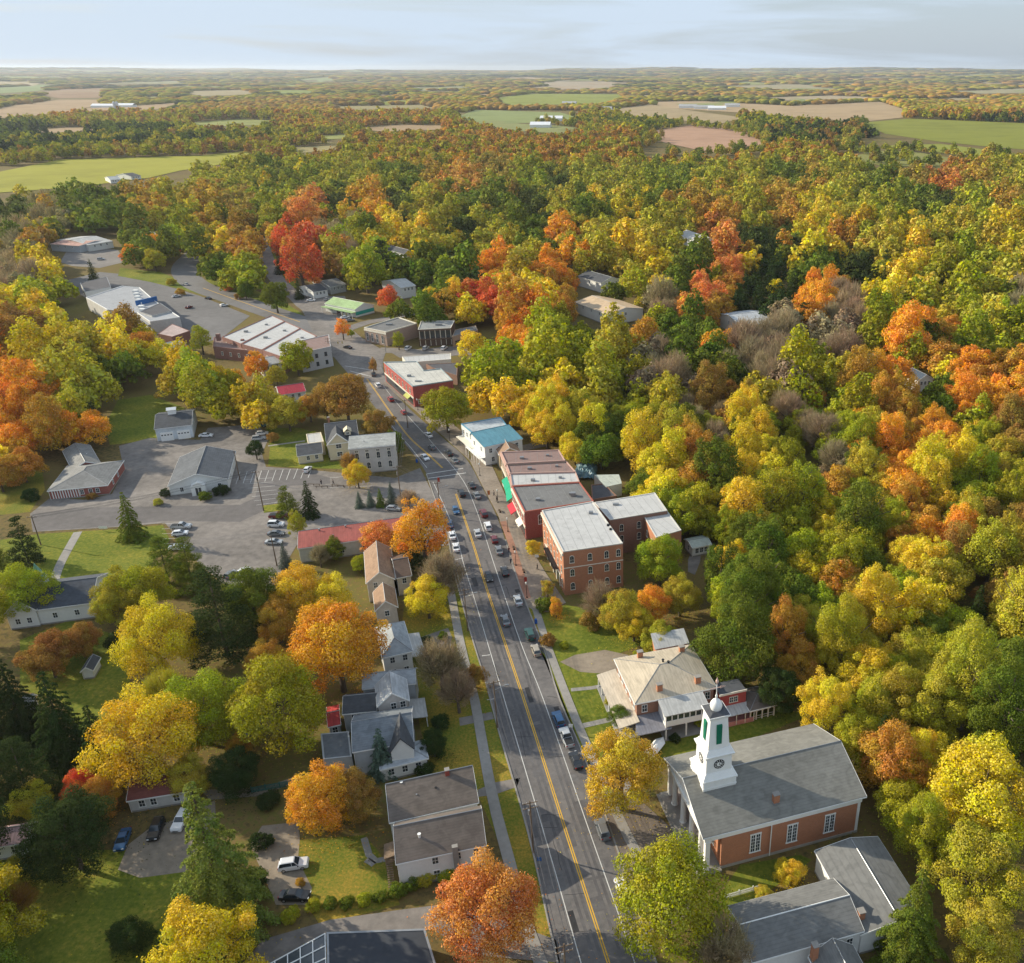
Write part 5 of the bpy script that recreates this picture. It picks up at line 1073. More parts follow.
    # houses among the trees
    for nm, lb, A, B, Cc, ze, ax, dz, wl, rf in (
        ('tan_roof_hall', 'large white hall with a tan roof standing in the trees above the village', (574.5,302), (608,314.5), (591,290), 6, 'x', 2.0, WSID, mat('tan_metal_roof', (.5,.37,.24), .6, 'seam')),
        ('wood_house', 'dark-roofed house with a white gable above the tan-roofed hall', (601,283), (622,279.5), (600,272.5), 6, 'y', 2.4, WSID, ROOFD),
        ('wood_house', 'white steep-gabled house deep in the woods near the top right', (701,243), (719,241.5), (700,233), 6.5, 'y', 3.2, WSID, ROOFM),
        ('wood_house', 'pale grey-roofed house in the woods left of a tall conifer stand', (741,326), (775,322), (740,311), 6, 'x', 2.4, WSID, mat('pale_metal_shingle', (.45,.47,.49))),
        ('wood_house', 'half-hidden pale house beneath an orange tree on the wooded slope', (872,363), (886,360), (871,353), 5, 'x', 1.8, WSID, ROOFM),
        ('wood_house', 'dark blue-roofed cottage hidden in trees right of the wooded slope', (918,381), (934,379), (918,372), 5, 'y', 2.2, WSID, mat('blue_black_shingle', (.06,.08,.11), .9)),
        ('wood_house', 'tiny white cabin at the end of a grass clearing in the woods', (804,345), (818,343.5), (805,340), 3.2, 'x', 1.4, WSID, ROOFM),
        ('tall_white_house', 'tall white house among trees behind the red maple', (401,288), (416,285.5), (400,278), 6.4, 'x', 2.2, WSID, ROOFM),
        ('wood_house', 'narrow white house in front of a dark conifer above the village', (404,254), (414,252.5), (404,246), 6, 'y', 2.2, WSID, ROOFD),
        ('white_corner_house', 'white house facing the crossroads parking lot', (313,292), (328,289.5), (313,284), 4.2, 'x', 2.0, WSID, ROOFD),
        ('grey_lot_house', 'greyish house just right of the white house at the crossroads lot', (330,287), (346,284), (330,279), 4.5, 'x', 2.0, GSID, ROOFG),
        ('white_warehouse', 'white warehouse with a rounded pale roof in the far left clearing', (88,245), (113,241), (89,235), 5, 'x', 2.0, WSID, ROOFM),
        ('rusty_barn', 'long shed with rusty streaked roof at the far left clearing', (50,244), (79,246), (55,236), 5, 'x', 1.2, BSID, mat('rust_roof', (.4,.24,.2), .8, 'seam', amt=.3)),
        ('white_cottage', 'small white cottage by the far bend of the highway', (169,237), (185,235), (170,229), 4, 'x', 1.8, WSID, ROOFG),
        ('farm_house', 'blue-grey roofed farmhouse on the edge of the big green field', (110,180), (121,179.3), (110.5,177), 4, 'x', 2.2, WSID, mat('blue_grey_shingle', (.3,.33,.35))),
        ('farm_house', 'dark-roofed farmhouse right of its blue-grey neighbour by the green field', (131,176.5), (141,175.5), (131,173.5), 4, 'x', 2.4, WSID, ROOFD),
        ('red_roof_cottage', 'cottage with a bright crimson roof in the trees left of the street', (279,395), (306,391), (281,386), 4.5, 'x', 1.8, WSID, mat('crimson_roof', (.42,.04,.06), .6, 'seam')),
        ('white_edge_building', 'pale-roofed building behind the trees left of the grey corner block', (262,366), (282,362), (264,357), 5, 'x', 1.5, WSID, ROOFM),
        ('left_edge_cottage', 'grey-roofed shed at the left edge among dark conifers', (22,703), (34,701), (23,697), 2.6, 'x', 1.0, WSID, ROOFM),
        ('canopy_shed', 'pale green-grey shed on the wood path behind the hotel wing', (692,548), (712,544), (688,538), 3.0, 'x', .8, WSID, mat('pale_green_membrane', (.42,.46,.42)))):
        house(nm, lb, A, B, Cc, ze, ax, dz, wl, rf, [.25,.5,.75], [.5], [.5], cat='house' if 'house' in lb or 'cottage' in lb else 'building')
    # far farms
    RFW = mat('white_barn_roof', (.75,.76,.78), .5, amt=.05)
    for i, (x, y, wd, lb) in enumerate(((104,108,26,'long white barn left of the silos on the far tan field'), (124,107.5,24,'long white barn right of the silos on the far tan field'), (687,108,16,'white farm building in the far right fields, first of a scattered line'), (703,109,18,'wide low farm building in the far right fields'), (716,110,16,'third farm building in the far right fields with a pale roof'), (731,107,12,'small farmhouse beside an orange tree in the far right fields'), (540,128,20,'pale greenhouse shed at the edge of the woods'), (551,121,22,'large white greenhouse roof in the distance above the woods'), (604,110,12,'far white farmhouse by the green strip field'), (568,104,12,'small white house in the far middle fields'), (1000,86,18,'white shed on the far right horizon field'), (618,106,10,'tiny white barn at the end of the green strip field'), (800,146,10,'white house by dark conifers below the ploughed field'))):
        c = at(x, y); ln = wd*c.length/FPX*1.0; px = [(x-wd/2, y), (x+wd/2, y-.3), (x-wd/2+.5, y-2.2-wd*.02)]
        c0 = at(*px[0]); L_ = (at(*px[1])-c0).length
        t = thing('farm_building', lb, 'farm building', (c0.x, c0.y, hill(c0.x, c0.y)+1), R(-3)); W_ = min(L_*.6, 26); H_ = 5 if wd > 14 else 4.5
        q = MB(); q.box(0, L_, 0, W_, -2, H_); q.build('wall', WHITE, t)
        q = MB(); q.slab([(-.5,-.5,H_),(L_+.5,-.5,H_),(L_+.5,W_/2,H_+W_*.22),(-.5,W_/2,H_+W_*.22)], .3); q.slab([(-.5,W_/2,H_+W_*.22),(L_+.5,W_/2,H_+W_*.22),(L_+.5,W_+.5,H_),(-.5,W_+.5,H_)], .3); q.build('roof', RFW if i in (0, 1, 4, 6, 7, 10) else ROOFM, t)
    for k, x in enumerate((115, 118)):
        c = at(x, 109); t = thing('silo', 'pale silo, %s of the two between the far white barns' % ('left' if k == 0 else 'right'), 'silo', (c.x, c.y, hill(c.x, c.y)), group='pair of far silos')
        q = MB(); q.lathe(0, 0, [(4,-1),(4,17),(3.3,19.5),(1.6,21),(.1,21.5)], 14); q.build('shaft', mat('silo_grey', (.5,.53,.57), .6), t)
houses()
# ------------------------------------------------------------------ trees
rng = np.random.default_rng(11); rnd = random.Random(7)
def _norm(a): return a/np.maximum(1e-6, np.linalg.norm(a, axis=-1, keepdims=True))
def cards(p, nrm, size, jit=.6, asp=(.6, 1.0)):
    """leaf clusters: one small folded face pair per point, facing roughly outward"""
    n = len(p); nn = _norm(nrm+rng.normal(0, jit, (n, 3))); a = _norm(np.cross(nn, rng.normal(0, 1, (n, 3)))); b = np.cross(nn, a)
    sa = (size*rng.uniform(.6, 1.35, n))[:, None]; sb = sa*rng.uniform(*asp, n)[:, None]
    v = np.stack([p-a*sa, p-b*sb+nn*sa*.18, p+a*sa, p+b*sb+nn*sa*.18], 1)
    return v.reshape(-1, 3)
def crown(n, size, kind='round', K=16, seed=0):
    """unit crown (radius 1, centre at origin, z about -0.8..1): returns quads and their tint"""
    g = np.random.default_rng(seed)
    if kind in ('round', 'tall', 'wide'):
        rz = {'round': 1.0, 'tall': 1.55, 'wide': .78}[kind]
        K = K+22; c = []; r = []; ph = g.uniform(0, 6.28, 6)
        def bulge(q):
            a_ = math.atan2(q[1], q[0]); return 1+.13*math.sin(2*a_+ph[0]+q[2]*2)+.1*math.sin(3*a_+ph[1]-q[2]*3)+.07*math.sin(5*a_+ph[2])
        tries = 0
        while len(c) < K and tries < 4000:
            tries += 1; q = g.normal(0, 1, 3); q /= np.linalg.norm(q)
            if q[2] < -.7: continue
            rr_ = g.uniform(.12, .33)**1.0; q = q*(1.0-rr_*g.uniform(.6, 1.3))*bulge(q)*g.uniform(.82, 1.03)
            q[:2] *= 1-.2*q[2]-.12*max(0, -q[2]-.3)
            if all(np.linalg.norm(q-e) > .62*(rr_+f_) for e, f_ in zip(c, r)): c.append(q); r.append(rr_)
        K = len(c); c = np.array(c+[np.array([0, 0, -.08])]); r = np.append(np.array(r), .55); c[:, 2] *= rz
        w_ = r**2; w_[-1] *= .6; idx = g.choice(K+1, n*3, p=w_/w_.sum()); d = _norm(g.normal(0, 1, (n*3, 3)))
        fr = np.sin(d[:, 0]*7+idx)*np.sin(d[:, 1]*8+idx*2)*np.sin(d[:, 2]*7+1)*.3
        rad = r[idx]*(np.where(g.random(n*3) < .75, g.uniform(.8, 1.1, n*3), g.uniform(.3, 1.35, n*3))+fr)
        sc3 = np.ones((n*3, 3)); sc3[:, 2] = np.where(idx == K, rz, .85 if rz < 1.2 else 1.2); p = c[idx]+d*sc3*rad[:, None]
        keep = (d[:, 2] > -.75) & (p[:, 2] > -.8*rz)
        for k in range(K+1):
            ins = (np.linalg.norm((p-c[k])/np.array([1, 1, rz if k == K else .85]), axis=1) < r[k]*.72) & (idx != k); keep &= ~ins
        p = p[keep][:n]; d = d[keep][:n]; idx = idx[keep][:n]
        nr = d+_norm(p)*.25+np.array([0, 0, .15]); v = cards(p, nr, size, .5)
        lob = g.random(K+1)[idx]
    elif kind == 'spruce':
        p = []; d = []; lobs = []; W = 19
        for k in range(W):
            z = k/W; R0 = (1-z)**.85*1.0+.03; nb = max(4, int(9*(1-z)+4)); off = g.random()*6.3
            for j in range(nb):
                a = off+j*2*math.pi/nb+g.uniform(-.2, .2); ln = R0*g.uniform(.62, 1.18); m = max(3, int(n/(W*8)*ln/.5)); t = np.sqrt(g.random(m))*1.0
                x = t*ln; zz = z*3.0-1.25-.12*t*ln-.34*(t**2)*ln+g.uniform(-.03, .03, m); lat = g.normal(0, .05*(1.35-t*.75)*(.5+ln), m)
                p.append(np.stack([np.cos(a)*x-np.sin(a)*lat, np.sin(a)*x+np.cos(a)*lat, zz], 1))
                d.append(np.tile([math.cos(a)*.6, math.sin(a)*.6, .8], (m, 1))); lobs.append(np.full(m, g.random()))
        p = np.concatenate(p); d = np.concatenate(d); lob = np.concatenate(lobs); v = cards(p, d, size, .45, (.35, .6))
    elif kind == 'pine':
        c = []; r = []
        for k in range(9):
            z = k/8; nb = int(7-4*z); off = g.random()*6
            for j in range(nb):
                a = off+j*2*math.pi/nb+g.uniform(-.3, .3); q = (1-z*.75)*g.uniform(.5, .78); c.append([q*math.cos(a), q*math.sin(a), -.9+z*2.2+g.uniform(-.1, .1)]); r.append(g.uniform(.22, .34)*(1-.35*z))
        c.append([0, 0, 1.35]); r.append(.2); c = np.array(c); r = np.array(r)
        idx = g.choice(len(r), n, p=r**2/(r**2).sum()); d = _norm(g.normal(0, 1, (n, 3))); p = c[idx]+d*r[idx][:, None]*np.array([1.15, 1.15, .5])*g.uniform(.6, 1.05, n)[:, None]
        v = cards(p, d*.5+np.array([0, 0, .7]), size, .6, (.35, .7)); lob = g.random(len(r))[idx]
    elif kind == 'bare':
        K2 = 60; a = g.random(K2)*6.283; e = g.uniform(.35, 1.35, K2); dirs = np.stack([np.cos(a)*np.cos(e), np.sin(a)*np.cos(e), np.sin(e)], 1)
        idx = g.integers(0, K2, n); t = g.uniform(.35, 1, n)**.7
        p = dirs[idx]*t[:, None]*np.array([1.05, 1.05, 1.75])+np.array([0, 0, -.8])+g.normal(0, .09, (n, 3))
        ax = _norm(dirs[idx]*np.array([1, 1, 1.5])+g.normal(0, .45, (n, 3))); sd_ = _norm(np.cross(ax, g.normal(0, 1, (n, 3))))
        ln = size*g.uniform(1.0, 3.2, n)[:, None]; wd = size*g.uniform(.08, .2, n)[:, None]
        v = np.stack([p-ax*ln-sd_*wd, p-ax*ln+sd_*wd, p+ax*ln+sd_*wd*.3, p+ax*ln-sd_*wd*.3], 1).reshape(-1, 3); lob = g.random(K2)[idx]
    m = len(v)//4
    t = np.stack([g.random(m), np.clip(.5+(lob-.5)*.8+g.normal(0, .12, m), 0, 1), g.random(m), np.ones(m)], 1)
    return v.astype(np.float32), t.astype(np.float32)
def quads_mesh(name, v, tint, m, col=None, extra=None):
    nq = len(v)//4; me = bpy.data.meshes.new(name); nv = len(v)
    me.vertices.add(nv); me.vertices.foreach_set('co', v.ravel()); me.loops.add(nv); me.loops.foreach_set('vertex_index', np.arange(nv, dtype=np.int32))
    me.polygons.add(nq); me.polygons.foreach_set('loop_start', np.arange(0, nv, 4, dtype=np.int32)); me.polygons.foreach_set('loop_total', np.full(nq, 4, dtype=np.int32))
    a = me.attributes.new('tint', 'FLOAT_COLOR', 'POINT'); a.data.foreach_set('color', np.repeat(tint, 4, 0).ravel())
    if col is not None:
        a = me.attributes.new('col', 'FLOAT_COLOR', 'POINT'); a.data.foreach_set('color', np.repeat(col, 4, 0).ravel().astype(np.float32))
    me.materials.append(m); me.update(calc_edges=True); return me
def trunk_mesh(kind, seed):
    """unit trunk: base at z=0, tree height 1, crown radius ~.45"""
    g = random.Random(seed); q = MB()
    if kind in ('spruce', 'pine'): q.cyl((0,0,0), (0,0,.95), .02, .004, 7); 
    else:
        q.cyl((0,0,0), (.005,.01,.3), .034, .024, 8); q.cyl((.005,.01,.3), (.02,0,.62), .024, .012, 7)
        q.cyl((.02,0,.62), (.0,.0,.9), .012, .004, 6)
        for k in range(9 if kind != 'bare' else 16):
            a = g.random()*6.28; z = g.uniform(.24, .6); r = g.uniform(.16, .36); e = (r*math.cos(a), r*math.sin(a), z+g.uniform(.14, .34))
            mid = (e[0]*.5, e[1]*.5, z+(e[2]-z)*.38); q.cyl((.01,0,z), mid, .012, .008, 5); q.cyl(mid, e, .008, .003, 5)
    return q.mesh('trunk', BARK)
# species: name -> (crown kinds, object name, category)
PROTO = {}
def proto(kind, lod, var):
    key = (kind, lod, var)
    if key not in PROTO:
        n = {'round': (36000, 14000, 6000), 'wide': (36000, 14000, 6000), 'tall': (36000, 14000, 6000), 'spruce': (34000, 13000, 4500), 'pine': (20000, 9000, 3000), 'bare': (11000, 6000, 2300)}[kind][lod]
        s = {'round': (.0175, .028, .042), 'wide': (.0175, .028, .042), 'tall': (.0185, .029, .044), 'spruce': (.024, .036, .055), 'pine': (.024, .036, .06), 'bare': (.04, .05, .075)}[kind][lod]
        v, t = crown(n, s, kind, K=14+var*3, seed=100*var+len(kind)*7+lod); PROTO[key] = quads_mesh('crown', v, t, LEAF), trunk_mesh(kind, var*5+len(kind))
    return PROTO[key]
ZC = {'round': .6, 'wide': .62, 'tall': .56, 'spruce': .42, 'pine': .5, 'bare': .52}   # crown centre as a share of the height
ASP = {'round': .95, 'wide': .78, 'tall': 1.5, 'spruce': 1.75, 'pine': 1.35, 'bare': 1.05}
OBJN = {'round': 'broadleaf_tree', 'wide': 'broadleaf_tree', 'tall': 'broadleaf_tree', 'spruce': 'spruce_tree', 'pine': 'pine_tree', 'bare': 'bare_tree'}
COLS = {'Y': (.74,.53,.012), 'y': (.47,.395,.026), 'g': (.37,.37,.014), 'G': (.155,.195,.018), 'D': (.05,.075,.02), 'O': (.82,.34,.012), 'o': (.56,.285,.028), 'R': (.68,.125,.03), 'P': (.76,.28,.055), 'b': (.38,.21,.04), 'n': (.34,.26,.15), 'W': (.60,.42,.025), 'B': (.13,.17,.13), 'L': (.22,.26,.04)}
CN = {'Y': 'bright yellow', 'y': 'dull olive-yellow', 'g': 'yellow-green', 'G': 'green', 'D': 'dark green', 'O': 'bright orange', 'o': 'brownish orange', 'R': 'red', 'P': 'pinkish orange', 'b': 'russet brown', 'n': 'grey bare', 'B': 'blue-green', 'L': 'pale green', 'W': 'golden'}
TREES = []       # (x, y, radius) of everything planted
def jitcol(c, k=.2):
    f = 1+rnd.uniform(-k, k); return (min(.9, c[0]*f*(1+rnd.uniform(-.08, .08))), min(.9, c[1]*f*(1+rnd.uniform(-.1, .1))), c[2]*f, 1)
def plant(x, y, r, kind, colk, label, cat, name, group=None, lod=0, parts=True, zc=None, h=None):
    """r: crown radius in metres; (x, y): where the trunk stands"""
    crz = r*(ASP[kind] if kind not in ('round', 'wide', 'tall') else 1.0)
    hz = {'round': r*.95, 'wide': r*.8, 'tall': r*1.5, 'spruce': r*1.75, 'pine': r*1.3, 'bare': r*1.05}[kind]
    if h is None: h = {'round': 2.1, 'wide': 1.8, 'tall': 3.25, 'spruce': 3.15, 'pine': 2.7, 'bare': 2.3}[kind]*r
    c, t = proto(kind, lod, rnd.randrange(6))
    zcen = h-{'round': .95, 'wide': .76, 'tall': 1.5, 'spruce': 1.8, 'pine': 1.5, 'bare': 1.0}[kind]*r
    o = thing(name, label, cat, (x, y, hill(x, y)), rnd.random()*6.28, group)
    k = bpy.data.objects.new('crown', c); C.objects.link(k); k.parent = o; k.location = (0, 0, zcen); k.scale = (r*rnd.uniform(.88, 1.1), r*rnd.uniform(.88, 1.1), r*(1.06 if kind == 'spruce' else rnd.uniform(.9, 1.15))); k.rotation_euler = (rnd.uniform(-.09, .09), rnd.uniform(-.09, .09), 0) if kind != 'spruce' else (0, 0, 0); k.color = jitcol(COLS[colk], .08)
    if parts:
        q = bpy.data.objects.new('trunk', t); C.objects.link(q); q.parent = o; q.scale = (h*.95, h*.95, h*.95)
        if kind == 'bare': q.scale = (h*1.05, h*1.05, h)
    TREES.append((x, y, r)); return o
def place_px(cx, cy_, rpx, colk, label, kind='round', cat=None, name=None, group=None, h=None):
    """crown centre and radius as measured in the photograph"""
    r = 5.0
    for _ in range(5):
        zc = r*{'round': 1.15, 'wide': 1.05, 'tall': 1.75, 'spruce': 1.45, 'pine': 1.3, 'bare': 1.3, 'bush': .6}[kind]
        p = at(cx, cy_, zc); r = rpx/proj(p.x, p.y, zc)[2]
    if kind == 'bush':
        o = thing(name or 'bush', label, cat or 'bush', (p.x, p.y, 0), rnd.random()*6.28, group)
        c, t = proto('wide', 2, rnd.randrange(4)); k = bpy.data.objects.new('foliage', c); C.objects.link(k); k.parent = o; k.location = (0, 0, r*.62); k.scale = (r, r, r*.95); k.color = jitcol(COLS[colk], .08); TREES.append((p.x, p.y, r*.7)); return o
    nm = name or ('maple_tree' if colk in 'ORPob' and kind in ('round', 'wide', 'tall') else OBJN[kind])
    return plant(p.x, p.y, r, kind, colk, label, cat or {'maple_tree': 'maple tree', 'spruce_tree': 'spruce tree', 'pine_tree': 'pine tree', 'bare_tree': 'bare tree'}.get(nm, 'tree'), nm, group, 0 if p.y < 190 else 1 if p.y < 340 else 2)
HAND = [
 (668,900,62,'g','big yellow-green maple hiding a white car at the lower right street edge','round'),
 (621,773,43,'W','golden tree between the street and the church columns','round'),
 (722,948,36,'n','bare brownish tree at the bottom edge right of the big yellow-green maple','bare'),
 (915,922,44,'G','dense green conifer at the bottom right beside the grey roof','spruce'),
 (985,792,56,'Y','largest bright yellow tree at the right edge behind the church','round'),
 (978,872,48,'y','dull yellow thinning tree below the bright yellow one at the right edge','round'),
 (985,935,40,'y','olive-yellow tree in the extreme bottom right corner','round'),
 (925,830,30,'g','yellow-green tree between the grey hall roof and the bright yellow tree','tall'),
 (740,645,42,'G','green tree directly behind the red wing of the mansion','round'),
 (780,690,24,'D','dark green tree behind the brown-roofed pavilion','round'),
 (487,908,52,'P','pinkish-orange maple at the bottom beside the street','round'),
 (318,798,38,'O','orange and yellow maple left of the white garden drive','round'),
 (352,795,26,'b','brownish thinning maple joined to the right of the orange and yellow one','round'),
 (212,862,64,'L','tallest spruce, pale green and drooping, in the lower left garden','spruce'),
 (205,950,52,'Y','bright yellow tree cut off by the bottom edge left of the greenhouse','round'),
 (336,645,50,'O','brightest orange maple beside the grey house cluster','round'),
 (276,703,52,'g','large yellow-green tree in front of the brightest orange maple','round'),
 (156,640,40,'Y','golden yellow tree above the little garden shed','round'),
 (145,738,47,'Y','golden tree above the maroon-roofed house','round'),
 (200,710,38,'g','yellow-green tree between the golden tree and the large yellow-green one','round'),
 (163,692,24,'y','dull tan treetop between the two golden left trees','bare'),
 (217,612,40,'D','broad dark green pine right of the golden tree above the shed','pine'),
 (252,598,32,'G','green tree with yellow top touching the broad dark pine','round'),
 (300,592,30,'Y','yellow-orange tree in front of the red-roofed hall','round'),
 (330,600,26,'Y','yellow tree right behind the brightest orange maple','round'),
 (277,620,24,'o','brownish orange tree between the green tree and the orange maple','round'),
 (268,660,20,'o','pale orange patchy tree left of the brightest orange maple','round'),
 (422,530,26,'O','vivid orange egg-shaped maple at the street by the red-roofed hall','tall'),
 (378,537,19,'P','pinkish-orange thin maple leaning over the red metal roof','round'),
 (427,597,22,'Y','yellow tree on the lawn left of the street pavement','round'),
 (442,577,24,'n','tall bare tan tree beside the left kerb','bare'),
 (440,665,30,'n','wide bare tree on the leafy lawn by the left pavement','bare'),
 (457,690,22,'n','smaller bare tree nearest the kerb on the leafy lawn','bare'),
 (474,676,13,'b','little russet tree at the left kerb','round'),
 (381,753,19,'B','blue-green conifer in front of the slate cross-gabled house','spruce'),
 (433,742,16,'D','dark evergreen between the slate house and the pavement','round'),
 (128,517,17,'G','lone spruce on the edge of the civic lawn','spruce'),
 (163,560,22,'G','left one of two open pines at the corner of the parking lot','pine'),
 (188,566,22,'G','right one of two open pines at the corner of the parking lot','pine'),
 (135,588,32,'g','yellow-green tree overhanging the dark chapel roof','wide'),
 (112,608,22,'y','dull tree at the right end of the chapel','round'),
 (22,592,28,'g','yellow-green tree in front of the chapel at the left edge','round'),
 (22,543,18,'D','dark conifer above the chapel at the left edge','pine'),
 (48,655,26,'b','russet-brown low tree on the lawn below the chapel','wide'),
 (80,640,20,'b','faded brown tree between the chapel and the garden shed','wide'),
 (15,705,34,'D','dark spruce at the left edge above the edge house','spruce'),
 (58,722,38,'D','dark spruce in the middle of the left conifer clump','spruce'),
 (98,745,30,'D','dark spruce at the right of the left conifer clump','spruce'),
 (22,775,34,'D','dark green conifer lowest at the left edge','pine'),
 (68,832,44,'D','broad very dark tree left of the blue car','round'),
 (100,795,22,'o','orange and red tree beside the maroon-roofed house','round'),
 (80,785,17,'R','small red tree next to the broad very dark tree','round'),
 (30,800,22,'y','olive tree above the house with the faded pink roof','round'),
 (10,905,24,'b','brown bare-looking shrub tree in the bottom left corner','bare'),
 (345,396,27,'b','large russet tree behind the cream victorian house','round'),
 (325,402,18,'b','second russet tree, left of the large one behind the victorian house','round'),
 (378,425,16,'b','brown-green tree between the victorian house and the street','round'),
 (393,444,13,'G','dark green tree right of the white stone building','round'),
 (446,408,23,'g','green tree in front of the red brick block','round'),
 (388,298,12,'R','red maple behind the green-roofed store','round'),
 (300,262,18,'R','tall flame-red maple at the side street','tall'),
 (282,242,12,'R','deep red maple left of the tall flame-red one','tall'),
 (292,228,10,'G','bright green tree between the two red maples','round'),
 (304,215,18,'P','orange-pink maple above the tall flame-red one','round'),
 (275,296,15,'G','rounded green tree on the grass by the crossroads','round'),
 (131,254,10,'O','orange round tree on the plaza verge','round'),
 (150,244,9,'O','orange tree right of and above its twin on the plaza verge','round'),
 (162,239,9,'O','pale orange tree at the top of the plaza verge','round'),
 (154,260,10,'y','olive round tree below the orange ones on the plaza verge','round'),
 (92,272,8,'D','dark pointed conifer by the dark-roofed shop','spruce'),
 (200,338,10,'g','narrow upright yellow-green tree by the white-roofed row','tall'),
 (279,264,7,'D','small dark spruce on the roadside lawn','spruce'),
 (245,290,9,'G','round green bush-like conifer on the roadside bank','round'),
 (298,289,7,'D','dark spruce by the rounded green crossroads tree','spruce'),
 (286,501,13,'G','left conifer of the group in the middle of the parking lot','pine'),
 (308,500,13,'D','darker right conifer of the group in the parking lot','spruce'),
 (296,524,9,'g','upright yellow-green shrub tree beside the row of parked cars','tall'),
 (284,556,9,'B','small blue-green spruce at the corner of the red-roofed hall','spruce'),
 (357,474,14,'Y','small yellow tree in front of the white stone building','round'),
 (349,462,11,'b','thin brownish tree left of the white stone building','bare'),
 (333,549,12,'G','green tree against the pale wall of the red-roofed hall','round'),
 (319,555,11,'n','grey-olive shrub tree against the pale wall of the hall','bare'),
 (360,563,9,'g','yellow-green bush tree below the pinkish maple','round'),
 (255,449,10,'D','dark evergreen bush by the parking lot entrance','round'),
 (412,560,12,'D','dark shrub tree behind the yellow lawn tree','round'),
 (408,500,12,'n','pale bare tree by the vivid orange egg-shaped maple','bare'),
 (545,640,0,'g','',''),
 (621,612,24,'y','thinning yellow tree at the south wall of the three-storey block','round'),
 (600,600,20,'n','bare grey-twigged tree at the corner of the three-storey block','bare'),
 (634,622,20,'Y','yellow tree on the edge of the hotel lawn','round'),
 (652,605,20,'O','yellow-orange tree in the middle behind the hotel lawn','round'),
 (660,560,26,'g','yellow-green tree below the brick end wing','round'),
 (680,595,22,'y','olive tree left of the abandoned clearing behind the mansion','round'),
 (660,640,18,'y','olive tree just above the mansion roof','round'),
 (620,715,13,'G','green bush tree in front of the mansion veranda','wide'),
 (612,700,9,'g','yellow-green bush tree by the mansion lawn path','wide'),
 (790,872,17,'Y','small orange-yellow tree in the gap between church and annex','wide'),
 (764,893,10,'y','smaller yellow bush tree beside the one between church and annex','wide'),
 (365,268,22,'g','rounded yellow-green tree above the green-roofed store','round'),
 (382,262,17,'D','dark green conifer behind the red maple by the store','pine'),
 (430,300,10,'Y','slim yellow tree, left of three above the crossroads offices','tall'),
 (456,296,11,'Y','round-topped yellow tree above the brown glazed office','tall'),
 (472,345,16,'Y','yellow tree to the right of the crossroads offices','round'),
 (497,302,19,'R','large pink-red maple above the yellow trees right of the crossroads','round'),
 (465,305,11,'O','orange tree beside the large pink-red maple','round'),
 (398,340,6,'g','small street tree against the tan corner building','tall'),
 (342,328,7,'O','orange street tree at the crossroads signal','tall'),
 (351,333,4,'g','tiny green street tree beside the orange one at the crossroads','round'),
 (373,365,5,'b','small dark red street tree by the corner of the red brick block','tall'),
 (-45,930,60,'g','large tree just outside the left edge shading the bottom left lawn','round'),(-60,840,60,'D','dark tree just outside the left edge above the lawn','round'),(-50,985,55,'G','tree outside the bottom left corner','round'),(-40,760,45,'D','dark pine just outside the left edge','pine'),(-30,690,40,'D','dark pine outside the left edge below the chapel','pine'),(-35,610,35,'g','tree outside the left edge beside the chapel','round'),(-30,560,28,'G','tree outside the left edge above the chapel','round'),  # unseen trees added past the left edge to throw shade over the lawns
 (100,765,20,'y','olive tree hiding the corner of the maroon-roofed house','round'),(187,775,22,'y','olive-brown tree behind the tallest spruce','round'),(235,770,26,'D','dark tree between the tallest spruce and the large yellow-green tree','round'),(20,870,18,'y','brownish shrub tree at the left edge by the picket fence','round'),
 (240,745,14,'o','brownish treetop beside the black car under the trees','round'),
 (256,365,13,'O','orange tree left of the crimson-roofed cottage','round'),(296,358,16,'g','yellow-green tree in front of the grey corner block','round'),(215,378,16,'Y','yellow tree behind the white garage, right side','round'),(231,386,15,'g','yellow-green tree above the dark green parked sedan','round'),(258,394,14,'o','pinkish-brown tree below the crimson-roofed cottage','round'),(287,412,18,'y','olive tree behind the victorian lawn','round'),(242,404,15,'y','dull yellow tree at the top corner of the lot','round'),(309,408,13,'o','brownish tree left of the second russet tree','round'),(272,402,13,'y','olive tree between the pinkish-brown tree and the victorian lawn','round'),(276,376,10,'y','thin yellow tree touching the crimson roof','round'),
 (125,328,20,'b','thin reddish-brown tree in front of the supermarket','round'),(160,356,16,'Y','yellow tree below the pale flat-roofed shed','round'),(186,364,15,'Y','yellow tree between the pale shed and the narrow upright tree','round'),(142,345,14,'o','brownish tree below the supermarket corner','round'),
 (130,935,20,'D','dark conifer shrub low on the bottom left lawn','wide'),
]
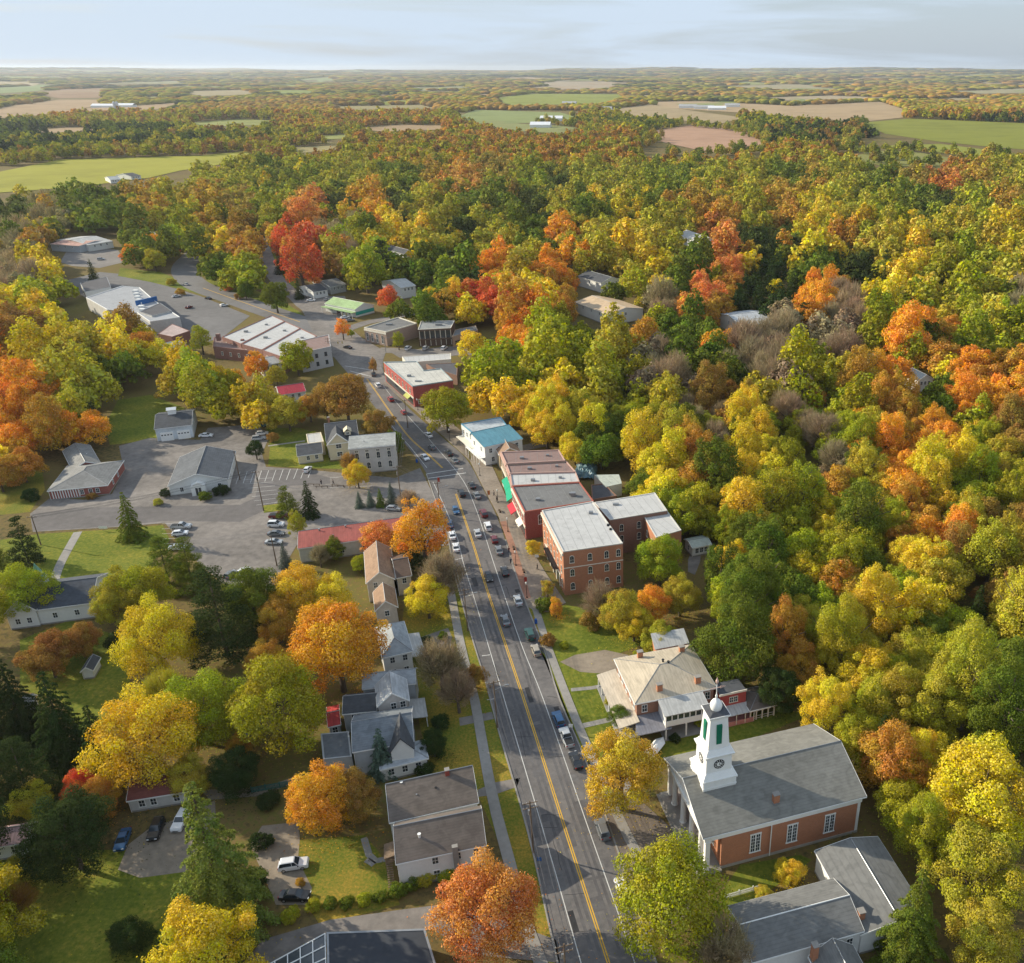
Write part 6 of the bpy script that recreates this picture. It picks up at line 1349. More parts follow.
BUSH = [(359,500,6,'B','first of four little conifers on the lot verge','spruce'),(370,498.5,6,'B','second of four little conifers on the lot verge','spruce'),(380,498,6.5,'G','third and greener of four little conifers on the lot verge','spruce'),(391,494,8,'B','largest of four little conifers on the lot verge, by the pole','spruce'),
 (533,547,8,'Y','yellow round bush tree in front of the grey-roofed corner shop','round'),(547.5,588,7,'y','upright yellow-green shrub at the hotel front','tall'),(545,604,10,'G','low round green bush at the hotel corner','bush'),(556,607,7,'O','small orange shrub at the hotel corner','tall'),
 (548,640,9,'b','low brown shrub at the top of the hotel lawn','bush'),(590,620,12,'b','brown undergrowth below the hotel wall','bush'),(564,645,5,'g','small sapling in the middle of the hotel lawn','bush'),
 (313,905,8,'g','first rounded hedge bush by the garden lawn, nearest the greenhouse','bush'),(330,903,8,'G','hedge bush second from the greenhouse','bush'),(347,902,8,'G','hedge bush in the middle of the garden hedge','bush'),(364,899,8,'g','hedge bush fourth from the greenhouse','bush'),(381,896,8,'G','hedge bush right of the middle of the garden hedge','bush'),(398,890,10,'G','tall dark hedge bush at the house corner','bush'),(412,882,10,'G','hedge bush against the white house wall','bush'),(426,876,11,'y','olive bush, tall, against the white house wall','bush'),(447,873,10,'g','yellow-green bush against the white house wall nearest the maple','bush'),
 (290,915,10,'g','bush beside the dark parked car at the bottom','bush'),(300,882,5,'o','small orange leafy shrub on the edge of the garden drive','bush'),
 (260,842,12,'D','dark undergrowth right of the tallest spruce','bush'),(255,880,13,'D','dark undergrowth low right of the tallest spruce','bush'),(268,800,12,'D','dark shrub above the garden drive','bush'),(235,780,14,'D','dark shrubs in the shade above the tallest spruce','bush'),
 (273,437,6,'b','small reddish shrub on the corner of the victorian lawn','round'),(313,434,4,'g','tiny yellow-green shrub on the victorian lawn','bush'),
 (205,496,7,'G','dark clipped bush in front of the white-fronted office','bush'),(158,502,5,'y','rounded bush at the office drive','bush'),(165,493,6,'D','dark rounded bush above it at the office drive','bush'),(222,490,8,'D','evergreen bush at the right of the office porch','bush'),(92,496,5,'b','brown bush before the brick clinic','bush'),(30,495,9,'D','dark shrub left of the brick clinic','bush'),
 (700,722,6,'g','yellow-green bush in front of the mansion porch','bush'),(714,726,7,'g','rounded bright bush nearest the steeple','bush'),(675,738,6,'D','dark bush at the foot of the mansion porch','bush'),
 (627,703,7,'g','bright bush at the veranda corner','bush'),(638,655,6,'g','bush behind the mansion veranda','bush'),
 (425,770,10,'D','dark hedge right of the low porch wing','bush'),(440,722,10,'D','dark shrub beside the slate house porch','bush'),(425,642,8,'D','dark shrub by the hipped-roof house porch','bush'),(443,636,6,'G','low green shrub on the cross drive','bush'),
 (482,783,0,'g','',''),(497,445,0,'g','',''),
 (499,447,5,'g','pale shrub at the north end of the shop row','bush'),(473,434,0,'g','',''),
 (245,268,7,'G','olive shrub on the roadside bank','bush'),(240,296,5,'b','reddish shrub on the highway verge','bush'),(228,288,5,'P','pink-red low shrub on the roadside bank','bush'),(281,262,6,'R','red low shrub on the lawn by the side street','bush'),(180,292,5,'o','orange shrub on the plaza verge','bush'),(171,282,5,'y','yellow shrub on the plaza verge','bush'),(185,248,6,'R','dark red shrub near the white cottage','bush'),(165,250,6,'D','dark shrub below the orange plaza trees','bush'),
 (15,640,0,'g','',''),(120,640,14,'D','dark shrub at the right of the garden shed','bush'),(125,672,0,'g','','')]
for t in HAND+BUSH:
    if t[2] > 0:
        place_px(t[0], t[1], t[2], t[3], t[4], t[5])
# ---- the woods, from a map of the colours seen in the photograph (32-pixel cells from y = 128)
GRID = """
oooooggy yyogggog ggyg.... Gy......
......yy GgyyGoPb gDyygGyy GoyGbRoy
DnGGoyob gPDODyGG DyGYGooy oYygGDgo
no..GgYo oRngYyDy GOyYyyPD DYoyYyyY
nY....Gg .RbgGGDO yOyyYGPD DGDDYggy
Yg...... ....GGYR Yo.gnPoD DOnYgyyn
bYYoY... ........ OgGygGOn nnngOoyg
OYyYyYgO .G.....g gggynnGn ngyOgoOo
OOyg.ygY gg.....Y YYygynby nggogGOO
OoO..... ........ yYGGgynY gngOoOgb
o....... ........ ..GGYoYY g.nOOYgy
........ ........ ...GYgGY YggyOYgg
........ ........ .....ggY gYygoOyb
........ ........ ....yyYG gYgGYyby
........ ........ .....ygG GgYggYYb
........ ........ ......gG oyyYYGgy
........ ........ ......GG oggYyggG
........ ........ .......G yYggyygG
........ ........ ........ .YggGgyG
........ ........ ........ ...oYG..
........ ........ ........ ...bg...
........ ........ ........ ....g...
........ ........ ........ ........
""".strip().split('\n')
GRID = [g.replace(' ', '') for g in GRID]
def cell(x, y):
    c = int(x//32); r = int((y-128)//32)
    if r < 0: return None
    if r >= len(GRID): return '.'
    c = max(0, min(31, c)); return GRID[r][c]
def inpoly(p, poly):
    x, y = p; r = False; n = len(poly)
    for i in range(n):
        x1, y1 = poly[i]; x2, y2 = poly[(i+1) % n]
        if (y1 > y) != (y2 > y) and x < (x2-x1)*(y-y1)/(y2-y1)+x1: r = not r
    return r
CLEARW = [[(p.x, p.y) for p in [at(x, y) for x, y in q]] for q in (
    [(322,335),(300,325),(228,300),(195,283),(182,275),(180,262),(190,252),(214,240),(222,246),(200,262),(198,276),(215,288),(240,298),(270,308),(300,316),(322,330)],
    [(290,292),(274,280),(262,262),(250,236),(262,232),(280,262),(300,280),(320,300),(310,306)],
    [(104,398),(155,395),(185,410),(150,440),(110,447)],
    [(776,444),(792,452),(828,480),(843,506),(834,508),(810,484),(784,462)],
    [(655,675),(680,640),(716,650),(790,705),(780,735),(700,760)],
    [(266,425),(330,428),(330,470),(262,470)],
    [(30,640),(130,640),(130,700),(60,745)], [(798,340),(840,337),(842,350),(805,352)])]
def near_foot(x, y, r, zc):
    for P, xa, xb, ya, yb, D, soft in FOOT:
        cx = sum(p[0] for p in P)/len(P); cy_ = sum(p[1] for p in P)/len(P)
        rad = max(math.hypot(p[0]-cx, p[1]-cy_) for p in P)
        if math.hypot(x-cx, y-cy_) < rad*.75+r*.55: return True
        if math.hypot(x, y) < D and abs(x-cx) < rad+60:
            px, py, k = proj(x, y, zc)
            rp = r*k*(.12 if soft else .8)
            if px+rp > xa and px-rp < xb and py+rp > ya and py-rp*1.1 < (ya+yb)/2+(yb-ya)*.25: return True
    return False
road_px = [(p.x, p.y) for p in eL]+[(p.x, p.y) for p in eR][::-1]
def hides_field(x, y, h):
    a = proj(x, y, h+hill(x, y))[:2]; b = proj(x, y, h*.5+hill(x, y))[:2]
    return any(inpoly(a, q) or inpoly(b, q) for q in FIELD_PX if abs(q[0][1]-a[1]) < 40)
def kind_for(k):
    if k == 'n' and rnd.random() < .25: return 'round'
    if k == 'D': return rnd.choice(['spruce', 'pine', 'pine', 'round'])
    if k == 'n': return 'bare'
    return rnd.choices(['round', 'wide', 'tall'], [5, 2, 2])[0]
MARKS = [((590,300),'the tan-roofed hall'),((708,240),'the steep white house in the woods'),((757,318),'the grey-roofed house in the woods'),((878,358),'the half-hidden pale house'),((925,375),'the dark blue-roofed cottage'),((800,450),'the wooded creek path'),((575,440),'the blue metal roof'),((640,470),'the back of the shop row'),((690,520),'the brick end wing'),((700,560),'the wood path shed'),((800,650),'the back of the mansion'),((880,720),'the far end of the church'),((960,640),'the right edge behind the church'),((970,520),'the right edge above the yellow wood'),((980,420),'the orange slope at the right edge'),((980,300),'the upper right woods'),((880,250),'the woods under the ploughed field'),((780,230),'the conifer stand'),((650,220),'the woods below the far fields'),((530,240),'the woods behind the village centre'),((420,230),'the tall white house in the trees'),((460,200),'the upper middle woods'),((330,200),'the flame-red maples'),((230,240),'the highway bend'),((120,215),'the white warehouse'),((30,215),'the left edge below the big green field'),((30,280),'the left edge beside the plaza'),((60,350),'the woods left of the plaza'),((40,410),'the woods above the brick clinic'),((150,370),'the trees above the garage'),((230,385),'the trees behind the victorian lawn'),((290,370),'the crimson-roofed cottage'),((480,390),'the trees right of the red brick block'),((560,350),'the slope above the blue metal roof'),((650,380),'the bare grey hillside'),((720,440),'the yellow trees left of the creek'),((850,420),'the green slope right of the creek'),((870,480),'the orange trees right of the creek'),((760,540),'the yellow-green wood behind the hotel'),((860,560),'the middle of the right-hand wood'),((905,640),'the lower right-hand wood')]
AUTO = []
def woods():
    g = random.Random(21)
    Y = 70.0
    while Y < 1130:
        D = Y; sp = 8.2 if Y < 300 else (10.2 if Y < 450 else 12.2)
        xw0 = -(642+30)/972*Y*1.02-12; xw1 = (382+30)/972*Y*1.02+12
        # perspective: the frame's side edges at this distance
        kk = math.cos(PITCH)+(CAM_H/max(Y, 1))*math.sin(PITCH)
        xw0 = -(642+40)/FPX*Y*kk-10; xw1 = (382+40)/FPX*Y*kk+10
        X = xw0+g.random()*sp
        while X < xw1:
            x = X+g.uniform(-.38, .38)*sp; y = Y+g.uniform(-.38, .38)*sp; X += sp*g.uniform(.85, 1.15)
            r = g.triangular(3.6, 7.6, 5.6) if Y < 300 else g.triangular(4.4, 10, 7)
            h = r*2.1; px, py, k = proj(x, y, h*.6)
            c = cell(min(1023, max(0, px+g.gauss(0, 6))), py+g.gauss(0, 4))
            c0 = cell(min(1023, max(0, px)), py)
            if c0 == '.' or (c == '.'): 
                continue
            if c is None:
                continue
            if any(inpoly((x, y), q) for q in CLEARW) or inpoly((x, y), road_px): continue
            if any(inpoly((x, y), q) for q in FIELD_POLYS): continue
            if Y > 500 and hides_field(x, y, h): continue
            if near_foot(x, y, r, h*.6): continue
            if any((x-a)**2+(y-b)**2 < (.5*(r+q))**2 for a, b, q in TREES): continue
            if g.random() < .1: c = g.choice('ygGyYgYGoD')
            TREES_A.append((x, y, r, c, px, py, k))
        Y += sp*.87
TREES_A = []
woods()
print('woods', len(TREES_A))
TREES_A.sort(key=lambda t: math.hypot(t[0], t[1]))
cnt = {}; MASS = []; labels = {}
LIM = {'broadleaf': 270, 'maple': 255, 'conifer': 240, 'bare': 240}
hand_n = {'broadleaf': 0, 'maple': 0, 'conifer': 0, 'bare': 0}
def fam(kind, c): return 'conifer' if kind in ('spruce', 'pine') else 'bare' if kind == 'bare' else 'maple' if c in 'OoRPb' else 'broadleaf'
for t in HAND+BUSH:
    if t[2] > 0 and t[5] != 'bush': hand_n[fam(t[5], t[3])] += 1
for f in LIM: LIM[f] = 292-hand_n[f]
picked = []
for t in TREES_A:
    x, y, r, c, px, py, k = t; kind = kind_for(c); f = fam(kind, c)
    inframe = -15 < px < 1039 and py < 985
    cnt[f] = cnt.get(f, 0)
    if cnt[f] < LIM[f] and inframe and math.hypot(x, y) < 620: cnt[f] += 1; picked.append((t, kind, f))
    elif inframe or math.hypot(x, y) < 300: MASS.append((t, kind, f))
print('picked', cnt, 'mass', len(MASS))
# labels: nearest landmark, side of it, colour, shape; look-alikes that nothing tells apart share one
used = {}
SHAPE = {'round': 'round', 'wide': 'broad', 'tall': 'tall', 'spruce': 'pointed', 'pine': 'ragged', 'bare': 'leafless'}
def side(dx, dy):
    a = math.degrees(math.atan2(-dy, dx)) % 360
    return ['right of', 'up-right of', 'above', 'up-left of', 'left of', 'down-left of', 'below', 'down-right of'][int((a+22.5)//45) % 8]
ents = []
for t, kind, f in picked:
    x, y, r, c, px, py, k = t
    m = min(MARKS, key=lambda q: math.hypot(q[0][0]-px, q[0][1]-py)); dist = math.hypot(m[0][0]-px, m[0][1]-py)
    noun = {'conifer': 'conifer', 'bare': 'tree', 'maple': 'maple', 'broadleaf': 'tree'}[f]
    reach = 'close ' if dist < 22 else ''
    base = '%s %s %s %s%s %s' % (SHAPE[kind], CN[c] if f != 'bare' else 'grey', noun, reach, side(px-m[0][0], py-m[0][1]), m[1])
    ents.append([t, kind, f, base])
byb = {}
for i, e in enumerate(ents): byb.setdefault(e[3], []).append(i)
for bse, ix in byb.items():
    if len(ix) == 1: continue
    ix.sort(key=lambda i: ents[i][0][4])
    if len(ix) == 2: w_ = ['leftmost', 'rightmost']
    elif len(ix) == 3: w_ = ['leftmost', 'middle', 'rightmost']
    else: w_ = ['leftmost']+[{1: 'second from left', 2: 'third from left', 3: 'fourth from left', 4: 'fifth from left', 5: 'sixth from left', 6: 'seventh from left'}.get(j, '%dth from left' % (j+1)) for j in range(1, len(ix)-1)]+['rightmost']
    for j, i in enumerate(ix): ents[i][3] = w_[j]+' '+ents[i][3]
NAMEF = {'conifer': None, 'bare': 'bare_tree', 'maple': 'maple_tree', 'broadleaf': 'broadleaf_tree'}
CATF = {'maple': 'maple tree', 'broadleaf': 'tree', 'bare': 'bare tree'}
GRPF = {'maple': 'orange, red and brown maples of the woods', 'broadleaf': 'yellow and green broadleaf trees of the woods', 'conifer': 'conifers of the woods', 'bare': 'leafless trees of the woods'}
for t, kind, f, lb in ents:
    x, y, r, c, px, py, k = t
    if f == 'conifer': r *= .72
    nm = OBJN[kind] if f == 'conifer' else NAMEF[f]
    d = math.hypot(x, y)
    plant(x, y, r, kind, c, lb, nm.replace('_', ' ') if f != 'broadleaf' else 'tree', nm, GRPF[f], 0 if d < 175 else 1 if d < 330 else 2, parts=d < 330)
# ---- the rest of the woods as masses, one per kind
def mass(items, name, label, cat):
    V = []; T = []; Cc = []; cache = {}
    for (t, kind, f) in items:
        x, y, r, c, px, py, k = t; d = math.hypot(x, y); lod = 0 if d < 450 else 1 if d < 800 else 2
        if f == 'conifer': r *= .72
        n, s = ((2000, .072), (800, .11), (340, .165))[lod]
        var = rnd.randrange(3); key = (kind, lod, var)
        if key not in cache:
            kk = kind if kind != 'bare' else 'bare'
            cache[key] = crown(int(n*(1 if kind != 'bare' else .9)), s if kind != 'bare' else s*.9, kk, K=12, seed=var+31*lod)
        v, tt = cache[key]; a = rnd.random()*6.28; ca, sa = math.cos(a), math.sin(a)
        h = {'round': 2.1, 'wide': 1.8, 'tall': 3.25, 'spruce': 3.15, 'pine': 2.7, 'bare': 2.3}[kind]*r
        zc = h-{'round': .95, 'wide': .76, 'tall': 1.5, 'spruce': 1.8, 'pine': 1.5, 'bare': 1.0}[kind]*r
        M = np.array([[ca, -sa, 0], [sa, ca, 0], [0, 0, 1]])*r
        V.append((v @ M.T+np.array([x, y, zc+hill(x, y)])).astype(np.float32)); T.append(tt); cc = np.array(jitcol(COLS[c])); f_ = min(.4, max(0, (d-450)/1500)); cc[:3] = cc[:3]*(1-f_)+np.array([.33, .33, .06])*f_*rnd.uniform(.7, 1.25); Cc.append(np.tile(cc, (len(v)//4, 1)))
    if not V: return
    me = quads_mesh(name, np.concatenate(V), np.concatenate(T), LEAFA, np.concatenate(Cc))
    o = bpy.data.objects.new(name, me); C.objects.link(o); o['kind'] = 'stuff'; o['label'] = label; o['category'] = cat
for f, nm, lb in (('broadleaf', 'yellow_green_woodland', 'yellow and green broadleaf woods stretching to the far fields'), ('maple', 'orange_woodland', 'orange, red and brown maples scattered through the distant woods'), ('conifer', 'conifer_woodland', 'dark conifers scattered through the distant woods'), ('bare', 'leafless_woodland', 'grey leafless trees scattered through the distant woods')):
    mass([q for q in MASS if q[2] == f], nm, lb, 'woodland')
# ---- the far country: tree canopies out to the horizon, hedges between the fields
def ico(sub):
    bm = bmesh.new(); bmesh.ops.create_icosphere(bm, subdivisions=sub, radius=1); v = np.array([p.co[:] for p in bm.verts]); f = np.array([[q.index for q in p.verts] for p in bm.faces]); bm.free(); return v, f
def far_woods():
    g = np.random.default_rng(5); v1, f1 = ico(2); v0, f0 = ico(1)
    Vs = []; Fs = []; Cs = []; off = 0; QV = []; QT = []; QC = []; cache = {}
    fp = FIELD_POLYS
    bb = [(min(p[0] for p in q), max(p[0] for p in q), min(p[1] for p in q), max(p[1] for p in q)) for q in fp]
    def infield(x, y):
        for q, b in zip(fp, bb):
            if b[0] < x < b[1] and b[2] < y < b[3] and inpoly((x, y), q): return True
        return False
    Y = 1130.0
    def n2(x, y, s): return math.sin(x*s+1.7*math.sin(y*s*.83+2))*math.cos(y*s*1.1+1.3*math.sin(x*s*.7))
    while Y < 21000:
        sp = 12.5 if Y < 2300 else 12.5+(Y-2300)*.014; spy = sp*(.9 if Y < 2300 else 1.5)
        xw0 = -.76*Y; xw1 = .49*Y; nx = int((xw1-xw0)/sp)
        for i in range(nx):
            x = xw0+(i+g.random())*sp; y = Y+(g.random()-.5)*spy*2.2
            if g.random() < .1: continue
            px, py, k = proj(x, y, 8)
            if py > 133: 
                c0 = cell(min(1023, max(0, px)), py+0)
                if py >= 128 and (c0 == '.' or c0 is None) and py > 134: continue
            if infield(x, y) or (Y < 5500 and hides_field(x, y, 13)): continue
            w_ = n2(x, y, .0021)+.6*n2(x, y, .0057)
            # thin gaps: small far clearings
            if Y > 2600 and n2(x, y, .0013)+.5*n2(x, y, .0034) > .95: continue
            r = (g.uniform(3.5, 9.5)*g.uniform(.8, 1.15) if Y < 2300 else sp*g.uniform(.55, .9)); rz = g.uniform(6, 9) if Y < 2300 else g.uniform(6, 10)
            vv, ff = (v1, f1) if Y < 1500 else (v0, f0)
            w3 = n2(x+900, y-400, .0011)
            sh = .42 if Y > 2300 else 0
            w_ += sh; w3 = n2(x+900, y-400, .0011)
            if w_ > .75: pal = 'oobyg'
            elif w_ > .3: pal = 'oygyb'
            elif w_ > -.25: pal = 'ygyyb'
            elif w_ > -.6: pal = 'GgGy'
            else: pal = 'DGDG'
            if w3 > .7: pal = 'ooby'
            elif w3 < -.7: pal = 'DDGb'
            c = COLS[pal[int(g.integers(0, len(pal)))]]
            if Y < 2500:
                kk = 'spruce' if c is COLS['D'] and g.random() < .5 else ('tall' if g.random() < .2 else 'round'); vr = int(g.integers(0, 4)); key = (kk, vr, Y > 1700)
                if key not in cache: cache[key] = crown(*((90, .30) if Y > 1700 else (150, .23)), kk, K=6, seed=900+vr)
                cv, ct = cache[key]; an = g.random()*6.28; ca, sa = math.cos(an), math.sin(an); r_ = r*.95*(.7 if kk != 'round' else 1)
                QV.append((cv @ (np.array([[ca, -sa, 0], [sa, ca, 0], [0, 0, 1]]).T*r_)+np.array([x, y, r_*1.2+hill(x, y)])).astype(np.float32)); QT.append(ct)
                QC.append(np.tile(np.array([*(np.array(c)*g.uniform(.7, 1.05)), 1]), (len(cv)//4, 1))); continue
            c = np.array([*c, 1])*g.uniform(.6, .9); c[3] = 1
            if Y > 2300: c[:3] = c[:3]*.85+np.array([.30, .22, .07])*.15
            q = vv*(1+g.normal(0, .13, (len(vv), 1)))*np.array([r, r, rz])+np.array([x, y, 7+hill(x, y)])
            Vs.append(q); Fs.append(ff+off); off += len(vv); Cs.append(np.tile(c, (len(vv), 1)))
        Y += spy
    V = np.concatenate(Vs).astype(np.float32); F = np.concatenate(Fs).astype(np.int32); Cc = np.concatenate(Cs).astype(np.float32)
    print('far', len(Vs), len(F), 'mid', len(QV))
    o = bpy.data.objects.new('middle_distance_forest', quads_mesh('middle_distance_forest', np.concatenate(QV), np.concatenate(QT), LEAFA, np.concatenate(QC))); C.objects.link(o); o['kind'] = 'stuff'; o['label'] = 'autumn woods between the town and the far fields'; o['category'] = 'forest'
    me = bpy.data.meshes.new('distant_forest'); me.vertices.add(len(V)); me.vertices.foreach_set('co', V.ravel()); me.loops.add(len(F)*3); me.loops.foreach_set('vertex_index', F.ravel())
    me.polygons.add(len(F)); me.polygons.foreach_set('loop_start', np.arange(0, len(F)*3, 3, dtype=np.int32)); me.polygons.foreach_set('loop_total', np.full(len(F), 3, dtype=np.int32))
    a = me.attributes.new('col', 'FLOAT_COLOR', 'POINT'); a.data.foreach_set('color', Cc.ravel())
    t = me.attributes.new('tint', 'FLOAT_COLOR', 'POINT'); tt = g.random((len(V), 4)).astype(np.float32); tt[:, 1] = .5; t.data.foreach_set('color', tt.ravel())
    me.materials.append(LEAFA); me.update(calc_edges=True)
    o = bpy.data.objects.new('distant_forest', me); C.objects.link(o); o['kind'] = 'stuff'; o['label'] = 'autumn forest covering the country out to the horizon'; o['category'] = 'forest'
far_woods()
def hedges():
    items = []
    for line, wd in (([(560,140),(600,146),(640,148),(655,143),(640,135)],10), ([(655,122),(700,128),(742,132),(775,146)],10), ([(742,127),(760,135),(800,140),(850,145)],9), ([(860,124),(852,140),(845,152)],9), ([(880,150),(930,153),(1000,160),(1024,166)],7), ([(900,130),(945,143),(1000,150)],0), ([(800,146),(840,150),(880,156),(905,162)],8), ([(600,120),(640,126),(600,132)],9), ([(540,124),(600,128),(580,136)],9), ([(905,108),(940,113),(1000,116),(1024,118)],9), ([(910,113),(960,120),(1024,122)],9), ([(665,154),(700,158),(760,152),(790,150)],9), ([(872,163),(920,166),(980,168),(1024,172)],8)):
        if not wd: continue
        P = [at(*p) for p in line]
        for i in range(len(P)-1):
            n = int((P[i+1]-P[i]).length/7)
            for k in range(n):
                p = P[i].lerp(P[i+1], (k+rnd.random())/n); c = rnd.choice('gyGDGybog')
                items.append(((p.x+rnd.gauss(0, wd), p.y+rnd.gauss(0, wd*1.2), rnd.uniform(4, 7.5), c, 0, 0, 0), rnd.choice(['round', 'round', 'tall', 'pine' if c == 'D' else 'round']), 'hedge'))
    mass(items, 'field_hedges', 'lines of trees and hedges dividing the distant fields', 'hedgerow')
hedges()
# dark undergrowth and fallen leaves between the trunks would be uncountable: left to the ground material

def fallen_leaves():
    g = np.random.default_rng(17); V = []; Cc = []
    for o in list(C.objects):
        if o.type != 'EMPTY' or o.get('category') not in ('maple tree', 'tree'): continue
        x, y = o.location.x, o.location.y; d = math.hypot(x, y)
        if d > 300 or y < 60: continue
        cr_ = [c for c in o.children if c.name.startswith('crown')]
        if not cr_: continue
        r = cr_[0].scale[0]; n = int(420 if d < 200 else 160); a = g.random(n)*6.28; q = np.abs(g.normal(0, 1.0, n))*r
        p = np.stack([x+np.cos(a)*q+r*.3, y+np.sin(a)*q, np.full(n, .17)+g.random(n)*.02], 1)
        V.append(cards(p, np.tile([0, 0, 1.0], (n, 1)), .105, .12)); c = np.array(cr_[0].color[:]); Cc.append(np.tile(c, (n, 1))*g.uniform(.5, 1.0, (n, 1)))
    V = np.concatenate(V).astype(np.float32); m = len(V)//4; t = g.random((m, 4)).astype(np.float32)
    o = bpy.data.objects.new('fallen_leaves', quads_mesh('fallen_leaves', V, t, LEAFA, np.concatenate(Cc))); C.objects.link(o); o['kind'] = 'stuff'; o['label'] = 'fallen autumn leaves scattered on lawns and pavements'; o['category'] = 'leaves'
fallen_leaves()
# ------------------------------------------------------------------ vehicles
def car_mesh(kind):
    """x forward, metres; body sections lofted along the length"""
    L = {'sedan': 4.7, 'suv': 4.7, 'pickup': 5.6, 'hatch': 4.2}[kind]; W = {'sedan': 1.8, 'suv': 1.9, 'pickup': 1.98, 'hatch': 1.75}[kind]
    prof = {'sedan': [(-.5,.55),(-.49,.9),(-.3,.98),(.2,.92),(.46,.78),(.5,.5)], 'suv': [(-.5,.6),(-.49,1.05),(-.3,1.08),(.2,1.05),(.46,.95),(.5,.6)],
            'pickup': [(-.5,.6),(-.49,1.05),(-.1,1.06),(.2,1.08),(.46,1.0),(.5,.62)], 'hatch': [(-.5,.6),(-.49,.98),(-.3,1.0),(.2,.95),(.45,.82),(.5,.55)]}[kind]
    q = MB(); n = len(prof); rows = []
    for (s, z) in prof:
        hw = W/2*(.86 if abs(s) >= .49 else 1.0); b = .28
        rows.append([(s*L,-hw,b),(s*L,-hw*1.0,z*.72),(s*L,-hw*.93,z),(s*L,hw*.93,z),(s*L,hw*1.0,z*.72),(s*L,hw,b)])
    vs = [p for r in rows for p in r]; fs = []
    for i in range(n-1):
        for j in range(5): fs.append((i*6+j, i*6+j+1, (i+1)*6+j+1, (i+1)*6+j))
        fs.append((i*6+5, i*6, (i+1)*6, (i+1)*6+5))
    fs += [tuple(range(6)), tuple(range((n-1)*6, n*6))[::-1]]
    q.add(vs, fs)
    # cabin: roof panel and pillars
    c = {'sedan': (-.34,-.2,.08,.24,1.42,.95), 'suv': (-.46,-.4,.06,.2,1.72,1.06), 'pickup': (-.1,-.06,.12,.24,1.8,1.07), 'hatch': (-.44,-.34,.06,.24,1.48,.98)}[kind]
    b0, t0, t1, b1, top, bz = c; hb, ht = W/2*.9, W/2*.7
    g = MB(); G = [(b0*L,-hb,bz),(b1*L,-hb,bz-.05),(b1*L,hb,bz-.05),(b0*L,hb,bz),(t0*L,-ht,top-.04),(t1*L,-ht,top-.04),(t1*L,ht,top-.04),(t0*L,ht,top-.04)]
    g.add(G, [(0,3,2,1),(4,5,6,7),(0,1,5,4),(1,2,6,5),(2,3,7,6),(3,0,4,7)])
    rf = MB(); e = .03
    rf.add([(t0*L-e,-ht-e,top-.05),(t1*L+e,-ht-e,top-.05),(t1*L+e,ht+e,top-.05),(t0*L-e,ht+e,top-.05),(t0*L+.1,-ht+.1,top+.02),(t1*L-.12,-ht+.1,top+.02),(t1*L-.12,ht-.1,top+.02),(t0*L+.1,ht-.1,top+.02)], [(0,3,2,1),(4,5,6,7),(0,1,5,4),(1,2,6,5),(2,3,7,6),(3,0,4,7)])
    for sy in (-1, 1):
        for (xa, xb) in ((b0, t0), (b1, t1)): rf.cyl((xa*L, sy*hb, bz-.04), (xb*L, sy*ht, top-.04), .045, n=4)
        rf.cyl((-.02*L if kind != 'pickup' else .02*L, sy*hb*1.005, bz-.02), (-.03*L if kind != 'pickup' else .02*L, sy*ht*1.01, top-.05), .04, n=4)
    if kind == 'suv':
        for sy in (-1, 1): rf.cyl((t0*L+.2, sy*ht*.9, top+.05), (t1*L-.2, sy*ht*.9, top+.05), .02, n=4)
    return L, W, q.mesh('body', PAINT, bevel=.045), g.mesh('windows', GLASS), rf.mesh('roof', PAINT)
HL = mat('headlight_glass', (.75,.77,.8), .15, spec=.8); TL = mat('taillight_red', (.4,.01,.01), .3); PLATE = mat('grille_black', (.03,.03,.03), .4); RIM = mat('alloy_rim', (.45,.46,.48), .3, metal=.8)
def make_car(kind):
    L, W, body, gl, rf = car_mesh(kind)
    t = thing('parked_car' if kind != 'pickup' else 'pickup_truck', '', 'car' if kind != 'pickup' else 'pickup truck')
    def part(nm, me, p=t): o = bpy.data.objects.new(nm, me); C.objects.link(o); o.parent = p; return o
    part('body', body); part('windows', gl); part('roof', rf)
    wl = MB(); wl.cyl((0,-.11,0), (0,.11,0), .33, n=14); wm = wl.mesh('tyre', RUBBER); rm = MB(); rm.cyl((0,-.118,0), (0,.118,0), .2, n=12); rmm = rm.mesh('rim', RIM)
    for sx in (-.31, .31):
        for sy in (-1, 1): o = part('wheel', wm); o.location = (sx*L, sy*(W/2-.1), .33); part('rim', rmm, o)
    for sy in (-1, 1):
        q = MB(); q.box(L*.484, L*.502, sy*W*.33-.18, sy*W*.33+.18, .6, .74); part('headlight', q.mesh('headlight', HL))
        q = MB(); q.box(-L*.503, -L*.49, sy*W*.35-.14, sy*W*.35+.14, .72, .92); part('taillight', q.mesh('taillight', TL))
        q = MB(); q.box(L*.16, L*.2, sy*W*.52-.09, sy*W*.52+.09, .95, 1.07); part('mirror', q.mesh('mirror', PLATE))
    q = MB(); q.box(L*.49, L*.505, -.45, .45, .42, .58); part('grille', q.mesh('grille', PLATE))
    if kind == 'pickup':
        q = MB(); q.box(-L*.47, -L*.13, -W*.4, W*.4, 1.065, 1.09); part('truck_bed', q.mesh('truck_bed', PLATE))
    return t
CARP = {k: make_car(k) for k in ('sedan', 'suv', 'pickup', 'hatch')}; FIRST = {k: True for k in CARP}
PCOL = {'white': (.75,.76,.78), 'silver': (.42,.44,.46), 'grey': (.16,.17,.18), 'black': (.018,.019,.022), 'blue': (.03,.11,.24), 'darkblue': (.02,.05,.12), 'red': (.32,.02,.02), 'darkred': (.14,.015,.02), 'green': (.02,.08,.07), 'tan': (.35,.31,.25), 'lightblue': (.22,.33,.4)}
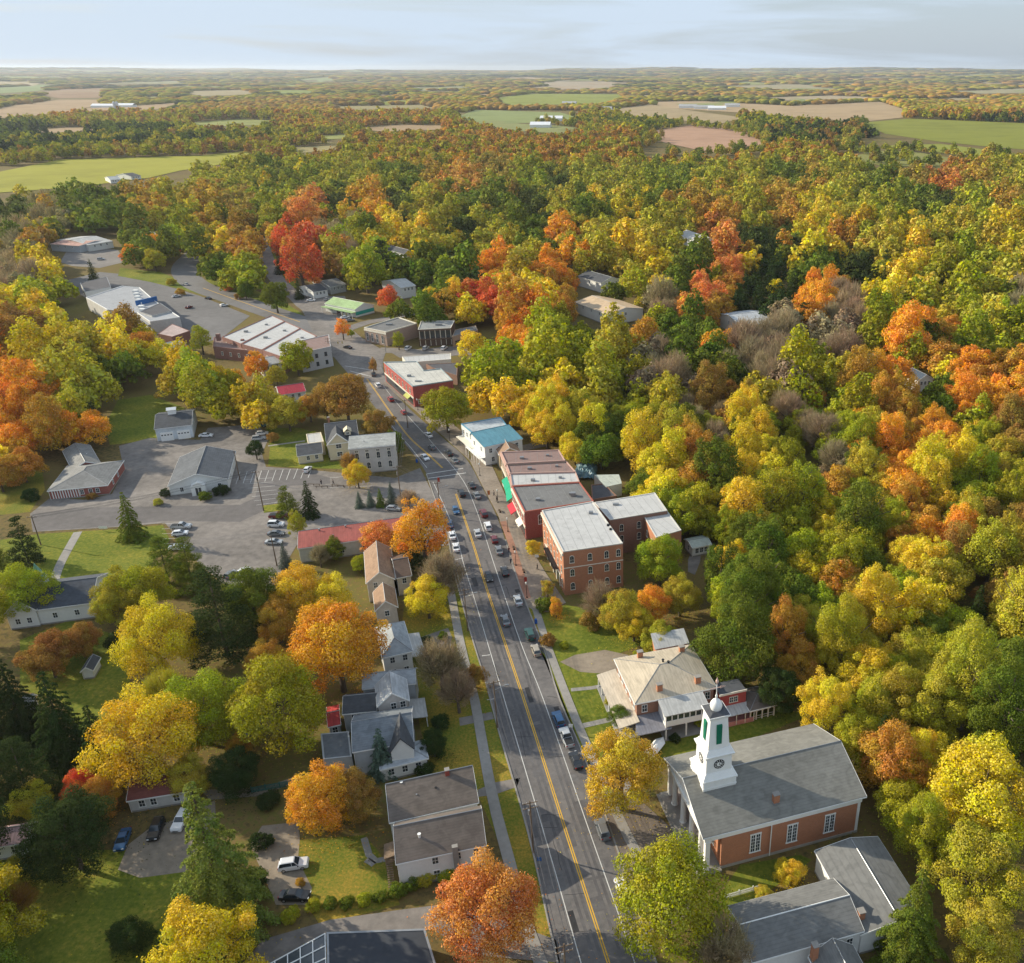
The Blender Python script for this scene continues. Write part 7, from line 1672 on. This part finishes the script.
def road_heading(px, py):
    best = min(range(len(ER)-1), key=lambda i: abs((ER[i][1]+ER[i+1][1])/2-py)); a, b_ = at(*ER[best]), at(*ER[best+1]); d = b_-a; return math.atan2(d.y, d.x)
def car(px, py, kind, colr, label, head='road', group=None, name=None, flip=False):
    p = at(px, py, .7); z = .05; src = CARP[kind]
    if FIRST[kind]: t = src; FIRST[kind] = False
    else: t = copy_tree(src)
    t.name = name or src.name.split('.')[0]
    if isinstance(head, tuple): q_ = at(px+head[0], py+head[1], .7)-p; a = math.atan2(q_.y, q_.x)
    else: a = road_heading(px, py) if head == 'road' else (math.radians(90-head))
    if flip: a += math.pi
    t.location = (p.x, p.y, z+ .004); t.rotation_euler = (0, 0, a); t['label'] = label; t['category'] = 'pickup truck' if kind == 'pickup' else 'car'
    if group: t['group'] = group
    for ch in t.children: ch.color = (*PCOL[colr], 1)
    return t
GR = 'cars parked along the right kerb'; GLc = 'cars parked along the left kerb'; GM = 'cars driving on the main street'; GP = 'cars in the parking lots'
for a in ((558.6,719,'suv','blue','blue suv, northernmost of four vehicles parked by the mansion lawn','road',GR),
 (566.6,737,'pickup','silver','silver pickup with dark bed parked behind the blue suv','road',GR),
 (575.8,760,'sedan','black','black sedan parked behind the silver pickup under the golden tree','road',GR),
 (602.5,829,'suv','grey','dark grey suv parked just below the golden tree','road',GR),
 (622,888,'hatch','white','white car half hidden by the big yellow-green maple','road',GR),
 (488.8,576,'sedan','black','black car on the left side of the yellow line near the shops','road',GM,None,True),
 (504.8,571,'sedan','black','black car parked at the right kerb below the silver one by the shops','road',GR),
 (518,600,'sedan','silver','silver-grey car parked alone at the lower end of the shops','road',GR),
 (505.4,620,'sedan','grey','blue-grey car driving up the right lane below the shops','road',GM),
 (530,634,'suv','green','dark teal suv parked at the right kerb beside the hotel lawn','road',GR),
 (536,650,'hatch','tan','tan and silver small car parked directly behind the dark teal suv','road',GR),
 (425,457,'sedan','white','white car in the left lane above the crosswalk','road',GM,None,True),
 (448.4,453,'sedan','black','black car parked above the crosswalk, farther of two','road',GR),
 (454.5,460,'sedan','grey','dark grey car parked just above the crosswalk behind a black one','road',GR),
 (471.8,485,'sedan','black','black car parked first below the crosswalk on the right','road',GR),
 (476.8,495,'sedan','grey','grey car parked second below the crosswalk on the right','road',GR),
 (461.6,493,'suv','black','black suv driving just below the crosswalk in the middle of the street','road',GM),
 (455.7,510,'hatch','blue','blue car in the left lane beside the vivid orange maple','road',GM,None,True),
 (483.6,513,'suv','darkred','dark red suv parked at the downtown kerb','road',GR),
 (488,526,'suv','white','white suv parked behind the dark red one','road',GR),
 (477.7,533,'sedan','silver','silver car driving beside the parked white suv','road',GM),
 (494.4,539,'hatch','darkred','maroon small car parked below the white suv','road',GR),
 (499,550,'sedan','grey','dark car parked below the maroon small car','road',GR),
 (449.9,524,'sedan','darkblue','dark blue car parked at the left kerb, farthest of three','road',GLc),
 (452.3,535,'sedan','white','white car parked at the left kerb right behind the dark blue one','road',GLc),
 (456,547,'sedan','white','white car parked at the left kerb, nearest of three','road',GLc),
 (428.5,434.5,'sedan','white','white car parked at the right kerb by the green tree','road',GR),
 (378,385,'suv','white','white van-like suv on the street beside the red brick block','road',GM),
 (390.7,399,'suv','red','red suv parked in front of the red brick block','road',GR),
 (403.7,412,'hatch','red','small orange-red car parked at the corner below the red brick block','road',GR),
 (373.5,374,'sedan','black','black car crossing by the little dark red street tree','road',GM),
 (347.5,347,'sedan','black','black car in the middle of the crossroads',-60,GM),
 (346,469,'suv','white','',0,GP)):
    if a[4]: car(*a[:7], *(a[7:9] if len(a) > 7 else ()))
lot = ((307.5,469,'hatch','white','white car parked alone on the lot below the victorian house',0),
 (260,425,'sedan','green','dark green sedan near the trees at the top of the lot',80),
 (258.7,438,'suv','silver','silver suv parked behind the dark evergreen at the lot entrance',70),
 (262,433,'hatch','white','white car next to the silver suv at the lot entrance',70),
 (393.7,508,'hatch','silver','silver hatchback by the pole under the small conifers',95),
 (206,435,'sedan','white','white sedan beside the white garage',85),
 (181,526,'pickup','silver','silver pickup in front of the lone spruce at the lot edge',85),
 (180,532.8,'hatch','white','white small suv parked alongside the silver pickup',75),
 (177.5,547,'sedan','white','white sedan partly hidden by the two open pines',80),
 (230.5,574,'hatch','grey','dark grey suv at the bottom of the lot beside a white one',15),
 (243,571,'hatch','white','white suv at the bottom of the lot by the green tree',15),
 (279,515.5,'pickup','darkred','dark red pickup, topmost of the row of four by the lot conifers',88),
 (276,524,'suv','white','white suv, second in the row of four by the lot conifers',88),
 (276,533,'sedan','grey','dark grey sedan, third in the row of four by the lot conifers',88),
 (273.8,541.5,'sedan','silver','blue-silver sedan, lowest in the row of four by the lot conifers',88),
 (122.5,839,'sedan','blue','bright blue car on the grass drive in front of the maroon-roofed house',(-9,23)),
 (156,829,'suv','black','black suv with silver roof right of the bright blue car',(-9,21)),
 (181,820,'suv','white','white suv half hidden by the tallest spruce',(-9,16)),
 (293.5,864,'suv','white','white and silver suv on the garden drive',(25,-4)),
 (294.7,895,'sedan','black','black sedan below the white suv on the garden drive',(25,0)),
 (251,729,'sedan','black','black car tucked under the yellow-green tree on the left',10),
 (208,298,'sedan','black','black car on the far highway by the plaza',-60),
 (189,307,'hatch','darkred','dark red car alone on the plaza lot',20),
 (186,284,'sedan','silver','silver car at the far highway bend',-50),
 (302.6,296.5,'sedan','black','black car, leftmost at the crossroads lot',80),
 (311,300,'sedan','white','white car second from left at the crossroads lot',80),
 (327,299,'hatch','silver','silver car right of the white one at the crossroads lot',20),
 (333,299.5,'sedan','white','white car beside the silver one behind the store',20),
 (336,304.5,'hatch','silver','silver car close to the green-roofed store corner',60),
 (341,313,'hatch','darkred','dark red car in front of the green-roofed store',60),
 (345,317,'sedan','white','white car below the dark red one at the store',60),
 (350,320,'sedan','grey','grey car nearest the tan corner building at the store',60),
 (408,348,'suv','white','white van parked left below the brown glazed office',10),
 (425.7,348,'suv','silver','silver van parked in the middle below the brown glazed office',10),
 (444,348,'suv','white','white van parked right below the brown glazed office',10),
 (432,447,'hatch','grey','grey car parked beside the veranda of the white shop house','road'),
 (224,305,'hatch','white','white car at the right end of the plaza lot',40),(176,296,'sedan','silver','silver car near the blue-fascia store',40),(101,259,'suv','silver','pale suv on the far left clearing lot',70),
 (698,542,'hatch','white','white car under the wood path shed',10),(662,497,'sedan','black','',0))
for a in lot:
    if a[4]: car(*a[:6], GP)
# ------------------------------------------------------------------ utility poles, wires, lamps, signs
def pole(px, py, h, label, arms=1, trans=False, lamp=False, yaw=None, group='wooden utility poles'):
    p = at(px, py); t = thing('utility_pole', label, 'utility pole', (p.x, p.y, 0), yaw if yaw is not None else road_heading(px, py), group)
    q = MB(); q.cyl((0,0,0), (0,0,h), .17, .11, 9); q.build('shaft', WOOD, t)
    for k in range(arms):
        q = MB(); q.box(-.06,.06,-1.25,1.25,h-.5-k*1.1,h-.38-k*1.1); c = q.build('crossarm', WOOD, t)
        q = MB()
        for y in (-1.15,-.55,.55,1.15): q.cyl((0,y,h-.38-k*1.1), (0,y,h-.18-k*1.1), .05, n=6)
        q.build('insulator', mat('porcelain', (.5,.48,.45), .3), c)
    if trans: q = MB(); q.cyl((.35,.1,h-3.2), (.35,.1,h-2.2), .28, n=12); q.build('transformer', METAL, t, smooth=False)
    if lamp:
        q = MB(); q.cyl((0,0,h-2.2), (0,-2.2,h-1.6), .05, n=6); a = q.build('lamp_arm', METAL, t); q = MB(); q.box(-.15,.15,-2.9,-2.1,h-1.68,h-1.52); q.build('lamp_head', METAL, a)
    return t, p, h
PL = [pole(567,1000,11.5,'wooden pole with pale transformer at the bottom edge by the left kerb',2,True),
      pole(533.5,853,11.5,'wooden pole at the left kerb beside the lower left lawn',2,True),
      pole(497.5,728,11.5,'wooden pole at the left kerb across from the parked blue suv',1,False,True),
      pole(468,631,11.5,'wooden pole with lamp arm at the left kerb beside the bare trees',2,False,True),
      pole(441,516,11,'wooden pole at the left kerb by the vivid orange maple',1,False,True),
      pole(401.5,502,12,'wooden pole with transformer beside the largest little conifer',1,True),
      pole(263.8,511,13,'tall wooden pole on the grass island in the parking lot',1,True,yaw=R(100)),
      pole(240,480,10,'wooden pole leaning beside the white-fronted office',0,yaw=R(100)),
      pole(277,566,9,'slim pole beside the small blue-green spruce',0,yaw=R(100)),
      pole(408,428,11,'wooden pole on the left of the street by the russet trees',1),
      pole(331,362,11,'wooden pole at the grey corner block by the crossroads',2,True),
      pole(41,545,9,'wooden pole at the left edge of the civic lawn',1,yaw=R(100))]
def wires(t0, t1, label, zoff=-.2, ys=(-1.15,-.55,.55,1.15), sag=.9):
    q = MB(); (o0, p0, h0), (o1, p1, h1) = t0, t1
    d = (p1-p0); n = Vector((-d.y, d.x, 0)).normalized()
    for y in ys:
        a = Vector((p0.x, p0.y, h0+zoff))+n*y; b_ = Vector((p1.x, p1.y, h1+zoff))+n*y; K = 10; prev = a
        for k in range(1, K+1):
            s = k/K; c = a.lerp(b_, s)-Vector((0, 0, sag*4*s*(1-s))); q.cyl(prev, c, .032, n=3, cap=False); prev = c
    for (yy, zz) in ():
        a = Vector((p0.x, p0.y, h0+zz))+n*yy; b_ = Vector((p1.x, p1.y, h1+zz))+n*yy; prev = a
        for k in range(1, 11):
            s = k/10; c = a.lerp(b_, s)-Vector((0, 0, sag*4*s*(1-s))); q.cyl(prev, c, .04, n=3, cap=False); prev = c
    tag(q.build('power_lines', mat('cable', (.07,.07,.075), .6)), label, 'power line', 'power lines beside the street')
for i, j, lb in ((0,1,'power lines over the left kerb at the bottom of the street'),(1,2,'power lines over the left kerb between the two lawn poles'),(2,3,'power lines over the left kerb beside the bare trees'),(3,4,'power lines passing the vivid orange maple'),(4,5,'power lines crossing from the street to the conifer-side pole'),(5,9,'power lines running up past the white stone building'),(9,10,'power lines above the street toward the crossroads'),(6,11,'power lines crossing the parking lot to the left')):
    wires(PL[i], PL[j], lb)
def street_lamp(px, py, label):
    p = at(px, py); t = thing('street_lamp', label, 'street lamp', (p.x, p.y, .1), 0, 'black street lamps downtown')
    q = MB(); q.lathe(0, 0, [(.18,0),(.16,.3),(.07,.5),(.055,3.6),(.09,3.75)], 8); q.build('post', BLACK, t)
    q = MB(); q.lathe(0, 0, [(.1,3.75),(.2,4.0),(.22,4.25),(.1,4.5)], 10); q.build('globe', mat('frosted_globe', (.7,.7,.66), .4), t)
for px, py, lb in ((498,503,'street lamp outside the white-roofed shop'),(508,532,'street lamp outside the grey-roofed corner shop'),(516,566,'street lamp at the paved forecourt of the brick block'),(527,598,'street lamp at the lower end of the brick paving'),(480,476,'street lamp at the upper end of the shop row'),(450,441,'street lamp near the green tree by the red brick block'),(418,410,'street lamp at the lower corner of the red brick block')):
    street_lamp(px, py, lb)
def banner(px, py, c, label, name='street_banner', h=3.2):
    p = at(px, py); t = thing(name, label, 'banner', (p.x, p.y, .1), road_heading(px, py)); q = MB(); q.cyl((0,0,0), (0,0,h), .05, n=6); q.build('post', METAL, t)
    q = MB(); q.box(-.02,.02,-.75,-.06,h-1.6,h-.2); q.build('cloth', c, t)
banner(524.5,588,mat('red_cloth', (.42,.05,.03), .8),'red banner on a post at the lower end of the brick paving')
banner(488,500,mat('orange_cloth', (.5,.16,.05), .8),'orange-red banner beside the parked cars near the green awning')
banner(438,487,mat('red_cloth', (.42,.05,.03)),'red banner on a post at the left kerb above the vivid orange maple')
def bluebox(px, py, label, c):
    p = at(px, py); t = thing('mail_box', label, 'mail box', (p.x, p.y, .12), road_heading(px, py)); q = MB(); q.box(-.3,.3,-.3,.3,.15,1.0); n = 8
    q.add([(x, .3*math.cos(math.pi*i/n), 1.0+.3*math.sin(math.pi*i/n)) for x in (-.3,.3) for i in range(n+1)], [list(range(n+1)), list(range(n+1, 2*n+2))[::-1]]+[(i, i+1, n+2+i, n+1+i) for i in range(n)]); q.build('box', c, t, bevel=.02)
    q = MB()
    for x in (-.25,.25):
        for y in (-.25,.25): q.box(x-.04,x+.04,y-.04,y+.04,0,.15)
    q.build('legs', METAL, t)
BLUE = mat('postal_blue', (.02,.1,.4), .5)
bluebox(536,624,'small blue box at the edge of the pavement by the hotel lawn',BLUE); bluebox(543,644,'bright blue bin beside the tan small car',BLUE); bluebox(417,463,'blue box at the left kerb near the white car above the crosswalk',BLUE)
def bench(px, py, label):
    p = at(px, py); t = thing('bench', label, 'bench', (p.x, p.y, .12), road_heading(px, py), 'benches on the downtown pavement'); q = MB()
    for k in range(3): q.box(-.8,.8,-.25+.17*k,-.12+.17*k,.42,.46)
    q.build('seat', WOOD, t); q = MB(); q.box(-.8,.8,.26,.3,.6,.68); q.box(-.8,.8,.28,.32,.78,.86); q.build('backrest', WOOD, t)
    for x in (-.7,.7): q = MB(); q.box(x-.04,x+.04,-.25,.3,0,.42); q.box(x-.03,x+.03,.25,.3,.42,.88); q.build('leg', BLACK, t)
bench(514,549,'bench outside the grey-roofed corner shop'); bench(524,572,'bench on the paved forecourt of the brick block'); bench(500,512,'bench by the brick paving near the green awning')
def sign(px, py, w_, h, c, label, head=0):
    p = at(px, py); t = thing('road_sign', label, 'sign', (p.x, p.y, .05), R(head)); q = MB(); q.cyl((0,0,0), (0,0,h), .05, n=6); q.build('post', METAL, t); q = MB(); q.box(-w_/2,w_/2,-.06,-.02,h-.8,h); q.build('panel', c, t, bevel=.01)
sign(104,531,2.4,1.5,WHITE,'low white sign at the hedge of the civic lawn'); sign(540,868,.7,2.4,mat('sign_blue', (.03,.12,.35), .5),'small blue sign at the left kerb under the wires'); sign(571,733,.8,2.2,WHITE,'small sign by the mansion path'); sign(537,560,1.0,1.6,WHITE,'white notice board by the yellow round bush tree')
def signal(px, py, label):
    p = at(px, py); t = thing('traffic_signal', label, 'traffic signal', (p.x, p.y, 0), R(20), 'signal masts at the crossroads'); q = MB(); q.cyl((0,0,0), (0,0,7), .14, .1, 8); q.cyl((0,0,6.5), (5,0,6.9), .09, .06, 6); q.build('mast', METAL, t)
    for x in (3, 4.8):
        q = MB(); q.box(x-.18,x+.18,-.2,.15,5.8,6.8); h = q.build('signal_head', mat('signal_yellow', (.5,.36,.03), .5), t); q = MB()
        for k in range(3): q.cyl((x,-.2,6.0+k*.3), (x,-.26,6.0+k*.3), .1, n=8)
        q.build('lens', BLACK, h)
signal(333,357,'signal mast by the grey corner block'); signal(338,327,'signal mast by the orange street tree'); signal(386,352,'signal mast at the tan corner building')
def picnic():
    for k, (px, py) in enumerate(((314,486),(322,488),(338,487),(350,488))):
        p = at(px, py); t = thing('picket_barrier', 'low rail in the lot, %s of four beside the two people' % ('leftmost', 'second', 'third', 'rightmost')[k], 'barrier', (p.x, p.y, .05), R(-4), 'low rails on the lot'); q = MB(); q.box(-2,2,-.06,.06,.55,.7); q.build('rail', WOOD, t)
        for x in (-1.8,0,1.8): q = MB(); q.box(x-.07,x+.07,-.07,.07,0,.7); q.build('post', WOOD, t)
picnic()
def fence(a, b_, label, h=1.5, m=None, step=2.4):
    A_, B_ = at(*a), at(*b_); d = B_-A_; t = thing('fence', label, 'fence', (A_.x, A_.y, 0), math.atan2(d.y, d.x)); ln = d.length; q = MB()
    for z in (.3, h-.25): q.box(0, ln, -.03, .03, z, z+.1)
    k = 0
    while k*.22 < ln: q.box(k*.22, k*.22+.13, -.06, -.03, .1, h); k += 1
    q.build('boards', m or WHITE, t)
    for k in range(int(ln/step)+1): q = MB(); q.box(k*step-.06, k*step+.06, -.0, .12, 0, h+.1); q.build('post', m or WHITE, t)
fence((252,793),(292,786),'green mesh-like garden fence below the shaded shrubs', 1.4, mat('green_fence', (.04,.14,.12), .7)); fence((0,836),(28,832),'pale picket fence at the house by the far left edge')
fence((725,899),(760,889),'low white rail in the grass between church and annex', 1.0)
def boulders():
    for k, (px, py, lb) in enumerate(((655,752,'white covered car-like boat beside the church portico'),)):
        p = at(px, py); t = thing('covered_boat', lb, 'boat', (p.x, p.y, .1), R(60)); q = MB(); q.add([(-2.6,-.9,.5),(2.0,-.9,.5),(3.0,0,.6),(2.0,.9,.5),(-2.6,.9,.5),(-2.4,-1.1,1.0),(2.0,-1.1,1.0),(3.3,0,1.1),(2.0,1.1,1.0),(-2.4,1.1,1.0),(-2,0,1.4),(1.6,0,1.5)], [(0,1,2,3,4),(0,5,6,1),(1,6,7,2),(2,7,8,3),(3,8,9,4),(4,9,5,0),(5,10,11,6),(6,11,7),(7,11,8),(8,11,10,9),(9,10,5)]); q.build('hull', WHITE, t)
        q = MB(); q.box(-1.6,1.2,-.5,.5,.15,.5); q.build('trailer', METAL, t)
boulders()
# fallen logs by the creek
for k, (a, b_, lb) in enumerate((((772,401),(795,418),'long pale fallen trunk beside the creek path'),((815,442),(824,440),'short pale log near the bend of the creek path'),((812,447),(822,449),'lower pale log near the bend of the creek path'))):
    A_, B_ = at(*a), at(*b_); q = MB(); d = (B_-A_); q.cyl(Vector((0,0,.5)), Vector((d.x,d.y,.4)), .45, .22, 8); o = q.build('fallen_log', mat('pale_bark', (.35,.31,.27), .9, amt=.2)); o.location = (A_.x, A_.y, 0); tag(o, lb, 'log')
# ------------------------------------------------------------------ people
def person(px, py, shirt, trousers, label, face=0, stride=.22):
    p = at(px, py); t = thing('person', label, 'person', (p.x, p.y, .12), R(face), 'people out walking')
    bm = bmesh.new(); sk = bm.verts.layers.skin.verify()
    J = {}
    def v(nm, co, r, par=None):
        a = bm.verts.new(co); a[sk].radius = (r, r*.9); J[nm] = a
        if par: bm.edges.new((J[par], a))
        return a
    r0 = v('pelvis', (0,0,.95), .14); r0[sk].use_root = True
    v('chest', (0,.0,1.3), .15, 'pelvis'); v('neck', (0,.0,1.5), .065, 'chest'); v('head', (0,.02,1.6), .1, 'neck'); v('crown', (0,.02,1.72), .085, 'head')
    for s, sd_ in ((-1, 'l'), (1, 'r')):
        v('hip'+sd_, (s*.1,0,.9), .1, 'pelvis'); v('knee'+sd_, (s*.11,s*stride*.5+.05,.5), .065, 'hip'+sd_); v('ankle'+sd_, (s*.11,s*stride,.09), .045, 'knee'+sd_); v('toe'+sd_, (s*.12,s*stride+.18,.05), .04, 'ankle'+sd_)
        v('sh'+sd_, (s*.19,0,1.4), .065, 'chest'); v('elbow'+sd_, (s*.25,-s*.08,1.14), .045, 'sh'+sd_); v('wrist'+sd_, (s*.26,-s*.02+.06,.92), .035, 'elbow'+sd_); v('hand'+sd_, (s*.26,-s*.0+.08,.82), .035, 'wrist'+sd_)
    me = bpy.data.meshes.new('body'); bm.to_mesh(me); bm.free(); o = bpy.data.objects.new('body', me); C.objects.link(o); o.parent = t
    o.modifiers.new('Skin', 'SKIN'); s2 = o.modifiers.new('Sub', 'SUBSURF'); s2.levels = s2.render_levels = 1
    me.materials.append(mat('skin', (.5,.3,.22), .6)); 
    q = MB(); q.lathe(0, 0, [(.17,.86),(.185,1.0),(.19,1.25),(.2,1.4),(.1,1.47)], 12); sh = q.build('shirt', TINT, t); sh.color = (*shirt, 1); sh.scale = (1.15,.85,1)
    q = MB()
    for s in (-1, 1): q.cyl((s*.1,0,.95), (s*.11,s*stride*.5+.05,.5), .115, .09, 8); q.cyl((s*.11,s*stride*.5+.05,.5), (s*.11,s*stride,.12), .09, .075, 8); q.cyl((s*.2,0,1.4), (s*.25,-s*.08,1.14), .08, .065, 8)
    tr = q.build('trousers', TINT, t); tr.color = (*trousers, 1)
    q = MB(); q.lathe(0, .0, [(.12,1.66),(.125,1.74),(.09,1.82),(.02,1.85)], 10); h = q.build('hair', TINT, t); h.color = (.05,.03,.02,1)
for a in ((321.6,485,(.03,.03,.04),(.03,.03,.05),'person in black, left of the two standing on the parking lot',30),
          (333.6,485,(.05,.05,.06),(.02,.02,.03),'person in dark clothes, right of the two standing on the parking lot',-40),
          (509,553,(.1,.02,.02),(.02,.03,.06),'person in dark red walking near the corner shop',10),
          (511,564,(.03,.04,.08),(.02,.02,.02),'person in dark blue walking on the paved forecourt',200),
          (537.5,570,(.03,.03,.03),(.05,.05,.05),'person in black standing near the hotel wall',90),
          (494,496,(.3,.28,.25),(.03,.03,.06),'person in a pale top walking under the green awning',-20),
          (497,502,(.02,.02,.03),(.03,.03,.03),'person in dark coat close behind the one in the pale top',-20)):
    person(*a)
